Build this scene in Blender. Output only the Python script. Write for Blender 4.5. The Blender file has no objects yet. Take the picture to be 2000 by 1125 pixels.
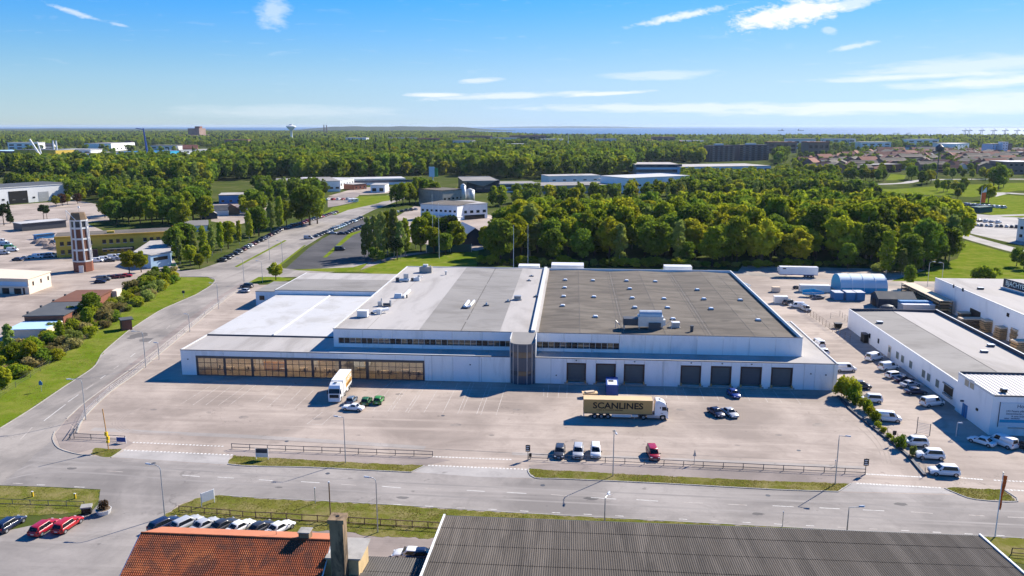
import bpy, math, random
import numpy as np
from mathutils import Matrix, Vector, Euler, noise as mnoise
from mathutils.geometry import tessellate_polygon
R = math.radians
sc = bpy.context.scene
col = sc.collection
random.seed(7)

# ------------------------------------------------------------------ camera
FPX, CAM_H, YAW, PITCH = 1555.0, 56.5, R(4.4), math.atan(317 / 1555.0)
cd = bpy.data.cameras.new('camera')
cd.sensor_width = 36.0
cd.lens = 36.0 * FPX / 2000.0
cd.clip_start, cd.clip_end = 1.0, 90000.0
cam = bpy.data.objects.new('camera', cd)
cam.location = (0, 0, CAM_H)
cam.rotation_euler = (R(90) - PITCH, 0, YAW)
col.objects.link(cam)
sc.camera = cam

def ray(u, v):
    cx = (u - 1000) / FPX; cy = (v - 562.5) / FPX
    a = math.cos(PITCH) - cy * math.sin(PITCH)
    d = -(math.sin(PITCH) + cy * math.cos(PITCH))
    return (cx * math.cos(YAW) - a * math.sin(YAW), cx * math.sin(YAW) + a * math.cos(YAW), d)
def at(u, v, z=0.0):                      # survey point: where the sight line meets height z
    x, y, d = ray(u, v); t = (z - CAM_H) / d
    return (t * x, t * y)
def on_y(u, v, y0):                       # where the sight line meets the vertical plane y = y0
    x, y, d = ray(u, v); t = y0 / y
    return (t * x, CAM_H + t * d)
def on_x(u, v, x0):
    x, y, d = ray(u, v); t = x0 / x
    return (t * y, CAM_H + t * d)

# ------------------------------------------------------------------ sun, sky, exposure
SUN_AZ, SUN_EL = R(43.8), R(35.5)
sun_dir = Vector((math.sin(SUN_AZ) * math.cos(SUN_EL), math.cos(SUN_AZ) * math.cos(SUN_EL), math.sin(SUN_EL)))
sl = bpy.data.lights.new('sun', 'SUN')
sl.energy, sl.angle, sl.color = 4.8, R(0.53), (1.0, 0.92, 0.79)
so = bpy.data.objects.new('sun', sl)
so.rotation_euler = sun_dir.to_track_quat('Z', 'Y').to_euler()
col.objects.link(so)

world = bpy.data.worlds.new('World')
sc.world = world
world.use_nodes = True
WT = world.node_tree
for n in list(WT.nodes): WT.nodes.remove(n)

class NT:
    """small node builder"""
    def __init__(s, t): s.t = t
    def n(s, typ, **kw):
        nd = s.t.nodes.new(typ)
        for k, v in kw.items(): setattr(nd, k, v)
        return nd
    def put(s, sock, val):
        if hasattr(val, 'is_linked') or hasattr(val, 'links'): s.t.links.new(val, sock)
        elif val is not None: sock.default_value = val
    def m(s, op, a, b=None, c=None, clamp=False):
        nd = s.n('ShaderNodeMath', operation=op, use_clamp=clamp)
        s.put(nd.inputs[0], a)
        if b is not None: s.put(nd.inputs[1], b)
        if c is not None: s.put(nd.inputs[2], c)
        return nd.outputs[0]
    def mix(s, fac, a, b, blend='MIX'):
        nd = s.n('ShaderNodeMix', data_type='RGBA', blend_type=blend)
        s.put(nd.inputs[0], fac); s.put(nd.inputs[6], a); s.put(nd.inputs[7], b)
        return nd.outputs[2]
    def noise(s, vec, scale, detail=4, rough=0.55, dist=0.0):
        nd = s.n('ShaderNodeTexNoise')
        if vec is not None: s.put(nd.inputs['Vector'], vec)
        nd.inputs['Scale'].default_value = scale; nd.inputs['Detail'].default_value = detail
        nd.inputs['Roughness'].default_value = rough; nd.inputs['Distortion'].default_value = dist
        return nd.outputs[0]
    def ramp(s, fac, stops):
        nd = s.n('ShaderNodeValToRGB'); cr = nd.color_ramp
        while len(cr.elements) < len(stops): cr.elements.new(0.5)
        for e, (p, c) in zip(cr.elements, stops):
            e.position = p; e.color = c if len(c) == 4 else (*c, 1)
        s.put(nd.inputs[0], fac)
        return nd.outputs[0]
    def rng(s, v, a, b, c=0.0, d=1.0):
        nd = s.n('ShaderNodeMapRange', clamp=True)
        s.put(nd.inputs[0], v)
        for i, k in enumerate((a, b, c, d)): nd.inputs[i + 1].default_value = k
        return nd.outputs[0]
    def mapping(s, vec, sc3=(1, 1, 1), loc=(0, 0, 0), rot=(0, 0, 0)):
        nd = s.n('ShaderNodeMapping'); s.put(nd.inputs[0], vec)
        nd.inputs['Location'].default_value = loc; nd.inputs['Rotation'].default_value = rot; nd.inputs['Scale'].default_value = sc3
        return nd.outputs[0]

w = NT(WT)
sky = w.n('ShaderNodeTexSky', sky_type='NISHITA', sun_disc=False, sun_elevation=SUN_EL, sun_rotation=SUN_AZ)
sky.altitude = 50; sky.air_density = 1.0; sky.dust_density = 0.0; sky.ozone_density = 4.0
hs = w.n('ShaderNodeHueSaturation'); hs.inputs['Saturation'].default_value = 1.5; hs.inputs['Value'].default_value = 1.0
WT.links.new(sky.outputs[0], hs.inputs['Color'])
tc = w.n('ShaderNodeTexCoord')
sep = w.n('ShaderNodeSeparateXYZ'); WT.links.new(tc.outputs['Generated'], sep.inputs[0])
azn = w.m('MULTIPLY', w.m('ARCTAN2', sep.outputs[0], sep.outputs[1]), 180 / math.pi)
eln = w.m('MULTIPLY', w.m('ARCSINE', sep.outputs[2]), 180 / math.pi)
ae = w.n('ShaderNodeCombineXYZ'); WT.links.new(azn, ae.inputs[0]); WT.links.new(eln, ae.inputs[1])
wisp = w.noise(w.mapping(ae.outputs[0], (0.35, 2.6, 1), rot=(0, 0, R(-6))), 1.0, 5, 0.62, 0.6)
fine = w.noise(w.mapping(ae.outputs[0], (1.1, 2.6, 1), rot=(0, 0, R(12))), 1.0, 6, 0.66, 0.4)
total = None
def ang(u, v):
    x, y, z = ray(u, v); l = math.sqrt(x * x + y * y + z * z)
    return math.degrees(math.atan2(x, y)), math.degrees(math.asin(z / l))
def cloud(u, v, ru, rv, tilt, amt, nz, lo, hi):
    """one cloud of the real sky: an elliptic patch (centre, half sizes, tilt) broken up by noise"""
    global total
    a0, e0 = ang(u, v); k = 1 / 26.5
    vec = w.mapping(ae.outputs[0], (1, 1, 1), loc=(-a0, -e0, 0))
    vec = w.mapping(vec, (1, 1, 1), rot=(0, 0, -R(tilt)))
    vec = w.mapping(vec, (1 / (ru * k), 1 / (rv * k), 0))
    ln = w.n('ShaderNodeVectorMath', operation='LENGTH'); WT.links.new(vec, ln.inputs[0])
    e = w.m('SUBTRACT', 1.0, ln.outputs['Value'], clamp=True)
    q = w.rng(w.m('ADD', w.m('MULTIPLY', e, 0.75), nz), lo, hi, 0, amt)
    q = w.m('MULTIPLY', q, w.rng(e, 0.0, 0.25))
    total = q if total is None else w.m('MAXIMUM', total, q)
for a in [(1555, 24, 175, 36, 9, 1.0, fine, .74, 1.06), (1500, 36, 100, 22, 8, .9, fine, .70, 1.0), (1325, 33, 135, 12, 10, .75, fine, .74, 1.1),
          (1660, 6, 90, 22, 14, .6, fine, .72, 1.05), (535, 22, 50, 38, 60, .42, fine, .66, 1.1), (150, 26, 75, 8, -16, .5, fine, .78, 1.1),
          (235, 49, 30, 5, -10, .35, fine, .8, 1.1), (1620, 60, 22, 9, -12, .35, fine, .7, 1.0), (1670, 90, 60, 8, 10, .5, fine, .74, 1.1),
          (1000, 187, 260, 9, 2, .55, wisp, .68, 1.05), (1180, 183, 120, 6, 3, .7, wisp, .66, 1.0), (850, 186, 100, 6, 0, .7, wisp, .66, 1.0),
          (940, 157, 60, 8, 3, .5, wisp, .68, 1.05), (1800, 149, 250, 9, 1, .6, wisp, .64, 1.1), (1950, 158, 220, 14, 2, .65, wisp, .64, 1.1),
          (1900, 128, 240, 22, 3, .42, wisp, .60, 1.05), (1290, 147, 150, 12, 1, .35, wisp, .60, 1.0), (1350, 210, 420, 12, 0, .5, wisp, .60, 1.0),
          (1700, 210, 420, 16, 1, .6, wisp, .58, 1.0), (1980, 200, 200, 26, 2, .5, wisp, .55, 1.0), (560, 218, 260, 16, 0, .22, wisp, .55, 1.0)]:
    cloud(*a)
# thin high streaks all round the sky
band = w.m('MULTIPLY', w.rng(wisp, .60, .84, 0, .22), w.rng(eln, 1.0, 4.0))
band = w.m('MULTIPLY', band, w.rng(eln, 22.0, 8.0))
total = w.m('MAXIMUM', total, band)
SKY_K = 0.071
bw = w.n('ShaderNodeRGBToBW'); WT.links.new(hs.outputs[0], bw.inputs[0])
soft = w.m('DIVIDE', 1.28, w.m('ADD', 1.0, w.m('MULTIPLY', bw.outputs[0], .085)))          # even roll-off of the bright horizon air
gain = w.n('ShaderNodeCombineColor')
for i_, k_ in enumerate((.73, .89, 1.12)): WT.links.new(w.m('MULTIPLY', soft, k_), gain.inputs[i_])
air = w.mix(1.0, (.86, 1.0, 1.15, 1), bw.outputs[0], 'MULTIPLY')                             # bright low air: bluish white instead of yellow
base_ = w.mix(w.rng(bw.outputs[0], 3.4, 8.5, 0, .8), hs.outputs[0], air)
tint = w.mix(1.0, base_, gain.outputs[0], 'MULTIPLY')
skyc = w.mix(total, tint, (7.9, 8.0, 8.2, 1))
bg = w.n('ShaderNodeBackground'); bg.inputs['Strength'].default_value = SKY_K
WT.links.new(skyc, bg.inputs['Color'])
world.cycles.sampling_method = 'MANUAL'; world.cycles.sample_map_resolution = 256
wo = w.n('ShaderNodeOutputWorld'); WT.links.new(bg.outputs[0], wo.inputs['Surface'])

vs = sc.view_settings
vs.view_transform, vs.look, vs.gamma, vs.use_curve_mapping = 'Standard', 'None', 1.0, False
vs.exposure = 0.97
sc.render.engine = 'CYCLES'
cy = sc.cycles
cy.use_denoising = True
try: cy.denoiser = 'OPENIMAGEDENOISE'
except Exception: pass
cy.max_bounces = 6; cy.diffuse_bounces = 3; cy.glossy_bounces = 3; cy.transmission_bounces = 4; cy.transparent_max_bounces = 8; cy.volume_bounces = 0
cy.caustics_reflective = cy.caustics_refractive = False
cy.sample_clamp_indirect = 6.0

# ------------------------------------------------------------------ materials
MATS = {}
def new_mat(name):
    m = bpy.data.materials.new(name); m.use_nodes = True
    t = m.node_tree
    for n in list(t.nodes): t.nodes.remove(n)
    q = NT(t); out = q.n('ShaderNodeOutputMaterial')
    MATS[name] = m
    return m, q, out
def srf(name, colr, rough=0.8, var=0.12, scale=1.0, stretch=(1, 1, 1), metal=0.0, spec=0.3, dirt=None, bump=0.0, coords='Object', big=None, fine=None):
    """painted / mineral surface: base colour broken up by two noises, optional stain colour"""
    m, q, out = new_mat(name)
    tcn = q.n('ShaderNodeTexCoord'); vec = q.mapping(tcn.outputs[coords], stretch)
    a = q.noise(vec, scale, 6, 0.6); b = q.noise(vec, scale * 0.13, 3, 0.5)
    f = q.rng(q.m('ADD', q.m('MULTIPLY', a, 0.6), q.m('MULTIPLY', b, 0.4)), 0.36, 0.64)
    lo = tuple(c * (1 - var) for c in colr) + (1,); hi = tuple(min(1, c * (1 + var)) for c in colr) + (1,)
    c = q.mix(f, lo, hi)
    if big:
        c = q.mix(q.rng(q.noise(vec, big[0], 5, 0.6, 0.5), big[1], big[2], 0, big[4] if len(big) > 4 else 1), c, (*big[3], 1))
    if dirt:
        c = q.mix(q.rng(q.noise(vec, dirt[0], 7, 0.65, 0.4), dirt[1], dirt[2], 0, dirt[4] if len(dirt) > 4 else 1), c, (*dirt[3], 1))
    p = q.n('ShaderNodeBsdfPrincipled')
    q.put(p.inputs['Base Color'], c)
    q.put(p.inputs['Roughness'], q.rng(a, 0.3, 0.7, max(0.02, rough - 0.08), min(1, rough + 0.08)))
    p.inputs['Metallic'].default_value = metal
    p.inputs['Specular IOR Level'].default_value = spec
    if bump:
        bn = q.n('ShaderNodeBump'); bn.inputs['Strength'].default_value = bump; bn.inputs['Distance'].default_value = 0.05
        q.put(bn.inputs['Height'], q.noise(vec, scale * 6, 4)); q.t.links.new(bn.outputs[0], p.inputs['Normal'])
    q.t.links.new(p.outputs[0], out.inputs[0])
    return m
def emit(name, colr, k):
    m, q, out = new_mat(name); e = q.n('ShaderNodeEmission'); e.inputs[0].default_value = (*colr, 1); e.inputs[1].default_value = k
    q.t.links.new(e.outputs[0], out.inputs[0]); return m
def glass_clear(name, tint=(0.9, 0.9, 0.88), refl=0.35):
    m, q, out = new_mat(name)
    tr = q.n('ShaderNodeBsdfTransparent'); tr.inputs[0].default_value = (*tint, 1)
    gl = q.n('ShaderNodeBsdfGlossy'); gl.inputs['Roughness'].default_value = 0.03
    fr = q.n('ShaderNodeFresnel'); fr.inputs[0].default_value = 1.5
    mx = q.n('ShaderNodeMixShader'); q.put(mx.inputs[0], q.m('ADD', q.m('MULTIPLY', fr.outputs[0], 1.2), refl * 0.3, clamp=True))
    q.t.links.new(tr.outputs[0], mx.inputs[1]); q.t.links.new(gl.outputs[0], mx.inputs[2]); q.t.links.new(mx.outputs[0], out.inputs[0])
    return m
def gloss(name, colr, rough=0.12, spec=0.6, coat=0.0, metal=0.0):
    m, q, out = new_mat(name); p = q.n('ShaderNodeBsdfPrincipled')
    p.inputs['Base Color'].default_value = (*colr, 1); p.inputs['Roughness'].default_value = rough
    p.inputs['Specular IOR Level'].default_value = spec; p.inputs['Coat Weight'].default_value = coat; p.inputs['Metallic'].default_value = metal
    p.inputs['Coat Roughness'].default_value = 0.06
    q.t.links.new(p.outputs[0], out.inputs[0]); return m
PAINT = {}
def paint(colr, rough=0.32):
    k = tuple(round(c, 3) for c in colr)
    if k not in PAINT: PAINT[k] = gloss('car_paint_%d' % len(PAINT), colr, rough, 0.5, 0.35)
    return PAINT[k]
def leaf(name, colr, yellow, trans=0.42):
    m, q, out = new_mat(name)
    gm = q.n('ShaderNodeNewGeometry'); oi = q.n('ShaderNodeObjectInfo')
    tcn = q.n('ShaderNodeTexCoord')
    nz = q.noise(tcn.outputs['Object'], 0.45, 3)
    c = q.mix(q.rng(nz, .35, .65), (*[x * .78 for x in colr], 1), (*colr, 1))
    c = q.mix(q.m('MULTIPLY', gm.outputs['Random Per Island'], 0.6), c, (*yellow, 1))
    h = q.n('ShaderNodeHueSaturation'); q.put(h.inputs['Hue'], q.rng(oi.outputs['Random'], 0, 1, 0.472, 0.514))
    q.put(h.inputs['Value'], q.rng(q.m('FRACT', q.m('MULTIPLY', oi.outputs['Random'], 7.31)), 0, 1, 0.72, 1.65)); h.inputs['Saturation'].default_value = 1.0
    q.put(h.inputs['Color'], c)
    d = q.n('ShaderNodeBsdfDiffuse'); tr = q.n('ShaderNodeBsdfTranslucent')
    q.put(d.inputs[0], h.outputs[0])
    q.put(tr.inputs[0], q.mix(0.5, h.outputs[0], (yellow[0] * 1.5, yellow[1] * 1.45, yellow[2], 1)))
    mx = q.n('ShaderNodeMixShader'); mx.inputs[0].default_value = trans
    q.t.links.new(d.outputs[0], mx.inputs[1]); q.t.links.new(tr.outputs[0], mx.inputs[2]); q.t.links.new(mx.outputs[0], out.inputs[0])
    return m
def grass_mat(name, base, dry, lush, drya=(.5, .68), scale=0.12):
    m, q, out = new_mat(name)
    tcn = q.n('ShaderNodeTexCoord'); vec = tcn.outputs['Object']
    c = q.mix(q.rng(q.noise(vec, scale * 9, 6, .65), .35, .65), (*[k * .7 for k in base], 1), (*lush, 1))
    c = q.mix(q.rng(q.noise(vec, scale, 5, .6, .3), .42, .62, 0, .8), c, (*base, 1))
    c = q.mix(q.rng(q.noise(vec, scale * 2.3, 8, .7, .4), drya[0], drya[1], 0, .85), c, (*dry, 1))
    d = q.n('ShaderNodeBsdfDiffuse'); q.put(d.inputs[0], c)
    bn = q.n('ShaderNodeBump'); bn.inputs['Strength'].default_value = .6; bn.inputs['Distance'].default_value = .12
    q.put(bn.inputs['Height'], q.noise(vec, 5, 5, .7)); q.t.links.new(bn.outputs[0], d.inputs['Normal'])
    q.t.links.new(d.outputs[0], out.inputs[0]); return m

def asphalt(name, colr, tint, streak=None, rot=0.0):
    """worn asphalt: aggregate noise, pale wear, dark patches and oil spots, cracks"""
    m, q, out = new_mat(name)
    tcn = q.n('ShaderNodeTexCoord'); vec = tcn.outputs['Object']
    f = q.noise(vec, 0.05, 6, .6, .4)
    c = q.mix(q.rng(f, .38, .60), (*[k * .78 for k in colr], 1), (*tint, 1))
    c = q.mix(q.rng(q.noise(vec, .16, 7, .68, .8), .52, .66, 0, .45), c, (*[k * .68 for k in colr], 1))
    g2 = q.noise(vec, 1.8, 5, .7)
    c = q.mix(q.rng(g2, .3, .75, 0, .22), c, (*[k * .55 for k in colr], 1))
    st = q.mapping(vec, streak or (0.03, 0.55, 1), rot=(0, 0, rot))
    c = q.mix(q.rng(q.noise(st, 1.0, 6, .65, .5), .5, .72, 0, .42), c, (*[k * .62 for k in colr], 1))
    c = q.mix(q.rng(q.noise(st, .6, 5, .6, .3), .54, .75, 0, .5), c, (*[min(1, k * 1.22) for k in tint], 1))
    sp = q.noise(vec, .55, 3, .5)
    c = q.mix(q.rng(sp, .69, .74, 0, .5), c, (*[k * .4 for k in colr], 1))
    vo = q.n('ShaderNodeTexVoronoi', feature='DISTANCE_TO_EDGE'); vo.inputs['Scale'].default_value = .055
    wn = q.n('ShaderNodeTexNoise'); wn.inputs['Scale'].default_value = .35; wn.inputs['Detail'].default_value = 5
    q.put(wn.inputs['Vector'], vec)
    va = q.n('ShaderNodeVectorMath', operation='MULTIPLY_ADD'); q.put(va.inputs[0], wn.outputs['Color']); va.inputs[1].default_value = (9, 9, 0); q.put(va.inputs[2], vec)
    q.put(vo.inputs['Vector'], va.outputs[0])
    ck = q.m('MULTIPLY', q.rng(vo.outputs['Distance'], 0.0, .0035, .55, 0), q.rng(q.noise(vec, .06, 2), .5, .56))
    c = q.mix(ck, c, (*[k * .3 for k in colr], 1))
    p = q.n('ShaderNodeBsdfPrincipled'); q.put(p.inputs['Base Color'], c); p.inputs['Roughness'].default_value = .9; p.inputs['Specular IOR Level'].default_value = .2
    q.t.links.new(p.outputs[0], out.inputs[0]); return m

M = {}
M['yard'] = asphalt('yard_asphalt', (.355, .292, .247), (.44, .366, .310))
M['road'] = asphalt('road_asphalt', (.262, .238, .220), (.345, .312, .285), (.02, .45, 1), R(1))
M['sideroad'] = asphalt('side_road_asphalt', (.275, .248, .224), (.365, .325, .288), (.35, .02, 1), R(-10))
M['lot'] = asphalt('dark_lot_asphalt', (.075, .073, .075), (.105, .10, .10))
M['path'] = asphalt('footpath_asphalt', (.265, .222, .20), (.335, .28, .25))
M['apron'] = asphalt('pale_apron', (.36, .335, .315), (.43, .40, .375))
M['grass'] = grass_mat('verge_grass', (.150, .145, .030), (.235, .195, .085), (.125, .150, .022), (.46, .62))
M['lawn'] = grass_mat('lawn_grass', (.140, .185, .016), (.215, .215, .045), (.125, .195, .014), (.45, .66), .07)
M['field'] = grass_mat('field_ground', (.075, .095, .025), (.14, .13, .06), (.065, .09, .02), (.5, .7), .02)
M['soil'] = srf('bare_soil', (.17, .125, .085), .95, .25, .8, dirt=(.3, .52, .66, (.10, .10, .03), .7))
M['line'] = srf('road_paint', (.66, .64, .60), .8, .15, 2.0, dirt=(1.6, .5, .68, (.32, .29, .26), .8))
M['line_faint'] = srf('worn_bay_paint', (.50, .455, .41), .85, .15, 1.2, dirt=(.9, .46, .58, (.36, .30, .255), .9))
M['kerb'] = srf('kerb_stone', (.36, .34, .31), .9, .15, 1.5)
M['wall'] = srf('white_cladding', (.86, .86, .86), .55, .03, .5, (1, 1, .25), dirt=(.35, .57, .74, (.60, .61, .63), .5))
M['wall2'] = srf('pale_wall', (.72, .72, .71), .65, .05, .5, dirt=(.4, .55, .72, (.5, .5, .5), .5))
M['roof_pale'] = srf('pale_roof_felt', (.395, .368, .345), .9, .07, .25, (1, .25, 1), dirt=(.14, .48, .64, (.295, .272, .25), .8), big=(.05, .45, .62, (.435, .408, .385), .7))
M['roof_mid'] = srf('grey_roof_felt', (.245, .23, .213), .9, .1, .3, (.5, 1, 1), dirt=(.15, .48, .64, (.185, .172, .157), .8), big=(.06, .44, .6, (.285, .268, .25), .7))
M['roof_dark'] = srf('weathered_roof_felt', (.128, .108, .087), .95, .22, .5, (.35, 1, 1), dirt=(.3, .45, .62, (.078, .066, .053), .85), big=(.1, .45, .6, (.165, .142, .115), .8))
M['roof_white'] = srf('white_roof_sheet', (.50, .495, .49), .75, .03, .3, dirt=(.11, .5, .64, (.39, .375, .35), .75))
M['trim_and_shade'] = srf('dark_trim_and_shade', (.05, .055, .075), .5, .1, 1)  # dark trim; also stands in for shade on a roof step and parapet
M['trim_white'] = srf('white_trim', (.62, .62, .61), .5, .04, 1)
M['frame'] = gloss('dark_frame', (.035, .04, .055), .4)
M['glass'] = glass_clear('showroom_glass')
M['glass_dark'] = gloss('dark_window_glass', (.012, .015, .02), .10, .35)
M['glass_blue'] = gloss('blue_tinted_glass', (.04, .075, .13), .08, .9)
M['door'] = srf('dock_door_steel', (.075, .10, .115), .45, .08, .6, (1, 1, 3))
M['brown'] = srf('dark_brown_steel', (.06, .035, .03), .6, .1, 1)
M['rubber'] = srf('black_rubber', (.018, .018, .02), .8, .1, 3)
M['amber'] = srf('ochre_bumper', (.55, .30, .11), .7, .1, 2)
M['steel'] = srf('galvanised_steel', (.45, .46, .47), .45, .08, 2, metal=.5)
M['steel_dk'] = srf('dark_steel', (.07, .075, .085), .55, .1, 2)
M['duct'] = srf('sheet_metal_duct', (.55, .57, .58), .4, .08, 1.5, metal=.3)
M['concrete'] = srf('concrete', (.36, .34, .31), .95, .12, .8, dirt=(.5, .5, .68, (.2, .19, .17), .7))
M['wood'] = srf('weathered_wood', (.17, .115, .07), .85, .2, 2, (1, 1, 6))
M['plank'] = srf('fresh_timber', (.42, .27, .135), .8, .16, 2.5, (.5, 4, 4))
M['plank_pale'] = srf('pale_timber', (.58, .46, .33), .8, .12, 2.5, (.5, 4, 4))
M['brick'] = srf('red_brick', (.22, .085, .055), .9, .15, 3)
M['plaster'] = srf('ochre_plaster', (.52, .38, .20), .9, .12, .9, dirt=(.5, .5, .65, (.25, .17, .09), .8))
M['yellow'] = srf('yellow_render', (.58, .40, .055), .85, .08, .4, dirt=(.5, .52, .7, (.35, .26, .06), .6))
M['cream'] = srf('cream_render', (.70, .58, .46), .85, .05, .4)
M['blue_pale'] = srf('pale_blue_render', (.40, .58, .74), .8, .05, .5)
M['blue'] = srf('blue_paint', (.018, .065, .26), .45, .12, 1.2)
M['blue_mid'] = srf('mid_blue_paint', (.03, .17, .38), .5, .1, 1)
M['cyan'] = srf('sky_blue_tarpaulin', (.02, .33, .55), .6, .08, .8)
M['green_paint'] = srf('green_paint', (.03, .22, .06), .5, .1, 1)
M['sign_navy'] = srf('navy_sign', (.012, .03, .055), .4, .05, 1)
M['ink'] = srf('black_ink', (.012, .011, .01), .5, .05, 1)
M['cream_ink'] = srf('pale_lettering', (.70, .78, .70), .5, .05, 1)
M['orange'] = srf('orange_cloth', (.75, .12, .02), .8, .1, 2)
M['red'] = srf('red_paint', (.5, .02, .02), .4, .05, 1)
M['gold'] = srf('tan_tarpaulin', (.50, .31, .11), .55, .05, .5, dirt=(.3, .55, .72, (.40, .25, .09), .5))
M['gold_top'] = srf('pale_tan_tarpaulin', (.66, .47, .26), .6, .05, .5)
M['white'] = srf('white_paint', (.80, .80, .80), .35, .03, 1)
M['offwhite'] = srf('off_white_panel', (.66, .66, .65), .5, .06, 1)
M['bark'] = srf('bark', (.10, .075, .055), .95, .25, 2, (1, 1, .3))
M['birchbark'] = srf('birch_bark', (.45, .42, .38), .9, .2, 2, (1, 1, 2), dirt=(2, .55, .65, (.05, .045, .04), .9))
M['rust'] = srf('rusty_roof', (.16, .07, .045), .9, .15, .8)
M['slate'] = srf('slate_roof', (.085, .09, .095), .8, .15, .5)
M['towntile'] = srf('town_roof_tile', (.23, .088, .06), .9, .2, .2)
M['townwall'] = srf('town_wall', (.25, .17, .135), .9, .15, .1)
M['apt'] = srf('apartment_brick', (.16, .11, .11), .9, .1, .3)
M['adv_bg'] = srf('orange_advert_ground', (.62, .33, .06), .5, .1, .6)
M['adv'] = srf('orange_lettering', (.60, .22, .02), .5, .08, 1)
M['lamp'] = srf('lamp_head', (.55, .57, .60), .4, .05, 2)
M['rim'] = gloss('wheel_rim', (.42, .43, .45), .3, .5, 0, .6)
M['headlight'] = gloss('headlight_lens', (.70, .72, .75), .08, .8)
M['taillight'] = gloss('taillight_lens', (.35, .01, .01), .15, .6)
M['plate'] = srf('number_plate', (.75, .75, .72), .5, .03, 3)
M['leaf_a'] = leaf('leaf_spring_green', (0.150, 0.212, 0.020), (0.275, 0.318, 0.020))
M['leaf_b'] = leaf('leaf_deep_green', (0.088, 0.150, 0.020), (0.170, 0.238, 0.022))
M['leaf_c'] = leaf('leaf_yellow_green', (0.215, 0.245, 0.020), (0.340, 0.345, 0.020))
M['leaf_d'] = leaf('leaf_birch', (0.165, 0.215, 0.055), (0.255, 0.305, 0.069))
M['leaf_e'] = leaf('needle_dark', (.032, .058, .022), (.055, .08, .025), .15)
M['leaf_g'] = leaf('leaf_dry_scrub', (.20, .185, .06), (.30, .25, .11), .35)
M['leaf_f'] = leaf('leaf_copper', (.09, .055, .035), (.14, .085, .04), .25)

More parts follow.
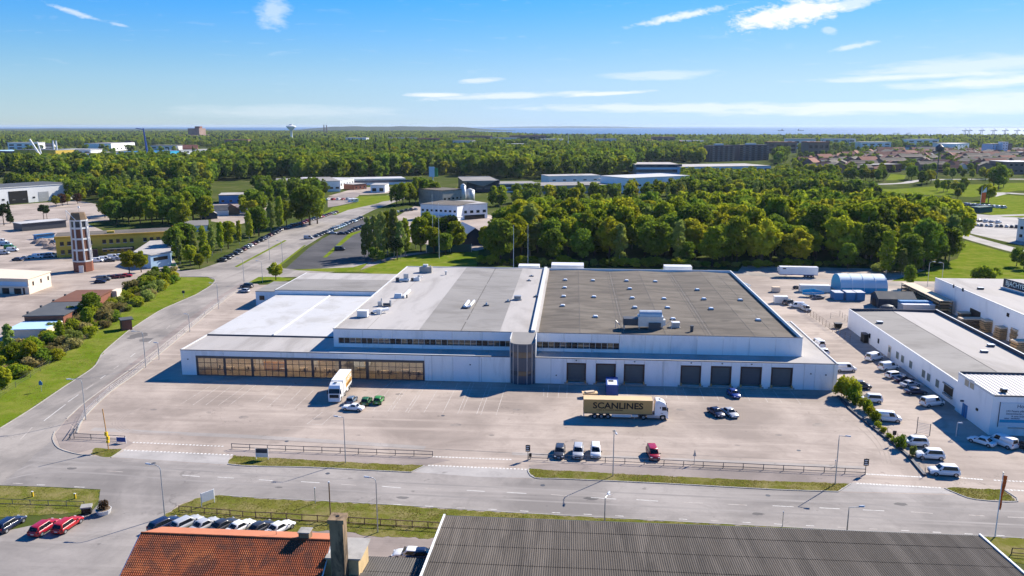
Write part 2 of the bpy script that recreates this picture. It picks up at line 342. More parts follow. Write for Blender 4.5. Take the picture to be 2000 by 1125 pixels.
# ------------------------------------------------------------------ mesh builder
WM = {}                                    # object -> world matrix (kept by hand)
class MB:
    def __init__(s): s.v = []; s.f = []; s.m = []
    def face(s, pts, mi=0):
        i = len(s.v); s.v.extend(tuple(p) for p in pts); s.f.append(tuple(range(i, i + len(pts)))); s.m.append(mi); return s
    def mesh(s, vs_, fs, mi=0):
        i = len(s.v); s.v.extend(tuple(p) for p in vs_); s.f.extend(tuple(i + k for k in f) for f in fs); s.m.extend([mi] * len(fs)); return s
    def box(s, x0, x1, y0, y1, z0, z1, mi=0):
        p = [(x0, y0, z0), (x1, y0, z0), (x1, y1, z0), (x0, y1, z0), (x0, y0, z1), (x1, y0, z1), (x1, y1, z1), (x0, y1, z1)]
        return s.mesh(p, [(3, 2, 1, 0), (4, 5, 6, 7), (0, 1, 5, 4), (1, 2, 6, 5), (2, 3, 7, 6), (3, 0, 4, 7)], mi)
    def obox(s, c, ax, l, wd, z0, z1, mi=0):
        """box centred at c (x, y), its length l along the direction ax (radians)"""
        ca, sa = math.cos(ax), math.sin(ax)
        P = [(c[0] + ca * a * l / 2 - sa * b * wd / 2, c[1] + sa * a * l / 2 + ca * b * wd / 2) for a, b in ((-1, -1), (1, -1), (1, 1), (-1, 1))]
        return s.prism(P, z0, z1, mi)
    def prism(s, P, z0, z1, mi=0, mtop=None):
        a = sum(P[i][0] * P[(i + 1) % len(P)][1] - P[(i + 1) % len(P)][0] * P[i][1] for i in range(len(P)))
        if a < 0: P = P[::-1]
        n = len(P); i = len(s.v)
        s.v.extend((x, y, z0) for x, y in P); s.v.extend((x, y, z1) for x, y in P)
        for k in range(n): s.f.append((i + k, i + (k + 1) % n, i + n + (k + 1) % n, i + n + k)); s.m.append(mi)
        s.f.append(tuple(i + n + k for k in range(n))); s.m.append(mi if mtop is None else mtop)
        s.f.append(tuple(i + n - 1 - k for k in range(n))); s.m.append(mi)
        return s
    def tube(s, pts, r, n=6, mi=0, caps=True):
        pts = [Vector(p) for p in pts]; rs = r if isinstance(r, (list, tuple)) else [r] * len(pts)
        i0 = len(s.v); prev = None
        for k, p in enumerate(pts):
            d = (pts[min(k + 1, len(pts) - 1)] - pts[max(k - 1, 0)]).normalized()
            a = d.cross(Vector((0, 0, 1)) if abs(d.z) < .95 else Vector((1, 0, 0))).normalized() if prev is None else (prev - d * prev.dot(d)).normalized()
            prev = a; b = d.cross(a)
            for j in range(n):
                t = 2 * math.pi * j / n; q = p + (a * math.cos(t) + b * math.sin(t)) * rs[k]; s.v.append(tuple(q))
        for k in range(len(pts) - 1):
            for j in range(n):
                s.f.append((i0 + k * n + j, i0 + k * n + (j + 1) % n, i0 + (k + 1) * n + (j + 1) % n, i0 + (k + 1) * n + j)); s.m.append(mi)
        if caps:
            s.f.append(tuple(i0 + n - 1 - j for j in range(n))); s.m.append(mi)
            s.f.append(tuple(i0 + (len(pts) - 1) * n + j for j in range(n))); s.m.append(mi)
        return s
    def cyl(s, c, r, z0, z1, n=16, mi=0, r2=None):
        return s.tube([(c[0], c[1], z0), (c[0], c[1], z1)], [r, r if r2 is None else r2], n, mi)
    def loft(s, rings, mi=0, caps=True, closed=True):
        n = len(rings[0]); i0 = len(s.v)
        for r in rings: s.v.extend(tuple(p) for p in r)
        for k in range(len(rings) - 1):
            for j in range(n if closed else n - 1):
                s.f.append((i0 + k * n + j, i0 + k * n + (j + 1) % n, i0 + (k + 1) * n + (j + 1) % n, i0 + (k + 1) * n + j)); s.m.append(mi)
        if caps:
            s.f.append(tuple(i0 + n - 1 - j for j in range(n))); s.m.append(mi)
            s.f.append(tuple(i0 + (len(rings) - 1) * n + j for j in range(n))); s.m.append(mi)
        return s
    def poly(s, P, z=0.0, mi=0):
        """flat polygon of any outline, triangulated"""
        tri = tessellate_polygon([[Vector((x, y, 0)) for x, y in P]])
        i = len(s.v); s.v.extend((x, y, z) for x, y in P)
        for t in tri:
            a, b, c = (P[k] for k in t)
            if (b[0] - a[0]) * (c[1] - a[1]) - (b[1] - a[1]) * (c[0] - a[0]) < 0: t = t[::-1]
            s.f.append(tuple(i + k for k in t)); s.m.append(mi)
        return s
    def data(s, name, mats, smooth=False, xf=None):
        me = bpy.data.meshes.new(name)
        vv = s.v if xf is None else [tuple(xf @ Vector(p)) for p in s.v]
        me.from_pydata(vv, [], s.f)
        for mt in mats: me.materials.append(mt)
        if len(mats) > 1: me.polygons.foreach_set('material_index', s.m)
        if smooth: me.polygons.foreach_set('use_smooth', [True] * len(s.f))
        me.update(); return me
    def build(s, name, mats, parent=None, world=True, smooth=False):
        """link as one mesh object; geometry given in world coordinates (world) or in the parent's own frame"""
        if not isinstance(mats, (list, tuple)): mats = [mats]
        mats = [M[k] if isinstance(k, str) else k for k in mats]
        xf = None
        if parent is not None and world: xf = WM[parent].inverted()
        return obj(name, s.data(name, mats, smooth, xf), parent)
def obj(name, me, parent=None, loc=None, rz=0.0, scale=None):
    o = bpy.data.objects.new(name, me); col.objects.link(o)
    L = Matrix.Identity(4)
    if loc is not None:
        o.location = loc; o.rotation_euler = (0, 0, rz)
        if scale is not None: o.scale = (scale,) * 3 if isinstance(scale, (int, float)) else scale
        L = Matrix.LocRotScale(Vector(loc), o.rotation_euler.to_quaternion(), o.scale)
    if parent is not None: o.parent = parent; L = WM[parent] @ L
    WM[o] = L
    return o
def tag(o, label=None, cat=None, group=None, kind=None):
    for k, v in (('label', label), ('category', cat), ('group', group), ('kind', kind)):
        if v: o[k] = v
    return o
def thing(name, label, cat, loc=(0, 0, 0), rz=0.0, group=None, scale=None):
    o = obj(name, None, None, loc, rz, scale); o.empty_display_size = 0.5
    return tag(o, label, cat, group)
def struct(name, mb, mats, parent=None, smooth=False, kind='structure'):
    o = mb.build(name, mats, parent, smooth=smooth)
    if parent is None or kind == 'stuff': o['kind'] = kind
    return o
def copy_tree(o, parent=None, loc=None, rz=None, scale=None):
    c = o.copy(); col.objects.link(c)
    if loc is not None: c.location = loc
    if rz is not None: c.rotation_euler = (0, 0, rz)
    if scale is not None: c.scale = (scale,) * 3 if isinstance(scale, (int, float)) else scale
    c.parent = parent
    L = Matrix.LocRotScale(c.location, c.rotation_euler.to_quaternion(), c.scale)
    WM[c] = L if parent is None else WM[parent] @ L
    for ch in KIDS(o): copy_tree(ch, c)
    return c
def KIDS(o): return [k for k in list(o.children)]
def px(pts, z=0.0): return [at(u, v, z) for u, v in pts]
def smooth_line(P, n=6, closed=False):
    out = []; N = len(P)
    for i in range(N if closed else N - 1):
        p0, p1, p2, p3 = (P[(i - 1) % N] if closed or i > 0 else P[0]), P[i], P[(i + 1) % N], (P[(i + 2) % N] if closed or i + 2 < N else P[-1])
        for k in range(n):
            t = k / n
            out.append(tuple(.5 * (2 * b + (c - a) * t + (2 * a - 5 * b + 4 * c - d) * t * t + (3 * b - a - 3 * c + d) * t ** 3) for a, b, c, d in zip(p0, p1, p2, p3)))
    if not closed: out.append(tuple(P[-1]))
    return out
def strip(mb, P, wd, z, mi=0, off=0.0):
    """flat ribbon of width wd along the polyline P"""
    L, Rr = [], []
    for i, p in enumerate(P):
        a = P[max(i - 1, 0)]; b = P[min(i + 1, len(P) - 1)]
        dx, dy = b[0] - a[0], b[1] - a[1]; l = math.hypot(dx, dy) or 1; nx, ny = -dy / l, dx / l
        L.append((p[0] + nx * (off + wd / 2), p[1] + ny * (off + wd / 2))); Rr.append((p[0] + nx * (off - wd / 2), p[1] + ny * (off - wd / 2)))
    for i in range(len(P) - 1):
        mb.face([(*Rr[i], z), (*Rr[i + 1], z), (*L[i + 1], z), (*L[i], z)], mi)
    return L, Rr
def wallstrip(mb, P, wd, z0, z1, mi=0, off=0.0):
    """upright ribbon (kerb, hedge base, wall) along P"""
    for i in range(len(P) - 1):
        a, b = P[i], P[i + 1]; dx, dy = b[0] - a[0], b[1] - a[1]; l = math.hypot(dx, dy) or 1; nx, ny = -dy / l * wd / 2, dx / l * wd / 2
        mb.prism([(a[0] + nx, a[1] + ny), (a[0] - nx, a[1] - ny), (b[0] - nx, b[1] - ny), (b[0] + nx, b[1] + ny)], z0, z1, mi)
def text_mesh(s, size, depth=0.01, bold=0.0, align='CENTER'):
    cu = bpy.data.curves.new('lettering', 'FONT'); cu.body = s; cu.size = size; cu.extrude = depth; cu.offset = bold; cu.align_x = align; cu.align_y = 'CENTER'
    cu.resolution_u = 3
    o = bpy.data.objects.new('lettering', cu); col.objects.link(o)
    bpy.context.view_layer.update()
    me = bpy.data.meshes.new_from_object(o.evaluated_get(bpy.context.evaluated_depsgraph_get()))
    bpy.data.objects.remove(o); bpy.data.curves.remove(cu)
    me.materials.clear(); me.name = 'lettering'
    return me
def lettering(s, size, mat, parent, loc, rot, bold=0.0, depth=0.01, align='CENTER', sx=1.0):
    """flat letters fixed to a surface, in the parent's frame"""
    me = text_mesh(s, size, depth, bold, align); me.materials.append(M[mat])
    me.transform(Matrix.LocRotScale(Vector(loc), Euler(rot).to_quaternion(), Vector((sx, 1, 1))))
    return obj('lettering', me, parent)

# ------------------------------------------------------------------ the ground
def far(u, d):                              # ground point in column u of the survey, d metres ahead
    r = d * (u - 1000) / FPX
    return (r * math.cos(YAW) - d * math.sin(YAW), r * math.sin(YAW) + d * math.cos(YAW))
mb = MB()
land = [far(-900, -60), far(2900, -60), far(4200, 900), far(4200, 3400), far(2400, 3500), far(2000, 3650), far(1750, 3550), far(1500, 3700), far(1250, 3650), far(1040, 4000), far(960, 5200), far(880, 7400), far(300, 7600), far(-1500, 7600), far(-1500, 900)]
mb.poly(land, 0.0)
struct('ground', mb, 'field')
# sea
m, q, out = new_mat('sea_water')
tcn = q.n('ShaderNodeTexCoord')
p = q.n('ShaderNodeBsdfPrincipled'); p.inputs['Base Color'].default_value = (.03, .10, .19, 1); p.inputs['Roughness'].default_value = .5; p.inputs['Specular IOR Level'].default_value = .5
q.put(p.inputs['Base Color'], q.mix(q.rng(q.noise(q.mapping(tcn.outputs['Object'], (.0002, .0012, 1)), 1.0, 4), .4, .6), (.012, .075, .19, 1), (.04, .14, .28, 1)))
bn = q.n('ShaderNodeBump'); bn.inputs['Strength'].default_value = .4; bn.inputs['Distance'].default_value = 3
q.put(bn.inputs['Height'], q.noise(tcn.outputs['Object'], .02, 6)); q.t.links.new(bn.outputs[0], p.inputs['Normal'])
q.t.links.new(p.outputs[0], out.inputs[0]); M['sea'] = m
mb = MB(); mb.poly([far(-2600, 2500), far(5200, 2500), far(5200, 30000), far(-2600, 30000)], -1.0)
struct('sea', mb, 'sea')
# low far hills and islands
M['hill'] = srf('far_wooded_hill', (.035, .055, .03), .95, .2, .002)
def ridge(u0, u1, d, prof, z0=-2.0):
    mb = MB(); n = 60; rows = []
    for dd, k in ((0, 0.0), (d * .03, 1.0), (d * .09, .8), (d * .16, 0.0)):
        row = []
        for i in range(n + 1):
            u = u0 + (u1 - u0) * i / n; x, y = far(u, d + dd)
            h = prof(i / n) * k * (1 + .05 * math.sin(i * .45) + .03 * math.sin(i * 1.1))
            row.append((x, y, z0 + h))
        rows.append(row)
    mb.loft(rows, closed=False, caps=False)
    struct('hill', mb, 'hill', smooth=True)
bump_ = lambda t: max(0.0, math.sin(math.pi * t)) ** .7
ridge(560, 1010, 9000, lambda t: (34 + 16 * math.sin(2.6 * t + .4)) * min(1, 5 * t, 4 * (1 - t)))
ridge(-400, 640, 8600, lambda t: 24 * min(1, 5 * t, 3 * (1 - t)) + 3)
ridge(930, 1290, 21000, lambda t: 44 * bump_(t))
ridge(1760, 2300, 24000, lambda t: 20 * bump_(t))

Z_LOT, Z_ROAD, Z_PATH, Z_GRASS, Z_LINE = .012, .020, .026, .034, .030
def sheet(name, pts, mat, z, world=False, rnd=0, jit=0.0, parent=None):
    P = pts if world else px(pts)
    if rnd: P = smooth_line(P, rnd, True)
    if jit:
        Q = []
        for i in range(len(P)):
            a, b = P[i], P[(i + 1) % len(P)]; l = math.hypot(b[0] - a[0], b[1] - a[1]); n = max(1, min(60, int(l / .7)))
            for k in range(n):
                t = k / n; Q.append((a[0] + (b[0] - a[0]) * t + random.uniform(-jit, jit), a[1] + (b[1] - a[1]) * t + random.uniform(-jit, jit)))
        P = Q
    mb = MB(); mb.poly(P, z)
    return struct(name, mb, mat, parent)

yard_l = [(150, 846), (165, 815), (215, 766), (262, 733), (292, 708), (345, 664), (400, 617), (442, 584), (475, 562), (508, 545)]
yl = px(yard_l)
yard = sheet('yard', [(-60, 105), (-93, 125)] + [(x - 4.5, y) for x, y in yl] + [(-113, 275), (-60, 285), (60, 300), (70, 330), (140, 325), (185, 318), (200, 250), (170, 105)], 'yard', Z_LOT, True)
road_n = [(103, 858), (115, 876), (150, 887), (217, 894), (300, 899), (445, 909), (490, 911), (600, 914), (803, 923), (1000, 934), (1045, 935), (1300, 946), (1637, 961), (1870, 967), (1905, 977), (1987, 981), (2250, 994)]
road_s = [(2250, 1064), (2000, 1051), (1750, 1040), (1500, 1028), (1250, 1014), (1000, 1001), (700, 982), (500, 972), (430, 967), (390, 971), (350, 985), (330, 1000), (300, 1022), (285, 1090), (240, 1180), (-150, 1180), (-100, 1060), (175, 1003), (192, 985), (196, 956), (100, 951), (0, 948)]
road_w = [(-40, 941), (-80, 915), (-60, 880), (0, 836), (60, 799), (125, 755), (180, 719), (193, 702), (203, 686), (245, 650), (262, 638), (310, 607), (345, 591), (382, 575), (412, 557), (419, 547), (405, 541), (345, 541), (300, 546), (300, 533), (390, 526), (425, 514), (470, 490), (560, 443), (650, 413), (700, 396), (760, 380), (775, 374)]
road_e = [(800, 378), (790, 388), (730, 410), (690, 430), (640, 455), (592, 484), (562, 506), (540, 523), (600, 528), (722, 512), (735, 516), (600, 541), (560, 541), (500, 545), (478, 556), (430, 588), (360, 640), (300, 687), (250, 724), (170, 782), (130, 818), (107, 846)]
mb = MB(); mb.poly(px(road_n + road_s), Z_ROAD)
P = px(road_w + road_e)
road = struct('road', mb, 'road')
sheet('side_road', px([(103, 858), (0, 948)]) + P, 'sideroad', Z_ROAD + .004, True)
# footpaths
sheet('footpath', [(440, 884), (452, 878), (640, 886), (845, 893), (880, 899), (828, 910), (760, 907), (640, 901), (520, 894), (457, 891)], 'path', Z_PATH)
sheet('footpath', [(1033, 909), (1100, 903), (1300, 908), (1500, 917), (1690, 925), (1660, 945), (1500, 941), (1400, 936), (1200, 926), (1036, 917)], 'path', Z_PATH)
sheet('footpath', [(108, 848), (130, 820), (150, 846), (245, 857), (260, 866), (238, 878), (186, 876), (150, 885), (118, 874)], 'path', Z_PATH)
sheet('footpath', [(152, 838), (170, 800), (260, 727), (345, 655), (440, 578), (480, 553), (470, 553), (420, 584), (335, 648), (250, 715), (165, 786), (130, 822)], 'path', Z_PATH)
# pale concrete aprons at the entrances
sheet('driveway', [(217, 893), (245, 879), (450, 889), (445, 908)], 'apron', Z_PATH - .002)
sheet('driveway', [(803, 922), (830, 910), (1034, 918), (1045, 934), (940, 932)], 'apron', Z_PATH - .002)
sheet('driveway', [(1637, 960), (1664, 943), (1840, 953), (1872, 965)], 'apron', Z_PATH - .002)
# verges
grass_px = {
 'lawn1': [(-120, 905), (0, 836), (60, 799), (125, 755), (180, 719), (193, 702), (203, 686), (245, 650), (262, 638), (310, 607), (345, 591), (382, 575), (412, 557), (419, 547), (405, 542), (345, 541), (300, 546), (250, 566), (200, 606), (100, 660), (0, 705), (-150, 770)],
 'v2': [(178, 889), (186, 876), (238, 878), (217, 893)],
 'v3': [(445, 906), (457, 890), (520, 894), (640, 901), (760, 907), (828, 909), (803, 922), (700, 917), (600, 912), (490, 910)],
 'v4': [(1033, 919), (1036, 916), (1200, 925), (1400, 935), (1500, 940), (1660, 945), (1637, 960), (1500, 955), (1300, 944), (1100, 935), (1045, 933)],
 'v5': [(1845, 955), (1860, 952), (1960, 957), (1987, 979), (1905, 975), (1870, 964)],
 'v6': [(-120, 945), (0, 950), (100, 953), (194, 958), (192, 975), (178, 998), (120, 1004), (0, 1010), (-130, 1016)],
 'v7': [(300, 1024), (332, 1000), (352, 986), (392, 972), (430, 968), (500, 973), (700, 983), (1000, 1002), (1500, 1029), (1750, 1041), (2000, 1052), (2250, 1065), (2250, 1140), (1900, 1085), (1500, 1066), (1000, 1046), (860, 1052), (735, 1048), (700, 1043), (640, 1036), (560, 1042), (300, 1050)],
}
for k, P in grass_px.items():
    sheet('lawn' if k == 'lawn1' else 'grass_verge', P, 'lawn' if k == 'lawn1' else 'grass', Z_GRASS, jit=.28)
# yard behind the bottom verge
sheet('yard', [(225, 1060), (300, 1040), (640, 1034), (735, 1046), (860, 1051), (900, 1300), (150, 1300)], 'path', Z_LOT)
# kerbs
def kerb(P, wd=.18, h=.12, world=False):
    mb = MB(); wallstrip(mb, smooth_line(P if world else px(P), 3), wd, .0, h); return struct('kerb', mb, 'kerb')
kerb([(107, 843), (103, 858), (115, 876), (150, 887), (178, 890)])
kerb([(217, 894), (240, 879)]); kerb([(445, 907), (490, 911), (600, 913), (700, 918), (803, 923)]); kerb([(803, 923), (829, 910)])
kerb([(1036, 915), (1031, 919), (1045, 934), (1100, 936), (1300, 945), (1500, 956), (1637, 961)]); kerb([(1637, 961), (1662, 945)])
kerb([(1845, 954), (1870, 965), (1905, 976), (1988, 980), (1961, 957)])
kerb([(0, 837), (60, 800), (125, 756), (180, 720), (193, 703), (203, 687), (245, 651), (262, 639), (310, 608), (345, 592), (382, 576), (412, 558), (420, 547), (405, 541), (345, 540)])
kerb([(130, 818), (170, 783), (250, 725), (300, 688), (360, 641), (430, 589)])
kerb([(150, 846), (165, 815), (215, 766), (262, 733), (292, 708), (345, 664), (400, 617), (442, 584), (475, 562)], .25, .16)
kerb([(430, 967), (500, 972), (700, 982), (1000, 1001)], .15, .06); kerb([(1000, 1001), (1500, 1028), (1750, 1040), (2000, 1051)], .15, .06)
# painted markings: parts of the road / yard they lie on
def dash(parent, a, b, wd=.12, z=Z_ROAD + .005, name='lane_marking'):
    A, B = at(*a), at(*b); mb = MB(); strip(mb, [A, B], wd, z); return struct(name, mb, 'line_faint' if name == 'bay_line' or random.random() < .3 else 'line', parent)
for a, b in [((208, 920), (240, 922)), ((356, 928), (390, 931)), ((425, 932), (457, 934)), ((506, 937), (533, 939)), ((588, 941), (624, 943)), ((666, 946), (696, 948)), ((746, 950), (783, 953)), ((829, 954), (861, 956)), ((912, 958), (947, 960)), ((990, 962), (1028, 964)), ((1076, 966), (1112, 969)), ((1154, 972), (1204, 975)), ((1243, 976), (1285, 979)), ((1332, 981), (1373, 983)), ((1421, 985), (1459, 987)), ((1509, 988), (1550, 990)), ((1600, 992), (1640, 994)), ((1685, 996), (1727, 998)), ((1779, 1000), (1822, 1003)), ((1892, 1006), (1923, 1008)), ((1968, 1010), (2010, 1012))]:
    dash(road, a, b, .14)
for k in range(24):
    u = 520 + k * 62; v = 974 + (u - 520) * (1049 - 974) / (1980 - 520) - 1.5
    if k % 1 == 0: dash(road, (u, v), (u + 16, v + .85), .13, name='edge_marking')
for a, b in [((25, 944), (45, 945)), ((72, 947), (88, 947.5)), ((145, 951), (165, 952))]: dash(road, a, b, .14, name='edge_marking')
side = bpy.data.objects['side_road']
for a, b in [((86, 822), (128, 790)), ((133, 785), (153, 771)), ((168, 761), (182, 751)), ((196, 740), (206, 733)), ((222, 721), (232, 714)), ((255, 697), (264, 690)), ((290, 670), (297, 664)), ((325, 642), (332, 636)), ((40, 858), (63, 835))]:
    dash(side, a, b, .14, Z_ROAD + .009)
def dotted(parent, a, b, n, sz=.38, z=Z_PATH + .004):
    """row of painted squares across an entrance"""
    A, B = Vector(at(*a)), Vector(at(*b)); d = (B - A) / n; an = math.atan2(d.y, d.x); mb = MB()
    for i in range(n):
        c = A + d * (i + .5); ca, sa = math.cos(an), math.sin(an)
        mb.face([(c.x + ca * i1 * sz / 2 - sa * j1 * .2, c.y + sa * i1 * sz / 2 + ca * j1 * .2, z) for i1, j1 in ((-1, -1), (1, -1), (1, 1), (-1, 1))])
    return struct('dotted_marking', mb, 'line', parent)
dotted(yard, (258, 864), (438, 872), 26); dotted(yard, (240, 879), (456, 889), 30)
dotted(yard, (843, 892), (1000, 898), 24); dotted(yard, (835, 909), (1030, 917), 28)
dotted(yard, (1690, 926), (1800, 932), 20); dotted(yard, (1672, 944), (1838, 953), 26); dotted(yard, (1870, 933), (1920, 937), 8); dotted(yard, (1940, 938), (2040, 943), 14); dotted(yard, (1965, 957), (2050, 961), 12)
# parking bay lines in front of the warehouse
def bay(a, b, wd=.11): dash(yard, a, b, wd, Z_LOT + .006, 'bay_line')
for a, b in [((500, 752), (450, 790)), ((548, 750), (503, 786)), ((570, 752), (522, 796)), ((597, 752), (552, 797)), ((613, 762), (576, 797)),
             ((766, 745), (712, 790)), ((771, 746), (729, 802)), ((798, 746), (757, 804)), ((804, 747), (763, 805)), ((831, 745), (792, 805)), ((837, 745), (797, 806)),
             ((863, 747), (828, 806)), ((895, 747), (864, 808)), ((919, 748), (894, 808)), ((926, 748), (900, 809)), ((954, 749), (931, 809)), ((961, 749), (939, 810)), ((989, 749), (969, 811)),
             ((630, 805), (600, 828)), ((655, 806), (629, 829)), ((600, 828), (629, 829.6)),
             ((412, 753), (352, 790)), ((430, 754), (377, 791)), ((455, 752), (402, 791)), ((485, 750), (426, 792)), ((1062, 758), (1062, 774)),
             ((1072, 752), (1069, 776)), ((1093, 752), (1090, 777)), ((1108, 750), (1107, 777)), ((1167, 752), (1169, 772)), ((1223, 752), (1226, 774)), ((1297, 756), (1302, 778)), ((1318, 757), (1326, 780)), ((1332, 753), (1343, 781)), ((1364, 754), (1376, 782)),
             ((1391, 755), (1404, 782)), ((1450, 757), (1465, 783)), ((1482, 757), (1500, 786)), ((1508, 758), (1528, 788)), ((1541, 760), (1564, 790))]:
    bay(a, b)
# repaired joints and tyre marks in the asphalt
M['joint'] = srf('tar_joint', (.15, .135, .125), .9, .2, .8); M['mark'] = srf('tyre_mark', (.29, .242, .208), .9, .1, .6, dirt=(.5, .45, .6, (.345, .285, .242), .9)); M['patch'] = asphalt('pale_patch', (.36, .325, .295), (.42, .375, .34))
M['mark2'] = srf('worn_wheel_track', (.235, .214, .198), .9, .08, .4, (.3, 1, 1), dirt=(.25, .42, .6, (.29, .264, .243), .95))
def streak(parent, pts, wd, mat, name, z=Z_LOT + .004):
    mb = MB(); strip(mb, smooth_line(px(pts), 8), wd, z); return struct(name, mb, mat, parent)
streak(yard, [(180, 838), (330, 846), (470, 852), (640, 862), (830, 875)], 1.6, 'patch', 'pale_strip', Z_LOT + .003)
streak(yard, [(1000, 886), (1200, 893), (1450, 903), (1690, 914)], 1.2, 'patch', 'pale_strip', Z_LOT + .003)
streak(yard, [(470, 855), (640, 866), (900, 880), (1020, 886)], .10, 'joint', 'tar_joint'); streak(yard, [(1170, 880), (1350, 889), (1520, 897), (1700, 905)], .10, 'joint', 'tar_joint')
streak(yard, [(870, 878), (940, 881), (1030, 887)], .12, 'joint', 'tar_joint', Z_LOT + .005)
for k in range(4): streak(yard, [(285 - 6 * k, 792 + 4 * k), (255 - 7 * k, 806 + 2 * k), (237 - 6 * k, 824 + 1.5 * k), (255 - 4 * k, 840 + 1.5 * k), (300, 846 + 1.2 * k), (350 + 5 * k, 847 + k)], .22, 'mark', 'tyre_mark', Z_LOT + .0045 + .0004 * k)
for k in range(3): streak(yard, [(1640 + 12 * k, 812 - 4 * k), (1680 + 12 * k, 838 - 2 * k), (1712 + 9 * k, 872), (1725 + 8 * k, 905)], .2, 'mark', 'tyre_mark', Z_LOT + .0045 + .0004 * k)
streak(road, [(20, 925), (90, 900), (170, 905), (420, 922), (800, 944), (1200, 962), (2000, 1000)], .5, 'mark2', 'wheel_track', Z_ROAD + .0024); streak(road, [(0, 940), (120, 922), (420, 942), (800, 966), (1200, 986), (2000, 1026)], .5, 'mark2', 'wheel_track', Z_ROAD + .0024)

def blot(parent, u, v, r_, mat, name, z, sq=.6, seed=0):
    rg = random.Random(seed); x, y = at(u, v); mb = MB(); mb.poly([(x + math.cos(a) * r_ * rg.uniform(.75, 1.2), y + math.sin(a) * r_ * sq * rg.uniform(.75, 1.2)) for a in [k * math.pi / 7 for k in range(14)]], z); return struct(name, mb, mat, parent)
M['tarpatch'] = asphalt('fresh_tar_patch', (.14, .13, .125), (.17, .158, .15)); M['stain'] = srf('oil_stain', (.20, .17, .15), .8, .15, .8, dirt=(.6, .4, .6, (.29, .242, .205), .9))
for i, (u, v, r_) in enumerate([(408, 805, .5), (560, 840, .6), (700, 850, .4), (1010, 800, .9), (1330, 800, 1.1), (1520, 850, .7), (1440, 870, .5), (890, 830, 1.2), (1120, 860, .8), (300, 800, .7), (620, 818, 1.0), (1600, 830, 1.3), (475, 815, 1.1), (960, 850, .6), (1250, 770, 1.0), (780, 770, .9)]): blot(yard, u, v, r_, 'stain', 'oil_stain', Z_LOT + .0035, .7, i)
for i, (u, v, r_) in enumerate([(140, 915, .9), (545, 952, .6), (785, 972, 1.0), (1155, 974, 1.2), (1480, 1004, .9), (1760, 985, 1.1)]): blot(road, u, v, r_, 'tarpatch', 'tar_patch', Z_ROAD + .003, .45, 50 + i)
for i, (u, v) in enumerate([(270, 655), (285, 664), (258, 660)]): blot(side, u, v, 2.4 - .6 * i, 'tarpatch', 'tar_patch', Z_ROAD + .0072 + .0004 * i, 1.2, 70 + i)
for u, v, pr in [(300, 905, road), (640, 925, road), (1060, 948, road), (1500, 968, road), (1200, 842, yard), (560, 862, yard), (1330, 926, yard), (1560, 880, yard), (865, 812, yard)]:
    x, y = at(u, v); mb = MB(); zz = (Z_ROAD if pr is road else Z_LOT) + .012; mb.poly([(x + math.cos(k * math.pi / 6) * .38, y + math.sin(k * math.pi / 6) * .38) for k in range(12)], zz); struct('manhole_cover', mb, 'steel_dk', pr)

# ------------------------------------------------------------------ further lots, roads and fields
sheet('yard', [(-200, 440), (0, 402), (150, 391), (205, 402), (215, 430), (160, 436), (130, 440), (60, 432), (0, 450), (-200, 500)], 'yard', Z_LOT - .004)
sheet('yard', [(-200, 480), (0, 428), (60, 418), (140, 425), (250, 470), (335, 500), (352, 528), (300, 545), (250, 564), (200, 604), (100, 658), (0, 703), (-200, 790)], 'yard', Z_LOT)
sheet('parking_lot', [(556, 526), (576, 508), (602, 485), (630, 466), (692, 434), (706, 426), (728, 424), (730, 512), (690, 527)], 'lot', Z_LOT + .01)
sheet('grass_verge', [(630, 503), (638, 503), (690, 459), (705, 453), (705, 450), (682, 456)], 'lawn', Z_GRASS)
sheet('grass_verge', [(538, 522), (543, 523), (598, 479), (594, 479)], 'lawn', Z_GRASS)
sheet('grass_verge', [(458, 521), (463, 522), (560, 470), (556, 469)], 'lawn', Z_GRASS)
sheet('grass_verge', [(480, 555), (505, 541), (545, 541), (575, 545), (540, 552)], 'lawn', Z_GRASS + .004)
sheet('lawn', [(565, 527), (690, 522), (720, 513), (700, 531), (640, 531)], 'lawn', Z_GRASS + .004)
sheet('lawn', [(630, 418), (650, 405), (700, 396), (770, 378), (774, 384), (735, 398), (680, 410), (655, 420)], 'lawn', Z_GRASS)
sheet('lawn', [(690, 388), (700, 384), (775, 381), (760, 392), (700, 400)], 'lawn', Z_GRASS + .01)
sheet('parking_lot', [(640, 405), (640, 385), (690, 375), (705, 377), (690, 395), (660, 402)], 'path', Z_LOT)
sheet('yard', [(640, 383), (700, 366), (790, 364), (800, 374), (720, 380)], 'yard', Z_LOT - .004)
sheet('yard', [(760, 432), (810, 402), (960, 420), (1010, 470), (930, 490), (780, 470)], 'yard', Z_LOT)
sheet('lawn', [(700, 530), (760, 505), (830, 497), (935, 490), (930, 525), (760, 540)], 'lawn', Z_LOT + .004)
mb = MB(); strip(mb, px([(690, 528), (760, 505), (800, 497), (870, 488)]), 4.5, Z_ROAD); struct('path', mb, 'path')
# right-hand side: back lane, field, road and lots
mb = MB(); strip(mb, smooth_line(px([(1380, 529), (1480, 536), (1620, 549), (1740, 555), (1860, 557), (2000, 552), (2150, 545)]), 4), 6.5, Z_ROAD); struct('lane', mb, 'sideroad')
sheet('lawn', [(1740, 549), (1800, 530), (1870, 505), (1885, 470), (1960, 492), (2150, 540), (2150, 560), (1990, 548), (1850, 550)], 'lawn', Z_LOT + .002)
mb = MB(); strip(mb, smooth_line(px([(1870, 456), (1890, 463), (1950, 480), (2010, 496), (2150, 532)]), 4), 9, Z_ROAD); struct('road', mb, 'apron')
sheet('parking_lot', [(1870, 450), (1870, 415), (1990, 425), (2100, 440), (2100, 490), (1990, 478)], 'apron', Z_LOT - .004)
sheet('lawn', [(1875, 408), (1900, 395), (1960, 380), (2150, 395), (2150, 425), (1960, 424)], 'lawn', Z_LOT)
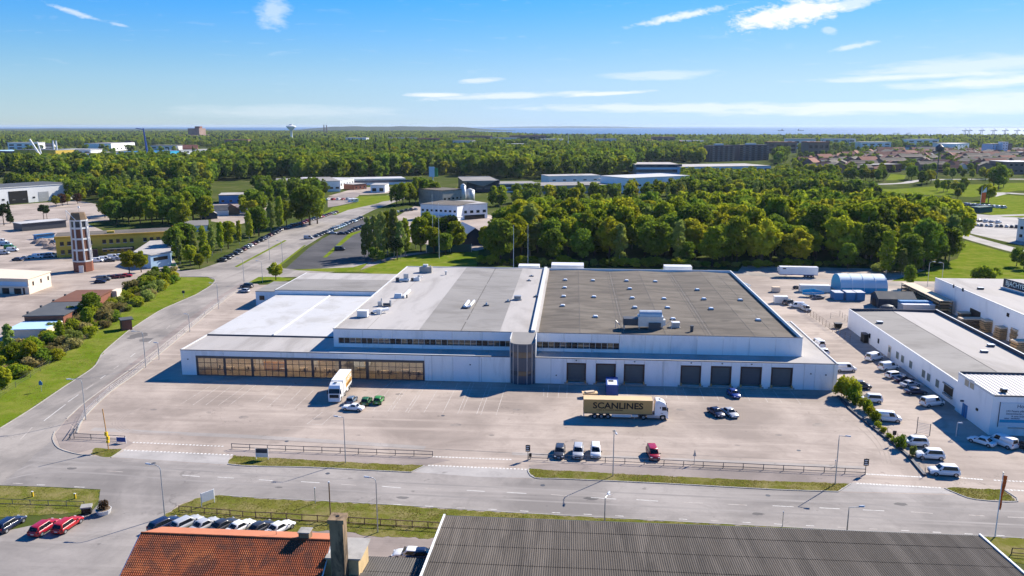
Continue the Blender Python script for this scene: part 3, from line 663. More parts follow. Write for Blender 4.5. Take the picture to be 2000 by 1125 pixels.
mb = MB(); strip(mb, smooth_line(px([(1900, 424), (1960, 421), (2040, 420), (2150, 428)]), 4), 8, Z_ROAD); struct('road', mb, 'apron')
mb = MB(); strip(mb, smooth_line(px([(1930, 383), (1960, 377), (2000, 379), (2150, 384)]), 4), 12, Z_ROAD); struct('road', mb, 'apron')
mb = MB(); strip(mb, smooth_line(px([(1560, 352), (1660, 360), (1760, 358), (1800, 352), (1900, 350), (2100, 350)]), 4), 10, Z_ROAD); struct('road', mb, 'apron')
sheet('lawn', [(1640, 362), (1740, 370), (1850, 362), (1990, 357), (2150, 356), (2150, 376), (1990, 372), (1900, 385), (1760, 378)], 'lawn', Z_LOT)
sheet('lawn', [(1730, 352), (1740, 340), (1770, 342), (1765, 352)], 'lawn', Z_LOT)
sheet('lawn', [(1224, 303), (1235, 297), (1252, 297), (1240, 306)], 'lawn', .06)
sheet('yard', [(412, 432), (416, 398), (520, 396), (530, 402), (500, 430), (460, 440)], 'yard', Z_LOT - .002)

# ------------------------------------------------------------------ the white warehouse
FY, UY, XL, XR = 170.3, 176.2, -89.7, 57.7
wh = thing('warehouse', 'long white warehouse with glazed showroom front, loading docks and flat grey roofs', 'warehouse', (XL, FY, 0))
bays = [-85.69, -79.59, -79.13, -73.06, -72.61, -65.22, -64.77, -58.93, -58.48, -52.52, -52.08, -46.3, -45.71, -33.22]
GX0, GX1, GZ1 = -86.1, -32.9, 4.68
docks = [(-.91, 3.36), (5.54, 9.92), (11.73, 16.23), (24.11, 28.53), (30.65, 35.07), (37.03, 41.57), (43.6, 48.16)]
DZ0, DZ1 = .75, 4.95
M['wall_b'] = srf('white_cladding_b', (.82, .82, .83), .55, .04, .5, (1, 1, .25), dirt=(.3, .52, .68, (.60, .60, .60), .6)); M['wall_c'] = srf('white_cladding_c', (.84, .835, .82), .6, .04, .5, (1, 1, .2), dirt=(.5, .5, .66, (.58, .57, .55), .6)); M['door_b'] = srf('dock_door_steel_b', (.06, .08, .10), .5, .12, .6, (1, 1, 3))
def panel(x0, x1, z0, z1, y, t=.12, g=.03):
    mb = MB(); mb.box(x0 + g, x1 - g, y, y + t, z0, z1); mb.build('wall_panel', random.choice(['wall', 'wall', 'wall_b', 'wall_c']), wh)
def split(a, b, w0):
    n = max(1, round((b - a) / w0)); return [(a + (b - a) * i / n, a + (b - a) * (i + 1) / n) for i in range(n)]
# lower front: full-height panels between the openings, lintels above, core behind
for a, b in split(XL, GX0, 4) + split(GX1, -13.5, 6.6) + split(-7.9, docks[0][0], 3.6): panel(a, b, 0, 5.9, FY)
for a, b in split(GX0, GX1, 6.6): panel(a, b, GZ1, 5.9, FY)
prev = None
for i, (a, b) in enumerate(docks):
    panel(a, b, DZ1, 5.9, FY); panel(a, b, 0, DZ0 - .3, FY)
    c = docks[i + 1][0] if i + 1 < len(docks) else XR
    for s0, s1 in split(b, c, 4.2 if c < 50 else 5): panel(s0, s1, 0, 5.9, FY)
mb = MB()
mb.box(XL + .05, GX0 - .05, FY + .13, 183.9, 0, 5.7); mb.box(GX0 - .05, GX1 + .05, 184.2, 184.4, 0, 5.7)
mb.box(GX0 - .05, GX1 + .05, FY + .13, FY + .25, GZ1, 5.7)
mb.box(GX1 + .05, XR - .05, FY + 1.1, UY - .02, 0, 5.62)
for a, b in [(GX1 + .05, docks[0][0] - .04)] + [(docks[i][1] + .04, docks[i + 1][0] - .04) for i in range(6)] + [(docks[6][1] + .04, XR - .05)]: mb.box(a, b, FY + .13, FY + 1.12, 0, 5.6)
mb.box(docks[0][0] - .04, docks[6][1] + .04, FY + .13, FY + 1.12, DZ1 + .02, 5.61)
mb.build('wall_core', 'concrete', wh)
# side walls
mb = MB(); mb.box(XL - .0, XL + .12, FY + .13, 231.5, 0, 5.88); mb.build('side_wall', 'wall', wh)
mb = MB(); mb.box(XR - .12, XR, FY + .13, 209, 0, 5.88); mb.box(51.5, XR - .13, 208.85, 209, 0, 5.88); mb.box(55.4, 55.52, 209.01, 262, 0, 6.6); mb.build('side_wall', 'wall', wh)
# lower roof sheets
mb = MB(); mb.box(XL + .13, -55.5, FY + .26, 184.0, 5.64, 5.78); mb.build('roof', 'roof_pale', wh)
mb = MB(); mb.box(-55.49, XR - .13, FY + .26, UY - .01, 5.63, 5.77); mb.build('roof', 'roof_pale', wh)
mb = MB(); mb.box(51.7, XR - .13, UY, 209, 5.63, 5.76); mb.box(51.7, 55.4, 209.01, 262, 6.2, 6.32); mb.build('roof', 'roof_pale', wh)
# dark capping along the eaves
def cap(x0, x1, y0, y1, z, h=.10, mat='trim_and_shade', name='coping'):
    mb = MB(); mb.box(x0, x1, y0, y1, z, z + h); mb.build(name, mat, wh)
cap(XL - .06, GX1, FY - .06, FY + .25, 5.905); cap(GX1 + .01, -13.55, FY - .06, FY + .25, 5.905)
cap(-7.85, XR + .06, FY - .06, FY + .25, 5.905)
cap(XR - .2, XR + .05, FY + .26, 209, 5.90, .12, 'trim_white'); cap(XL - .05, XL + .2, FY + .26, 231.5, 5.90, .12, 'trim_white')
cap(-55.0, -21.5, FY + .9, FY + 1.25, 5.775, .1, 'trim_white', 'roof_pipe'); cap(-7.6, 22, FY + .9, FY + 1.1, 5.772, .08, 'trim_white', 'roof_pipe')
# white roof with its rib
mb = MB(); mb.box(XL + .13, -57.4, 184.01, 231.4, 5.6, 6.12); mb.build('roof', ['roof_white'], wh)
mb = MB(); mb.box(-73.2, -72.75, 184.2, 231.3, 6.12, 6.32); mb.build('roof_rib', 'trim_white', wh)
cap(XL + .1, -57.5, 183.86, 184.0, 5.78, .3, 'trim_and_shade', 'roof_step_shade')  # dark strip painting the shade on the step's front face
# upper halls
mb = MB(); mb.box(-55.3, -8.3, UY + .13, 260, 0.1, 9.9); mb.box(-8.29, 51.4, UY + .13, 260.2, .1, 9.2); mb.build('upper_core', 'concrete', wh)
up_l = (-54.2, -13.7, 6.75, 8.08); up_r = (-7.9, 10.9, 6.6, 8.05)
for a, b in split(-55.4, -13.45, 7):
    panel(a, b, 8.1, 10.1, UY); panel(a, b, 5.78, 6.7, UY)
panel(-55.4, -54.25, 6.7, 8.1, UY)
for a, b in split(-7.9, 10.9, 6.3): panel(a, b, 8.08, 10.1, UY); panel(a, b, 5.78, 6.55, UY)
for a, b in split(10.92, 51.5, 5.8): panel(a, b, 5.78, 10.1, UY)
for x, y0, y1 in ((-55.4, UY + .13, 260), (51.38, UY + .13, 260.2)):
    mb = MB(); mb.box(x, x + .12, y0, y1, 5.78, 10.1); mb.build('side_wall', 'wall', wh)
mb = MB(); mb.box(-55.4, 51.5, 260.21, 260.4, 0, 10.1); mb.build('rear_wall', 'wall', wh)
cap(-55.46, -13.4, UY - .06, UY + .14, 10.1); cap(-7.95, 51.56, UY - .06, UY + .14, 10.1)
cap(-55.5, -55.15, UY + .15, 260.2, 10.1, .12, 'trim_white'); cap(51.2, 51.56, UY + .15, 260.4, 10.1, .12, 'trim_white')
cap(-55.4, 51.5, 260.2, 260.5, 10.11, .1, 'trim_white')
# roofs of the upper halls: shallow ridges and valleys, strips of different felt
def roof_strip(xs, mat, name='roof_field'):
    mb = MB()
    for (xa, za), (xb, zb) in zip(xs[:-1], xs[1:]):
        n = 8
        for i in range(n):
            ya, yb = UY + .15 + (260.15 - UY) * i / n, UY + .15 + (260.15 - UY) * (i + 1) / n
            sag = lambda y: .03 * math.sin(y * .31 + xa)
            mb.face([(xa, ya, za + sag(ya) * 0), (xb, ya, zb), (xb, yb, zb), (xa, yb, za)])
    mb.build(name, mat, wh)
roof_strip([(-55.15, 10.05), (-45, 9.95), (-35.2, 10.12)], 'roof_pale')
roof_strip([(-35.2, 10.12), (-25.5, 9.92)], 'roof_mid'); roof_strip([(-25.5, 9.92), (-16.4, 10.1)], 'roof_mid')
roof_strip([(-16.4, 10.1), (-9.2, 9.9)], 'roof_pale')
roof_strip([(-7.6, 9.5), (2.0, 9.85)], 'roof_dark'); roof_strip([(2.0, 9.85), (11.8, 9.45)], 'roof_dark'); roof_strip([(11.8, 9.45), (21.5, 9.85)], 'roof_dark')
roof_strip([(21.5, 9.85), (31.5, 9.45)], 'roof_dark'); roof_strip([(31.5, 9.45), (41.5, 9.85)], 'roof_dark'); roof_strip([(41.5, 9.85), (51.38, 9.35)], 'roof_dark')
cap(-9.2, -8.25, UY + .2, 260.1, 9.3, 1.35, 'trim_white', 'parapet'); cap(-8.24, -7.6, UY + .2, 260.1, 9.2, .95, 'roof_pale', 'gutter')
# felt seams on the dark roof and the pale one
def seam(x, z, wd=.12, mat='trim_and_shade', y0=UY + .3, y1=260, br=.0):
    mb = MB(); y = y0
    while y < y1:
        l = random.uniform(6, 18) if br else y1 - y0
        mb = MB(); mb.box(x - wd / 2, x + wd / 2, y, min(y + l, y1), z, z + .02); mb.build('roof_seam', mat, wh); y += l + (random.uniform(.5, 3.0) if br else 0)
M['tar'] = srf('tar_seam', (.10, .092, .085), .9, .2, 1)
seam(2.0, 9.86, .14, 'tar', br=1); seam(21.5, 9.86, .14, 'tar', br=1); seam(41.5, 9.86, .14, 'tar', br=1); seam(-25.5, 9.93, .2, 'tar', br=1); seam(46.4, 9.62, .12, 'tar', br=1)
for x in (11.8, 31.5): seam(x - .7, 9.49, .1, 'tar'); seam(x, 9.46, .12, 'tar'); seam(x + .9, 9.5, .12, 'tar', br=1); seam(x + .35, 9.48, .08, 'roof_mid', br=1)
seam(-47.6, 9.99, .1, 'roof_mid', br=1)
# showroom glazing: seven windows of three rows of panes
surround = MB(); surround.box(GX0, GX1, FY - .14, FY + .1, GZ1 - .52, GZ1); surround.box(GX0, bays[0] - .02, FY - .13, FY + .1, 0, GZ1 - .53); surround.box(bays[-1] + .02, GX1, FY - .13, FY + .1, 0, GZ1 - .53); surround.box(bays[0] - .01, bays[-1] + .01, FY - .12, FY + .1, 0, .19)
surround.build('window_surround', 'frame', wh)
ncol = [4, 4, 5, 4, 4, 4, 8]; rows = [.22, 1.45, 3.05, 4.16]
for k in range(7):
    a, b = bays[2 * k], bays[2 * k + 1]; n = ncol[k]; fw = .055
    fr = MB()
    for i in range(n + 1): x = a + (b - a) * i / n; fr.box(x - fw, x + fw, FY - .05, FY + .05, .2, 4.16)
    for z in rows[1:3]: fr.box(a, b, FY - .045, FY + .045, z - .045, z + .045)
    if k < 6: fr.box(b + .05, bays[2 * k + 2] - .05, FY - .11, FY + .09, .2, 4.15)
    wn = fr.build('window', 'frame', wh)
    for i in range(n):
        for j in range(3):
            x0, x1 = a + (b - a) * i / n + fw, a + (b - a) * (i + 1) / n - fw
            g_ = MB(); g_.box(x0, x1, FY - .006, FY + .006, rows[j] + .045, rows[j + 1] - .045); g_.build('pane', 'glass', wn)
# clerestory strips
def clerestory(x0, x1, z0, z1, n):
    fr = MB()
    for i in range(n + 1): x = x0 + (x1 - x0) * i / n; fr.box(x - .04, x + .04, UY - .03, UY + .1, z0, z1)
    fr.box(x0, x1, UY - .10, UY + .1, z0 - .10, z0 - .01); fr.box(x0, x1, UY - .02, UY + .1, z1 - .06, z1)
    wn = fr.build('window', 'trim_white', wh)
    for i in range(n):
        xa, xb = x0 + (x1 - x0) * i / n + .05, x0 + (x1 - x0) * (i + 1) / n - .05
        g_ = MB(); g_.box(xa, xb, UY + .04, UY + .06, z0, z1 - .06)
        g_.build('pane', random.choice(['glass_dark', 'glass_dark', 'pane_warm', 'pane_grey']), wn)
M['pane_warm'] = gloss('warm_window_glass', (.10, .075, .05), .06, .9); M['pane_grey'] = gloss('grey_window_glass', (.055, .06, .07), .05, .9)
clerestory(*up_l[:2], *up_l[2:], 30); clerestory(*up_r[:2], *up_r[2:], 14)
# stair tower: a glazed half-octagon with a sloping roof
tp = [(-13.42, FY + .05), (-12.75, FY - .75), (-11.7, FY - 1.25), (-9.7, FY - 1.25), (-8.65, FY - .75), (-8.0, FY + .05)]
tz = [(0, 2.0, 'tower_panel'), (2.0, 3.1, 'pane_warm'), (3.1, 6.1, 'tower_panel'), (6.1, 7.5, 'pane_warm'), (7.5, 9.2, 'tower_panel')]
M['tower_panel'] = gloss('slate_blue_panel', (.06, .085, .12), .25, .5)
mb = MB(); mb.prism([(-13.42, UY + .1)] + tp + [(-8.0, UY + .1)], 0, 9.15); mb.build('stair_tower', 'steel_dk', wh)
tw = MB()
top = [(-13.46, UY + .1, 10.2)] + [(x, y - .06, 9.35) for x, y in tp] + [(-7.96, UY + .1, 10.2)]
tw.mesh(top + [(x, y, 9.16) for x, y, z in top], [tuple(range(8))] + [(i, (i + 1) % 8, 8 + (i + 1) % 8, 8 + i)[::-1] for i in range(8)])
tr = tw.build('tower_roof', 'roof_mid', wh)
for B6 in ((-13.6, -13.44, FY, UY + .1, 5.9, 10.2), (-7.97, -7.8, FY - .02, UY + .1, 0, 10.2), (-13.6, -13.44, FY - .02, FY + .2, 0, 5.9)): mb = MB(); mb.box(*B6); mb.build('tower_fin', 'trim_white', wh)
for (xa, ya), (xb, yb) in zip(tp[:-1], tp[1:]):
    dx, dy = xb - xa, yb - ya; l = math.hypot(dx, dy); nx, ny = dy / l, -dx / l
    n = 3 if l > 1.8 else 1
    for z0, z1, mt in tz:
        for i in range(n):
            p0 = (xa + dx * (i / n) + dx / l * .04, ya + dy * (i / n) + dy / l * .04); p1 = (xa + dx * ((i + 1) / n) - dx / l * .04, ya + dy * ((i + 1) / n) - dy / l * .04)
            mb = MB(); mb.prism([p0, p1, (p1[0] + nx * .04, p1[1] + ny * .04), (p0[0] + nx * .04, p0[1] + ny * .04)], z0 + .05, z1 - .05)
            mb.build('pane', M['pane_grey'] if (mt == 'pane_warm' and n == 1) else M[mt], wh)
    mb = MB(); mb.prism([(xa - .07, ya), (xa + .07, ya), (xa + nx * .09 + .07, ya + ny * .09), (xa + nx * .09 - .07, ya + ny * .09)], 0, 9.16); mb.build('mullion', 'steel', wh)
# loading docks
for a, b in docks:
    mb = MB(); mb.box(a + .3, b - .3, FY + .3, FY + .4, DZ0, DZ1 - .3)
    for i in range(1, 6): mb.box(a + .3, b - .3, FY + .285, FY + .31, DZ0 + i * .65, DZ0 + i * .65 + .03)
    dd = mb.build('dock_door', random.choice(['door', 'door', 'door_b']), wh)
    mb = MB(); mb.box(a, a + .3, FY - .08, FY + .42, DZ0 - .05, DZ1); mb.box(b - .3, b, FY - .08, FY + .42, DZ0 - .05, DZ1); mb.box(a + .31, b - .31, FY - .078, FY + .42, DZ1 - .3, DZ1 - .003); mb.build('door_frame', 'brown', dd)
    mb = MB(); mb.box(a - .5, b + .5, FY - .45, FY - .09, 0, .42); mb.build('dock_sill', 'concrete', dd)
    for x in (a + .12, b - .12):
        mb = MB(); mb.box(x - .16, x + .16, FY - .62, FY - .1, .43, .95); mb.build('bumper', 'amber', dd)
# annex at the rear left
mb = MB(); mb.box(-90.4, -57.6, 231.6, 261, 0, 7.3); mb.build('annex', ['wall'], wh)
mb = MB(); mb.box(-90.2, -57.6, 231.9, 250.0, 7.305, 7.38); mb.build('roof', 'roof_mid', wh)
mb = MB(); mb.box(-90.2, -57.6, 250.01, 260.8, 7.305, 7.38); mb.build('roof', 'roof_pale', wh)
cap(-90.5, -57.6, 231.5, 231.8, 7.31, .12); cap(-90.5, -90.2, 231.9, 261, 7.31, .12, 'trim_white')
mb = MB(); mb.box(-100.2, -90.45, 240.5, 256.5, 0, 4.9); mb.build('annex', ['wall'], wh)
mb = MB(); mb.box(-100.3, -90.45, 240.4, 256.6, 4.91, 5.06); mb.build('roof', 'roof_mid', wh)
mb = MB(); mb.box(-96.5, -91.2, 240.3, 240.45, 0, 2.4); mb.build('door', 'brown', wh)
mb = MB(); mb.box(-99, -97.4, 240.36, 240.47, 2.2, 3.6); mb.build('window', 'glass_dark', wh)
# block behind the hall, seen over the rear edge
mb = MB(); mb.box(-7.0, 3.8, 262, 268, 0, 10.9); mb.build('plant_room', 'offwhite', wh)
mb = MB(); mb.box(-18, -11, 261.5, 266, 0, 10.6); mb.build('plant_room', 'offwhite', wh)
mb = MB(); mb.box(30.5, 39.5, 263, 267, 0, 10.8); mb.build('plant_room', 'offwhite', wh)
# warm interior behind the glass
mb = MB(); mb.box(GX0 - .04, GX1 + .04, FY + .26, 184.2, 0.02, .1); mb.build('showroom_floor', srf('showroom_floor', (.30, .24, .17), .6, .1, .5), wh)
mb = MB(); mb.box(GX0 - .04, GX1 + .04, 182.5, 182.6, .1, 5.4); mb.build('showroom_wall', srf('showroom_wall', (.58, .45, .29), .8, .08, .4, big=(.12, .5, .6, (.36, .25, .15), .8)), wh)
mb = MB(); mb.box(GX0 - .04, GX1 + .04, FY + .27, 182.4, 5.42, 5.5); mb.build('showroom_ceiling', 'wall2', wh)
M['lamp_warm'] = emit('showroom_lamp', (1.0, .76, .46), 15.0)
for i in range(11):
    x = GX0 + 2.6 + i * 4.8
    for y in (173.5, 178.5):
        mb = MB(); mb.box(x, x + 1.6, y, y + .5, 5.30, 5.38); mb.build('ceiling_lamp', 'lamp_warm', wh)
# rooflights
sky_px = [(1104, 546), (1103, 561), (1101, 578), (1099, 596), (1158, 547), (1160, 579), (1163, 617.5), (1230, 563), (1235, 581), (1240, 599.5), (1280, 549), (1297, 582.5), (1362, 565), (1375, 583), (1389, 602), (1446, 585), (1481, 624), (1314.5, 622), (1224, 547.5), (1304, 600)]
for i, (u, v) in enumerate(sky_px):
    x, y = at(u, v, 10.0); mb = MB()
    mb.prism([(x - .62, y - .62), (x + .62, y - .62), (x + .62, y + .62), (x - .62, y + .62)], 9.4, 10.02); rl = mb.build('rooflight', 'concrete', wh)
    mb = MB(); P0 = [(x - .6, y - .6, 10.02), (x + .6, y - .6, 10.02), (x + .6, y + .6, 10.02), (x - .6, y + .6, 10.02)]; P1 = [(x - .4, y - .4, 10.22), (x + .4, y - .4, 10.22), (x + .4, y + .4, 10.22), (x - .4, y + .4, 10.22)]
    mb.loft([P0, P1], caps=True); mb.build('dome', 'white', rl)
# roof plant: every unit a thing of its own, standing on the roof
def unit(name, label, u, v, z, parts, cat='roof vent', rz=0.0, group=None):
    x, y = at(u, v, z); t = thing(name, label, cat, (x, y, z), rz, group)
    for nm, mt, fn in parts:
        mb = MB(); fn(mb); mb.build(nm, mt, t, world=False)
    return t
B = lambda *a: (lambda mb: mb.box(*a))
T = lambda pts, r, n=10: (lambda mb: mb.tube(pts, r, n))
unit('air_handling_unit', 'big silver air handling unit on steel legs on the dark roof', 1255, 642, 9.45, [
    ('casing', 'duct', B(-1.2, 4.6, -1.6, 1.2, .9, 3.3)), ('casing', 'steel_dk', B(-4.6, -1.25, -1.5, 1.1, 1.1, 2.7)), ('cowl', 'duct', T([(-.9, -.2, 3.3), (4.3, -.2, 3.3)], 1.25, 14)),
    ('base_box', 'steel_dk', B(1.2, 4.0, -2.2, -1.61, .2, 1.9)), ('fan_box', 'offwhite', B(4.61, 5.2, -.8, .6, 1.0, 2.4)),
    ('leg', 'steel', B(-4.5, -4.3, -1.4, -1.2, 0, 1.1)), ('leg', 'steel', B(-4.5, -4.3, .8, 1.0, 0, 1.1)), ('leg', 'steel', B(-1.0, -.8, -1.4, -1.2, 0, .9)), ('leg', 'steel', B(4.3, 4.5, .8, 1.0, 0, .9)), ('leg', 'steel', B(4.3, 4.5, -1.5, -1.3, 0, .9)),
    ('pipe', 'steel', T([(-6.3, .2, 0), (-6.3, .2, 1.9), (-5.4, -.6, 1.0)], .09)), ('brace', 'steel', T([(5.2, -.4, 1.2), (7.0, .4, 2.4), (6.6, -1.0, .1)], .07))], 'air unit')
unit('extract_fan', 'grey boxy extract fan beside the big silver air unit', 1319, 640, 9.6, [('casing', 'steel', B(-.9, .9, -.7, .7, .2, 1.3)), ('base', 'concrete', B(-1.5, 1.1, -.8, .8, 0, .22)), ('lid', 'white', B(-.95, .95, -.75, .75, 1.31, 1.42))])
unit('chimney_pot', 'short dark flue pipe standing near the front edge of the dark roof', 1351, 647, 9.7, [('pipe', 'steel_dk', T([(0, 0, 0), (0, 0, 1.2)], .38)), ('cap', 'steel_dk', T([(0, 0, 1.22), (0, 0, 1.35)], .48))])
unit('air_conditioner', 'beige louvred box unit near the left edge of the pale roof', 709, 619, 10.0, [('casing', 'offwhite', B(-1.25, 1.25, -.8, .8, .15, 1.6)), ('lid', 'white', B(-1.3, 1.3, -.85, .85, 1.61, 1.7)), ('foot', 'steel_dk', B(-1.1, 1.1, -.6, .6, 0, .14))])
unit('duct_fan', 'white elbow duct with fan boxes on the pale roof', 741, 613, 10.0, [('duct', 'white', T([(-1.6, 0, .5), (.2, .2, .9), (1.9, 1.7, .9)], .42)), ('fan_box', 'offwhite', B(-.6, .5, -.6, .5, 0, 1.3)), ('foot', 'steel_dk', B(-2.2, -1.3, -.3, .3, 0, .45))])
unit('fan_cluster', 'cluster of grey fans and pipes behind the elbow duct', 748, 598, 10.0, [('fan_box', 'steel', B(-1.3, -.2, -.4, .5, 0, 1.2)), ('fan_box', 'steel_dk', B(.1, 2.0, -.3, .4, .2, .8)), ('pipe', 'steel', T([(2.0, 0, 0), (2.0, 0, 1.6)], .28)), ('pipe', 'steel', T([(-.5, .3, 1.2), (-.4, .4, 2.0)], .16)), ('rail', 'steel_dk', B(-1.6, 2.2, -.55, -.45, .1, .2))])
unit('roof_hood', 'white wedge-shaped roof hood with a long pale duct', 778, 582, 10.0, [('hood', 'offwhite', lambda mb: mb.loft([[(-1.2, -.6, 0), (1.0, -.6, 0), (1.0, .8, 0), (-1.2, .8, 0)], [(-1.0, .0, 1.2), (.9, .0, 1.2), (.9, .7, 1.2), (-1.0, .7, 1.2)]])), ('duct', 'trim_white', B(1.1, 1.7, .0, 9.0, .1, .7)), ('flue', 'steel_dk', T([(2.3, .4, 0), (2.3, .4, .9)], .2))])
unit('roof_fan', 'grey roof fan with a tall rectangular stack', 790, 550, 10.0, [('stack', 'steel', B(-.3, 1.2, .2, .9, 0, 2.3)), ('fan_box', 'steel_dk', B(-2.6, -1.6, -.5, .4, 0, 1.2)), ('duct', 'offwhite', T([(-1.6, 0, .5), (1.6, -.1, .6)], .4))])
unit('roof_fan', 'low grey roof fan with a raised cowl beside the tall stack', 814, 548, 10.0, [('fan_box', 'offwhite', B(-.9, 1.0, -.6, .6, 0, 1.0)), ('cowl', 'steel', T([(.6, .2, 1.0), (.6, .2, 1.7)], .35)), ('motor', 'steel_dk', B(-1.7, -.95, -.4, .4, .1, .8)), ('lid', 'offwhite', B(-.6, 1.6, .8, 1.4, .9, 1.1))])
unit('lift_housing', 'grey brick lift housing at the rear of the pale roof', 832, 532, 10.0, [('housing', 'concrete', B(-2.0, 2.0, -.9, 1.0, 0, 1.9)), ('top_box', 'offwhite', B(-.9, .6, -.2, .8, 1.91, 2.6)), ('vent', 'steel', T([(1.5, 0, 1.9), (1.5, 0, 2.3)], .2))])
unit('roof_cowl', 'small mushroom cowl on the rear of the pale roof', 871, 537, 10.0, [('pipe', 'steel', T([(0, 0, 0), (0, 0, 1.0)], .25)), ('cap', 'offwhite', T([(0, 0, 1.02), (0, 0, 1.3)], .45))])
unit('roof_duct', 'pair of long white ducts lying on the grey roof', 913, 602, 9.98, [('duct', 'white', T([(-.7, -.4, .5), (-.5, 6.2, .5)], .42)), ('duct', 'white', T([(.6, .4, .5), (.9, 6.6, .5)], .36)), ('elbow', 'white', T([(.6, .4, .5), (-.3, -.2, .3), (-1.0, -.4, .25)], .3)), ('foot', 'steel_dk', B(-1.3, .2, -.7, -.3, 0, .4))], 'roof duct')
for k, (u, v, z, lb) in enumerate([(950, 597, 10.0, 'small blue-grey fin vent on the grey roof'), (992, 590, 10.05, 'low vent hood on the pale strip of roof'), (1047, 580, 9.95, 'stubby vent next to the white parapet'), (1033, 549, 9.98, 'flat dark vent at the rear of the pale strip'), (1038, 540, 9.98, 'dark square hatch at the rear of the pale strip')]):
    unit('roof_vent', lb, u, v, z, [('base', 'steel_dk', B(-.7, .7, -.35, .35, 0, .25)), ('cowl', 'steel', lambda mb: mb.loft([[(-.35, -.3, .25), (.35, -.3, .25), (.35, .3, .25), (-.35, .3, .25)], [(-.1, -.2, .9 - .1 * k), (.25, -.2, .9 - .1 * k), (.25, .2, .9 - .1 * k), (-.1, .2, .9 - .1 * k)]]))])
unit('roof_unit', 'square grey roof box with slatted top on the pale strip', 1011, 586, 10.0, [('casing', 'steel', B(-.95, .95, -.6, .6, .15, 1.25)), ('slat', 'steel_dk', B(-.8, .8, -.62, -.58, .4, .6)), ('slat', 'steel_dk', B(-.8, .8, -.62, -.58, .8, 1.0)), ('base', 'steel_dk', B(-1.4, 1.1, -.7, .7, 0, .14))], 'roof unit')
# furniture seen through the showroom glass
dk = thing('desk', 'pale desk behind the showroom glass', 'desk', (-80, 174.5, .1), 0, 'desks in the glazed showroom')
mb = MB(); mb.box(-.9, .9, -.4, .4, .70, .76); mb.build('table_top', 'plank_pale', dk, False)
for sx in (-.8, .8):
    for sy in (-.33, .33): mb = MB(); mb.box(sx - .03, sx + .03, sy - .03, sy + .03, 0, .70); mb.build('leg', 'steel_dk', dk, False)
for x, y in ((-76, 175.5), (-67, 174.2), (-62.5, 175), (-56.5, 174.6), (-49, 176), (-43, 174.4), (-38.5, 175.4), (-35.5, 174.3)): copy_tree(dk, None, (x, y, .1), random.uniform(-.3, .3))
ch = thing('office_chair', 'dark office chair behind the showroom glass', 'chair', (-81, 173.2, .1), 0, 'dark chairs in the glazed showroom')
mb = MB(); mb.box(-.28, .28, -.28, .28, .42, .52); mb.build('seat', 'ink', ch, False)
mb = MB(); mb.box(-.27, .27, .24, .31, .55, 1.15); mb.build('backrest', 'ink', ch, False)
mb = MB(); mb.tube([(0, 0, .1), (0, 0, .42)], .04); mb.obox((0, 0), .4, .6, .06, 0, .09); mb.obox((0, 0), 1.97, .6, .06, 0, .085); mb.build('pedestal', 'steel_dk', ch, False)
for x, y in ((-82.5, 174), (-79, 172.6), (-75.4, 173.4), (-74, 174), (-61.5, 173.4), (-59.6, 174.2), (-56, 173), (-54.5, 173.6), (-44.2, 173.2), (-41.5, 173.6), (-37, 173.4), (-34.8, 172.8)): copy_tree(ch, None, (x, y, .1), random.uniform(-3, 3))
ob = thing('orange_cabinet', 'orange cabinet row behind the showroom glass', 'cabinet', (-69.5, 175.4, .1))
mb = MB(); mb.box(-2.6, 2.6, -.3, .3, 0, 1.9); mb.build('carcass', srf('orange_laminate', (.55, .22, .03), .5, .1, 1), ob, False)
for i in range(5): mb = MB(); mb.box(-2.55 + i * 1.03, -1.6 + i * 1.03, -.33, -.305, .1, 1.85); mb.build('door', srf('orange_door_%d' % i, (.6 - .06 * (i % 2), .25, .04), .4, .1, 1), ob, False)
for i, (x, y) in enumerate(((-60.8, 178), (-48.2, 178.6), (-47, 178.2), (-74.5, 178.3))):
    pn = thing('display_board', 'tall white display board standing inside the showroom', 'display board', (x, y, .1), .1, 'white display boards in the showroom')
    mb = MB(); mb.box(-.7, .7, -.03, .03, .3, 2.3); mb.build('board', 'white', pn, False)
    mb = MB(); mb.box(-.65, -.58, -.25, .25, 0, .3); mb.box(.58, .65, -.25, .25, 0, .3); mb.build('stand', 'steel', pn, False)
# downpipes, wall lamps and small fixings on the front
for x in (-31.2, -20.5, 20.4, 50.6, 56.8):
    mb = MB(); mb.tube([(x, FY - .09, 0), (x, FY - .09, 5.9)], .07, 6); mb.build('downpipe', 'offwhite', wh)
for x, z in ((1.2, 5.45), (14, 5.45), (26.3, 5.45), (33, 5.45), (39.3, 5.45), (52, 3.6), (55.2, 3.4), (-22.5, 3.9), (-3.2, 1.9), (-88, 3.7)):
    mb = MB(); mb.box(x - .14, x + .14, FY - .2, FY - .01, z, z + .2); mb.build('wall_lamp', 'steel_dk', wh)

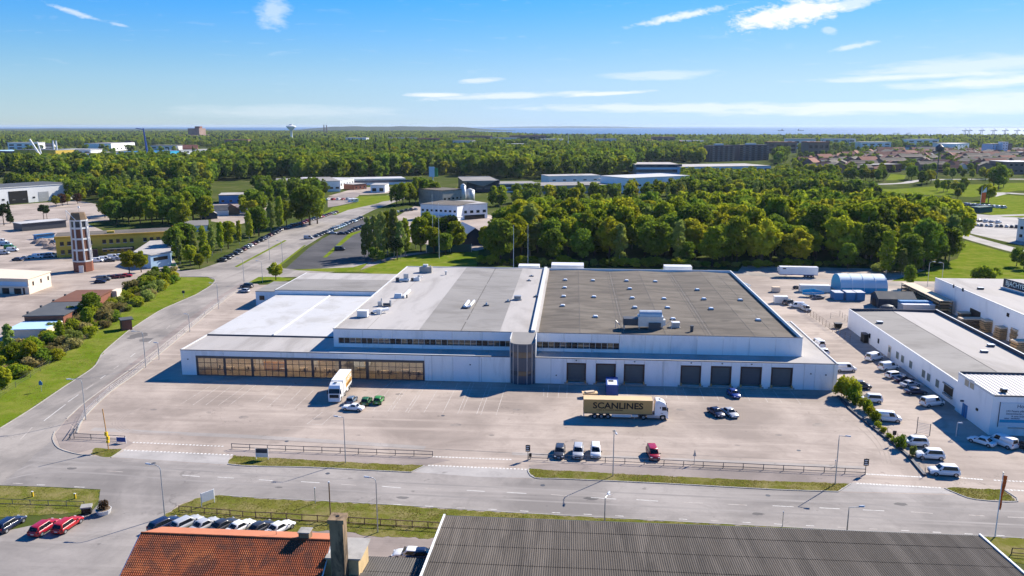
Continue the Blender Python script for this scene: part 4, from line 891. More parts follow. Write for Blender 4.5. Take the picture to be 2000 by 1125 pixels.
# ------------------------------------------------------------------ trees
def leaf_mesh(name, seed, clumps, n, ls, mat, inner=.12, flat=.0):
    """many leaf-cluster faces on the outside of foliage clumps (centre, radius)"""
    rg = np.random.default_rng(seed)
    C = np.array([c for c, r in clumps]); Rr = np.array([r for c, r in clumps])
    wgt = Rr ** 2; idx = rg.choice(len(C), n, p=wgt / wgt.sum())
    d = rg.normal(size=(n, 3)); d[:, 2] = d[:, 2] * .9 + .22
    d /= np.linalg.norm(d, axis=1)[:, None]
    rad = Rr[idx] * rg.uniform(.72, 1.08, n)
    ins = rg.random(n) < inner; rad[ins] *= rg.uniform(.1, .7, ins.sum())
    pos = C[idx] + d * rad[:, None] * np.array([1, 1, .86])
    nrm = d + rg.normal(size=(n, 3)) * .55; nrm /= np.linalg.norm(nrm, axis=1)[:, None]
    a = np.cross(nrm, rg.normal(size=(n, 3))); a /= np.linalg.norm(a, axis=1)[:, None]; b = np.cross(nrm, a)
    s = ls * rg.uniform(.55, 1.3, n); s[ins] *= 1.5
    s = s[:, None]; e = rg.uniform(.55, .95, (n, 1))
    V = np.empty((n, 4, 3)); V[:, 0] = pos - a * s; V[:, 1] = pos - b * s * e + nrm * s * .18; V[:, 2] = pos + a * s * .9; V[:, 3] = pos + b * s * e - nrm * s * .1
    me = bpy.data.meshes.new(name)
    me.vertices.add(4 * n); me.vertices.foreach_set('co', V.reshape(-1))
    me.loops.add(4 * n); me.loops.foreach_set('vertex_index', np.arange(4 * n, dtype=np.int32))
    me.polygons.add(n); me.polygons.foreach_set('loop_start', np.arange(0, 4 * n, 4, dtype=np.int32)); me.polygons.foreach_set('loop_total', np.full(n, 4, dtype=np.int32))
    me.materials.append(M[mat]); me.update(calc_edges=True); return me
def clumps_round(seed, h, rx, base, nc, k=.36, top=1.0):
    rg = random.Random(seed); out = []; zc = (h + base) / 2; rz = (h - base) / 2
    for i in range(nc):
        t = rg.uniform(-.95, .98); a = i * 2.399 + rg.uniform(-.5, .5); w_ = math.sqrt(max(0, 1 - t * t)) * (1.0 if t < 0 else top)
        f = rg.uniform(.5, .82); rr = rx * k * rg.uniform(.7, 1.25)
        out.append(((math.cos(a) * w_ * rx * f, math.sin(a) * w_ * rx * f, zc + t * rz * .78), rr))
    out.append(((0, 0, zc), rx * .5)); return out
def clumps_birch(seed, h, rx, base, nc):
    rg = random.Random(seed); out = []
    for i in range(nc):
        t = i / nc; a = i * 2.4 + rg.uniform(-.6, .6); w_ = rx * (math.sin(math.pi * (.12 + .86 * t)) ** .7) * rg.uniform(.3, .75)
        out.append(((math.cos(a) * w_, math.sin(a) * w_, base + (h - base) * (.03 + .92 * t)), rx * rg.uniform(.26, .42)))
    return out
def clumps_fir(seed, h, rx, base, nc):
    rg = random.Random(seed); out = []
    for i in range(nc):
        t = i / nc; a = i * 2.4; w_ = rx * (1 - t) * rg.uniform(.3, .8)
        out.append(((math.cos(a) * w_, math.sin(a) * w_, base + (h - base) * t), rx * (1 - t * .8) * .3 + .2))
    return out
def trunk_mesh(seed, h, r, base, mat, spread):
    rg = random.Random(seed); mb = MB(); lean = (rg.uniform(-.3, .3), rg.uniform(-.3, .3))
    mb.tube([(0, 0, -.2), (lean[0] * .2, lean[1] * .2, h * .25), (lean[0], lean[1], h * .55), (lean[0] * 1.4, lean[1] * 1.4, h * .88)], [r * 1.25, r, r * .65, r * .15], 7)
    for i in range(5):
        a = i * 2.4 + rg.random(); z = base * .8 + (h - base) * (.08 + .11 * i)
        mb.tube([(lean[0] * .6, lean[1] * .6, z), (math.cos(a) * spread * .45, math.sin(a) * spread * .45, z + h * .09), (math.cos(a) * spread * .8, math.sin(a) * spread * .8, z + h * .2)], [r * .45, r * .28, r * .08], 5)
    return mb.data('trunk', [M[mat]], True)
KIND = {}
def kind(name, seed, h, rx, base, cl, n, ls, mat, tr=.28, bark='bark'):
    KIND[name] = (leaf_mesh('crown_' + name, seed, cl, n, ls, mat), trunk_mesh(seed, h, tr, base, bark, rx), h)
for i, (mt, h, rx, base) in enumerate([('leaf_a', 16, 5.2, 3.2), ('leaf_b', 17, 5.6, 3.0), ('leaf_c', 15, 4.8, 3.5), ('leaf_a', 18, 5.0, 4.0), ('leaf_b', 15, 5.6, 2.6), ('leaf_c', 13, 4.4, 2.6)]):
    kind('round%d' % i, 11 + i, h, rx, base, clumps_round(50 + i, h, rx, base, 34, .34), 3400, .52, mt)
for i, (mt, h, rx, base) in enumerate([('leaf_d', 18, 3.2, 2.5), ('leaf_d', 16, 2.9, 2.0), ('leaf_a', 17, 3.3, 2.8)]):
    kind('birch%d' % i, 31 + i, h, rx, base, clumps_birch(70 + i, h, rx, base, 30), 2600, .42, mt, .2, 'birchbark')
kind('fir0', 41, 16, 3.0, 1.5, clumps_fir(80, 16, 3.0, 1.5, 40), 2400, .42, 'leaf_e', .22)
kind('pine0', 42, 15, 3.6, 6.0, clumps_round(81, 15, 3.6, 6.0, 20, .36), 2000, .45, 'leaf_e', .24)
kind('copper0', 43, 13, 4.6, 2.5, clumps_round(82, 13, 4.6, 2.5, 28, .36), 2400, .5, 'leaf_f')
for i, mt in enumerate(('leaf_a', 'leaf_c', 'leaf_d', 'leaf_b', 'leaf_g')):
    kind('bush%d' % i, 45 + i, 3.0, 1.9, .1, clumps_round(90 + i, 3.0, 1.9, .0, 16, .42), 1300, .22, mt, .07)
LABELS = {'round': 'leafy broad-crowned tree', 'birch': 'slender pale-barked birch tree', 'fir': 'dark conical fir tree', 'pine': 'dark pine tree with a bare lower trunk', 'copper': 'copper-leaved tree', 'bush': 'leafy shrub'}
TREES = 0
def tree(kd, x, y, h, where, group=None, z=0.0, wide=1.0, label=None, name=None):
    global TREES
    cm, tm, h0 = KIND[kd]; s = h / h0
    nm = name or {'round': 'broadleaf_tree', 'birch': 'birch_tree', 'fir': 'fir_tree', 'pine': 'pine_tree', 'copper': 'copper_tree', 'bush': 'shrub'}[kd.rstrip('0123456789')]
    tone = {'leaf_a': 'green ', 'leaf_b': 'deep green ', 'leaf_c': 'yellow-green ', 'leaf_g': 'dry tan '}.get([k for k in M if M[k] == cm.materials[0]][0], '') if kd[:5] in ('round', 'bush0', 'bush1', 'bush3', 'bush4') else ''
    lb = label or (tone + LABELS[kd.rstrip('0123456789')] + ' ' + where)
    t = thing(nm, lb, 'shrub' if kd.startswith('bush') else 'tree', (x, y, z), random.uniform(0, 6.28), group, (s * wide, s * wide, s))
    obj('crown', cm, t); obj('stems' if kd.startswith('bush') else 'trunk', tm, t)
    TREES += 1
    return t
def inside(P, x, y):
    c = False; n = len(P)
    for i in range(n):
        (xa, ya), (xb, yb) = P[i], P[i - 1]
        if (ya > y) != (yb > y) and x < (xb - xa) * (y - ya) / (yb - ya) + xa: c = not c
    return c
def scatter(P, sp, jit=.42, seed=1):
    rg = random.Random(seed); xs = [p[0] for p in P]; ys = [p[1] for p in P]; out = []; j = 0
    y = min(ys)
    while y < max(ys):
        x = min(xs) + (sp / 2 if j % 2 else 0)
        while x < max(xs):
            q = (x + rg.uniform(-jit, jit) * sp, y + rg.uniform(-jit, jit) * sp)
            if inside(P, *q): out.append(q)
            x += sp
        y += sp * .87; j += 1
    return out
GROVE = px([(938, 513), (1000, 517), (1160, 517), (1300, 521), (1440, 523), (1500, 519), (1600, 522), (1700, 531), (1745, 541), (1800, 533), (1852, 514), (1878, 500)]) + [at(1850, 384, 19), at(1700, 368, 19), at(1500, 366, 19), at(1350, 372, 19), at(1150, 384, 19), at(1010, 396, 18), at(965, 430, 15)]
pts = [q for q in scatter(GROVE, 9.4, .46, 3) if random.random() > .07]
pts.sort(key=lambda p: p[1])
rg = random.Random(5)
near = pts[:200]; back = pts[200:]
for i, (x, y) in enumerate(near):
    kd = rg.choice(['round0', 'round0', 'round1', 'round1', 'round2', 'round3', 'round3', 'round4', 'round5', 'birch2', 'round2', 'birch0', 'round5'])
    h = rg.choice([12, 15, 17, 18, 19, 20, 21, 23]) + rg.uniform(-1, 1) - (0 if y > 345 else 2)
    tn = {'leaf_spring_green': 'green', 'leaf_deep_green': 'deep green', 'leaf_yellow_green': 'yellow-green', 'leaf_birch': 'pale green'}[KIND[kd][0].materials[0].name]
    lb = ('tall' if h > 17 else 'shorter') + ' ' + tn + (' slender tree ' if kd[0] == 'b' else ' broad-crowned tree ') + ('at the front edge of' if y < 352 else 'deep in') + ' the grove ' + ('behind the pale roof' if x < -8 else 'behind the dark roof' if x < 52 else 'beside the tent yard')
    tree(kd, x, y, h, '', 'trees of the grove behind the warehouse', wide=rg.uniform(.98, 1.2), label=lb)
# undergrowth along the grove's front edge
for i in range(46):
    t = i / 45; u = 940 + t * 900; v = 517 + 6 * math.sin(t * 3) + (16 if u > 1700 else 0) * (1 - abs(u - 1750) / 100 if abs(u - 1750) < 100 else 0)
    x, y = at(u, v); tree(rg.choice(['bush0', 'bush3', 'bush2']), x, y + rg.uniform(0, 3), rg.uniform(2.0, 4.2), 'at the foot of the grove', 'undergrowth along the edge of the grove', wide=rg.uniform(1, 1.5))

# woods that read as one mass: instances of smaller crowns
SMALL = {}
def small(name, seed, h, rx, base, cl, n, ls, mat): SMALL[name] = leaf_mesh('wood_' + name, seed, cl, n, ls, mat, .2)
for i, (mt, h, rx) in enumerate([('leaf_a', 16, 5.2), ('leaf_b', 17, 5.4), ('leaf_b', 15, 5.0), ('leaf_c', 15, 4.8)]):
    small('r%d' % i, 60 + i, h, rx, 2, clumps_round(120 + i, h, rx, 1.5, 18, .4), 620, 1.0, mt)
small('f0', 66, 18, 3.2, .5, clumps_fir(130, 18, 3.2, .5, 22), 420, .8, 'leaf_e')
small('b0', 67, 17, 3.4, 1, clumps_birch(131, 17, 3.4, 1, 16), 420, .8, 'leaf_d')
for i, mt in enumerate(('leaf_a', 'leaf_b')):
    small('x%d' % i, 70 + i, 16, 6.5, 0, clumps_round(140 + i, 16, 6.5, -2, 9, .5), 190, 1.9, mt)
small('x2', 73, 17, 4.0, 0, clumps_fir(143, 17, 4.4, -1, 9), 120, 1.5, 'leaf_e')
def wood(label, pts, names, smin=.8, smax=1.15, seed=1, name='woodland'):
    """one woodland: points carrying instanced crowns (geometry nodes)"""
    me = bpy.data.meshes.new(name); me.from_pydata([(x, y, 0) for x, y in pts], [], [])
    o = obj(name, me); tag(o, label, 'woodland', None, 'stuff')
    gt = bpy.data.node_groups.new('scatter_' + name, 'GeometryNodeTree')
    gt.interface.new_socket('Geometry', in_out='INPUT', socket_type='NodeSocketGeometry'); gt.interface.new_socket('Geometry', in_out='OUTPUT', socket_type='NodeSocketGeometry')
    N, Lk = gt.nodes, gt.links
    gi, go = N.new('NodeGroupInput'), N.new('NodeGroupOutput')
    jn = N.new('GeometryNodeJoinGeometry')
    for k in names:
        oi = N.new('GeometryNodeObjectInfo'); oi.transform_space = 'ORIGINAL'
        if k not in PROTO:
            po = bpy.data.objects.new('crown_pattern', SMALL[k]); PROTO[k] = po       # not linked: pattern only
        oi.inputs['Object'].default_value = PROTO[k]; oi.inputs['As Instance'].default_value = True
        Lk.new(oi.outputs['Geometry'], jn.inputs[0])
    ip = N.new('GeometryNodeInstanceOnPoints'); ip.inputs['Pick Instance'].default_value = True
    rv = N.new('FunctionNodeRandomValue'); rv.data_type = 'INT'; rv.inputs[4].default_value = 0; rv.inputs[5].default_value = len(names) - 1; rv.inputs['Seed'].default_value = seed
    rs = N.new('FunctionNodeRandomValue'); rs.data_type = 'FLOAT'; rs.inputs[2].default_value = smin; rs.inputs[3].default_value = smax; rs.inputs['Seed'].default_value = seed + 1
    rr = N.new('FunctionNodeRandomValue'); rr.data_type = 'FLOAT_VECTOR'; rr.inputs[0].default_value = (0, 0, 0); rr.inputs[1].default_value = (0, 0, 6.28); rr.inputs['Seed'].default_value = seed + 2
    Lk.new(gi.outputs[0], ip.inputs['Points']); Lk.new(jn.outputs[0], ip.inputs['Instance'])
    Lk.new(rv.outputs[2], ip.inputs['Instance Index']); Lk.new(rs.outputs[1], ip.inputs['Scale']); Lk.new(rr.outputs[0], ip.inputs['Rotation'])
    Lk.new(ip.outputs[0], go.inputs[0])
    md = o.modifiers.new('scatter', 'NODES'); md.node_group = gt
    return o
PROTO = {}
wood('rear part of the leafy grove behind the warehouse', back, ['r0', 'r0', 'r1', 'r3', 'r3', 'r2'], 1.0, 1.3, 3)
WM_ = scatter(px([(1330, 378), (1450, 372), (1570, 366), (1650, 372), (1640, 362), (1560, 352), (1520, 343), (1330, 347)]), 9.5, .45, 21) + scatter(px([(150, 392), (300, 396), (412, 392), (412, 372), (300, 372), (100, 362), (0, 366)]), 10, .45, 22) + scatter(px([(500, 385), (560, 392), (640, 384), (640, 376), (540, 376), (500, 370)]), 10, .45, 23) + scatter(px([(960, 404), (1010, 403), (1170, 396), (1330, 390), (1560, 386), (1720, 392), (1650, 372), (1560, 367), (1450, 372), (1330, 379), (1180, 387), (1010, 395)]), 10, .45, 24) + scatter(px([(480, 425), (520, 412), (530, 402), (490, 400), (470, 412)]), 8, .4, 25)
wood('leafy belts of trees between the grove and the industrial halls', [q for q in WM_ if not inside(GROVE, *q) and not inside(px([(1232, 352), (1512, 350), (1512, 322), (1232, 322)]), *q)], ['r0', 'r1', 'r2', 'r3', 'r1', 'b0'], .6, .95, 15)
FARB = [(60, 1900, 70, 17, 0), (330, 1750, 60, 14, 1), (470, 2100, 60, 20, 2), (700, 2300, 60, 22, 0), (790, 2500, 90, 20, 1), (840, 2200, 60, 22, 2), (905, 2000, 50, 20, 1), (930, 2600, 110, 24, 2), (985, 2350, 80, 22, 1), (1030, 2700, 120, 24, 2), (1075, 2200, 60, 20, 0), (1010, 1800, 45, 16, 0), (1180, 2300, 60, 20, 1), (1290, 2500, 70, 22, 2), (1345, 2100, 60, 18, 0), (1520, 1700, 60, 22, 2), (1555, 2000, 70, 24, 1), (1590, 1500, 40, 26, 2), (1630, 2300, 90, 20, 1), (1700, 2000, 80, 16, 0), (1790, 2300, 90, 18, 0), (1850, 1900, 70, 16, 1), (530, 1150, 40, 14, 1), (160, 1450, 60, 14, 0)]
def hides(q):                                # trees do not grow on the plots in front of the far buildings
    dq = -q[0] * math.sin(YAW) + q[1] * math.cos(YAW); uq = 1000 + FPX * (q[0] * math.cos(YAW) + q[1] * math.sin(YAW)) / max(dq, 1)
    return any(d - 60 - 170 * (d > 1300) < dq < d + 45 and abs(uq - u) < (wd / 2 + 14) * FPX / d for u, d, wd, h, k in FARB)
WA = px([(-150, 366), (100, 361), (300, 372), (400, 372), (430, 356), (500, 350), (640, 354), (700, 350), (900, 350), (1000, 351), (1130, 349), (1240, 341), (1300, 332), (1450, 328), (1530, 322), (1545, 300), (1400, 297), (1240, 296), (1100, 290), (900, 284), (600, 284), (450, 296), (425, 310), (410, 330), (200, 336), (-150, 338)])
pa = [q for q in scatter(WA, 13.0, .45, 11) if not any(inside(px(c), *q) for c in ([(1372, 338), (1515, 336), (1515, 300), (1372, 300)], [(1232, 352), (1512, 350), (1512, 322), (1232, 322)]))]
pa = [q for q in pa if not hides(q) and mnoise.noise(Vector((q[0] * .006, q[1] * .003, 2))) > -.33]
nearA = [q for q in pa if q[1] < 1150]; farA = [q for q in pa if q[1] >= 1150]
wood('broad green wood beyond the industrial estate', nearA, ['r0', 'r0', 'r1', 'r2', 'r2', 'r3', 'b0', 'r1'], .95, 1.65, 5)
wood('green wood stretching toward the far edge of town', farA, ['r0', 'r1', 'r2', 'r2', 'f0', 'r3', 'r1'], .95, 1.6, 6)
def skip_far(x, y):
    for P in CLEAR:
        if inside(P, x, y): return True
    return False
CLEAR = [px([(-50, 330), (400, 326), (430, 292), (380, 286), (-50, 288)]), px([(1560, 345), (2100, 345), (2100, 296), (1900, 292), (1700, 292), (1560, 300)]), px([(1000, 282), (1040, 282), (1130, 276), (1050, 272), (1000, 273)])]
WB = px([(-250, 300), (100, 292), (420, 296), (600, 285), (900, 285), (1100, 290), (1240, 297), (1560, 300), (1700, 293), (2200, 295)]) + [far(2200, 3450), far(2000, 3600), far(1750, 3500), far(1500, 3650), far(1250, 3600), far(1040, 3950), far(970, 5000), far(900, 6200), far(300, 6400), far(-300, 6400)]
pb = [q for q in scatter(WB, 22, .45, 12) if not skip_far(*q) and not hides(q)]
n1 = [q for q in pb if math.hypot(*q) < 2600]; n2 = [q for q in pb if math.hypot(*q) >= 2600]
wood('far wooded land behind the town', n1 + scatter(px([(-150, 325), (200, 322), (400, 312), (450, 296), (300, 290), (-200, 296)]), 75, .5, 4), ['r0', 'r1', 'r2', 'x1', 'x0', 'f0'], .8, 1.25, 7)
wood('dark forest along the horizon', n2, ['x0', 'x1', 'x1', 'x2'], .9, 1.5, 8)

# ------------------------------------------------------------------ vehicles
CARK = {  # length, width, belt height, roof height, bonnet end / screen top / roof end / tail end as x from the centre, nose height, tail height
 'hatch': dict(L=4.1, W=1.76, belt=.92, roof=1.47, a=.95, b=.25, c=-1.35, d=-1.95, nose=.74, tail=.92),
 'sedan': dict(L=4.6, W=1.80, belt=.92, roof=1.44, a=1.05, b=.35, c=-.95, d=-1.65, nose=.72, tail=.92),
 'estate': dict(L=4.7, W=1.82, belt=.94, roof=1.50, a=1.10, b=.42, c=-1.85, d=-2.28, nose=.74, tail=.95),
 'suv': dict(L=4.7, W=1.92, belt=1.08, roof=1.78, a=1.15, b=.55, c=-1.85, d=-2.26, nose=.96, tail=1.08),
 'minivan': dict(L=4.5, W=1.84, belt=1.02, roof=1.80, a=1.35, b=.62, c=-1.9, d=-2.18, nose=.90, tail=1.02),
 'van': dict(L=4.9, W=1.92, belt=1.12, roof=2.0, a=1.72, b=1.05, c=-2.30, d=-2.42, nose=1.0, tail=1.12),
 'classic': dict(L=4.5, W=1.70, belt=.92, roof=1.40, a=.75, b=.25, c=-.75, d=-1.25, nose=.82, tail=.88),
}
def car_meshes(k):
    p = CARK[k]; L, W = p['L'], p['W']; h = L / 2; w = W / 2; zb = .26
    belt, roof, a, b, c, d = p['belt'], p['roof'], p['a'], p['b'], p['c'], p['d']
    st = [(h, .80, .40, p['nose'] - .22), (h - .06, .90, .30, p['nose'] - .08), (h - .35, .97, zb, p['nose']), ((h + a) / 2, 1.0, zb, (p['nose'] + belt) / 2 + .03), (a, 1.0, zb, belt), (b, 1.0, zb, belt), (0, 1.0, zb, belt), (c, 1.0, zb, belt), (d, 1.0, zb, p['tail']), (-h + .22, .97, zb, p['tail'] - .03), (-h + .05, .93, .32, p['tail'] - .10), (-h, .84, .42, p['tail'] - .24)]
    rings = []
    for x, ws, z0, z1 in st:
        ww = w * ws; zm = z0 + (z1 - z0) * .62
        rings.append([(x, ww * .88, z0), (x, ww, z0 + .14), (x, ww, zm), (x, ww * .95, z1 - .05), (x, ww * .86, z1), (x, -ww * .86, z1), (x, -ww * .95, z1 - .05), (x, -ww, zm), (x, -ww, z0 + .14), (x, -ww * .88, z0)])
    body = MB(); body.loft([r[::-1] for r in rings])
    # cabin
    gw, rw = w * .90, w * .74
    low = [(a, gw), (b - .1, gw), (c + .1, gw), (d, gw)]
    lo = [(a, -gw * .93, belt - .03), (a, gw * .93, belt - .03), ((a + b) / 2 - .15, gw, belt - .03), ((c + d) / 2 + .1, gw, belt - .03), (d, gw * .93, belt - .03), (d, -gw * .93, belt - .03), ((c + d) / 2 + .1, -gw, belt - .03), ((a + b) / 2 - .15, -gw, belt - .03)]
    hi = [(b, -rw * .95, roof - .05), (b, rw * .95, roof - .05), (b - .22, rw, roof - .03), (c + .15, rw, roof - .03), (c, rw * .95, roof - .06), (c, -rw * .95, roof - .06), (c + .15, -rw, roof - .03), (b - .22, -rw, roof - .03)]
    top = [(x * .0 + (x - (b + c) / 2) * .82 + (b + c) / 2, y * .80, roof) for x, y, z in hi]
    body.loft([lo, hi, top])
    # wheel arches
    ax = (h - .82, -h + .80); rt = .31 if k in ('hatch', 'classic') else (.37 if k in ('suv', 'van') else .33)
    for x in ax:
        for s in (-1, 1):
            n = 12; body.face([(x + (rt + .07) * math.cos(math.pi * i / n * (1 if s < 0 else -1) + (0 if s < 0 else math.pi)), s * (w + .006), .30 + (rt + .07) * abs(math.sin(math.pi * i / n))) for i in range(n + 1)], 1)
    body.box(-h + .3, h - .3, -w * .86, w * .86, .17, zb + .02, 1)
    body.box(h - .02, h + .012, -w * .55, w * .55, .44, p['nose'] - .30, 1)
    R_ = {'body': body}
    def quad(P4, off):
        P4 = [Vector(q) for q in P4]; n = (P4[1] - P4[0]).cross(P4[2] - P4[1]).normalized() * off
        m_ = MB(); m_.mesh([q + n for q in P4] + [q - n * 2 for q in P4], [(0, 1, 2, 3), (7, 6, 5, 4), (0, 4, 5, 1), (1, 5, 6, 2), (2, 6, 7, 3), (3, 7, 4, 0)]); return m_
    lerp = lambda p_, q_, t: tuple(p_[i] + (q_[i] - p_[i]) * t for i in range(3))
    def pane(A, B_, C, D, m1=.08, m2=.10):     # A,B bottom  C,D top (C above B)
        A1, B1 = lerp(A, B_, m1), lerp(A, B_, 1 - m1); D1, C1 = lerp(D, C, m1), lerp(D, C, 1 - m1)
        return quad([lerp(A1, D1, m2), lerp(B1, C1, m2), lerp(B1, C1, .92), lerp(A1, D1, .92)], .008)
    R_['windscreen'] = pane(lo[0], lo[1], hi[1], hi[0], .05)
    R_['rear_window'] = pane(lo[4], lo[5], hi[5], hi[4], .08, .16)
    e = .50 if k == 'van' else 1.0
    def sidep(s):
        A, B_, C, D = (lo[2], lo[3], hi[3], hi[2]) if s > 0 else (lo[7], lo[6], hi[6], hi[7])
        if k == 'van': B_ = lerp(A, B_, .3); C = lerp(D, C, .3)
        m_ = pane(A, B_, C, D, .02, .12) if s < 0 else pane(B_, A, D, C, .02, .12)
        return m_
    R_['side_window'] = [sidep(1), sidep(-1)]
    def wheel():
        ty = MB(); ty.tube([(0, -.11, 0), (0, .11, 0)], rt, 16); rm = MB(); rm.tube([(0, -.117, 0), (0, .117, 0)], rt * .62, 12); return ty, rm
    R_['wheel'] = wheel(); R_['wpos'] = [(x, s * (w - .10), rt) for x in ax for s in (-1, 1)]
    hl = []
    for s in (-1, 1):
        m_ = MB(); z = p['nose'] - .20; m_.box(h - .20, h - .005, min(s * w * .52, s * w * .86), max(s * w * .52, s * w * .86), z, z + .13); hl.append(m_)
    R_['headlight'] = hl
    tl = []
    for s in (-1, 1):
        m_ = MB(); z = p['tail'] - .30; m_.box(-h + .005, -h + .12, min(s * w * .62, s * w * .88), max(s * w * .62, s * w * .88), z, z + (.17 if k not in ('van', 'minivan', 'estate') else .3)); tl.append(m_)
    R_['taillight'] = tl
    m_ = MB(); m_.box(-h - .012, -h + .01, -.26, .26, .52, .63); R_['plate_r'] = m_
    m_ = MB(); m_.box(h + .0, h + .03, -.26, .26, .36, .47); R_['plate_f'] = m_
    mir = []
    for s in (-1, 1):
        m_ = MB(); m_.box(a - .28, a - .12, min(s * (w - .02), s * (w + .17)), max(s * (w - .02), s * (w + .17)), belt - .02, belt + .13); mir.append(m_)
    R_['mirror'] = mir
    gd = lambda mb_, nm, ms, sm=False: mb_.data(nm, [M[x] for x in ms], sm)
    D = {'body': gd(R_['body'], 'car_body_' + k, ['white', 'rubber'], True), 'parts': []}
    for pl in D['body'].polygons:
        if pl.material_index == 1: pl.use_smooth = False
    D['parts'] += [('windscreen', gd(R_['windscreen'], 'windscreen', ['glass_dark'])), ('rear_window', gd(R_['rear_window'], 'rear_window', ['glass_dark']))]
    D['parts'] += [('side_window', gd(m_, 'side_window', ['glass_dark'])) for m_ in R_['side_window']]
    D['parts'] += [('headlight', gd(m_, 'headlight', ['headlight'])) for m_ in hl] + [('taillight', gd(m_, 'taillight', ['taillight'])) for m_ in tl]
    D['parts'] += [('number_plate', gd(R_['plate_r'], 'plate', ['plate'])), ('number_plate', gd(R_['plate_f'], 'plate', ['plate']))]
    D['parts'] += [('mirror', gd(m_, 'mirror', ['rubber'])) for m_ in mir]
    ty, rm = R_['wheel']; D['tyre'] = gd(ty, 'tyre', ['rubber']); D['rim'] = gd(rm, 'rim', ['rim']); D['wpos'] = R_['wpos']
    # a plain version for the long rows far off
    far_ = MB(); far_.v = list(R_['body'].v); far_.f = list(R_['body'].f); far_.m = list(R_['body'].m)
    for m_ in [R_['windscreen'], R_['rear_window']] + R_['side_window']: far_.mesh(m_.v, m_.f, 2)
    for x, y, z in D['wpos']: far_.tube([(x, y - .11, z), (x, y + .11, z)], rt, 10, 1)
    D['far'] = far_.data('far_car_' + k, [M['white'], M['rubber'], M['glass_dark']], True)
    return D
CARS = {k: car_meshes(k) for k in CARK}
def set_paint(o, colr, slot=0):
    o.material_slots[slot].link = 'OBJECT'; o.material_slots[slot].material = paint(colr)
PC = dict(white=(.78, .78, .78), silver=(.42, .43, .45), grey=(.16, .17, .18), black=(.015, .016, .02), navy=(.012, .02, .06), blue=(.012, .05, .26), red=(.42, .012, .016), crimson=(.35, .01, .03), green=(.05, .24, .04), dkgreen=(.03, .12, .03), slate=(.10, .15, .21), maroon=(.12, .012, .015), paleblue=(.30, .42, .52), charcoal=(.04, .042, .05), sand=(.45, .40, .32))
def car(k, colr, x, y, rz, label, group=None, scale=1.0, z=Z_LOT, cat=None, name=None):
    D = CARS[k]
    nm = name or {'van': 'parked_van', 'minivan': 'parked_van'}.get(k, 'parked_car')
    t = thing(nm, label, cat or ('van' if 'van' in nm else 'car'), (x, y, z), rz, group, scale)
    b = obj('body', D['body'], t); set_paint(b, PC[colr] if isinstance(colr, str) else colr)
    for n_, me in D['parts']: obj(n_, me, t)
    for q in D['wpos']:
        ty = obj('wheel', D['tyre'], t, q); obj('rim', D['rim'], ty)
    return t
def far_car(k, colr, x, y, rz, label, group=None, z=Z_LOT):
    o = obj('parked_van' if 'van' in k else 'parked_car', CARS[k]['far'], None, (x, y, z), rz); set_paint(o, PC[colr])
    return tag(o, label, 'van' if 'van' in k else 'car', group)
def P(u, v, z=0.0): x, y = at(u, v, z); return x, y
def heading(u0, v0, u1, v1):
    a, b = at(u0, v0), at(u1, v1); return math.atan2(b[1] - a[1], b[0] - a[0])
# --- cars on the forecourt (nose direction in degrees, 0 = along +x, 90 = away from the camera)
def carpx(k, colr, u, v, deg, label, **kw):
    x, y = at(u, v); return car(k, colr, x, y, R(deg), label, **kw)
carpx('estate', 'charcoal', 1093, 888, -93, 'charcoal car at the end of the three parked by the rail fence')
carpx('suv', 'silver', 1129, 889, -92, 'silver car between a charcoal car and a white van by the rail fence')
carpx('minivan', 'white', 1163, 888, -91, 'white van parked beside a silver car by the rail fence')
carpx('minivan', 'crimson', 1275, 892, -85, 'red car parked alone by the rail fence near the lamp post')
carpx('hatch', 'blue', 1433, 774, -78, 'bright blue hatchback parked in front of the loading docks')
carpx('sedan', 'navy', 1398, 810, -70, 'dark navy car side by side with a silver one on the open yard')
carpx('sedan', 'silver', 1425, 811, -70, 'silver car side by side with a dark navy one on the open yard')
carpx('classic', 'white', 690, 801, 172, 'old white saloon parked crosswise behind the green cars')
carpx('hatch', 'slate', 687, 786, 90, 'blue-grey hatchback next to the white lorry cab')
carpx('hatch', 'dkgreen', 716, 788, 90, 'dark green car beside a brighter green hatchback')
carpx('hatch', 'green', 740, 786, 90, 'bright green hatchback beside a darker green car')
# --- right-hand drive and yard
carpx('suv', 'white', 1843, 927, 176, 'white estate car parked last in line at the end of the hedge')
carpx('suv', 'white', 1815, 895, 176, 'white estate car parked between two others beside the fence')
carpx('suv', 'white', 1785, 870, 177, 'white estate car parked first after the metal gate')
carpx('minivan', 'white', 1700, 785, 175, 'white people carrier parked beside the hedge')
carpx('van', 'white', 1733, 822, -8, 'white box van parked by the hedge', name='box_van')
carpx('minivan', 'charcoal', 1680, 759, 2, 'dark people carrier parked behind the conifer bush')
carpx('van', 'white', 1650, 725, 5, 'white van half hidden behind the warehouse corner')
carpx('van', 'white', 1597, 676, 100, 'white pickup with black load bed beside the warehouse', name='pickup')
carpx('hatch', 'white', 1607, 690, 100, 'small white car parked behind the pickup beside the warehouse')
carpx('van', 'white', 1707, 703, 35, 'white van with dark windows parked along the low white building')
carpx('van', 'white', 1735, 722, 25, 'white van with side windows along the low white building')
carpx('estate', 'white', 1748, 737, 22, 'white estate car parked along the low white building')
carpx('sedan', 'navy', 1765, 745, 15, 'navy saloon beside the white estate car along the low building')
carpx('sedan', 'silver', 1777, 755, 20, 'silver-blue car parked between two navy cars')
carpx('sedan', 'navy', 1788, 769, 5, 'dark navy coupe parked at the end of the row in the shade')
carpx('van', 'white', 1820, 792, 20, 'white van with a pale blue mark parked in the building shade')
carpx('sedan', 'white', 1917, 867, 130, 'white saloon parked in the shade in front of the banner')
carpx('van', 'white', 1957, 870, 118, 'white pickup van parked in the shade in front of the banner')
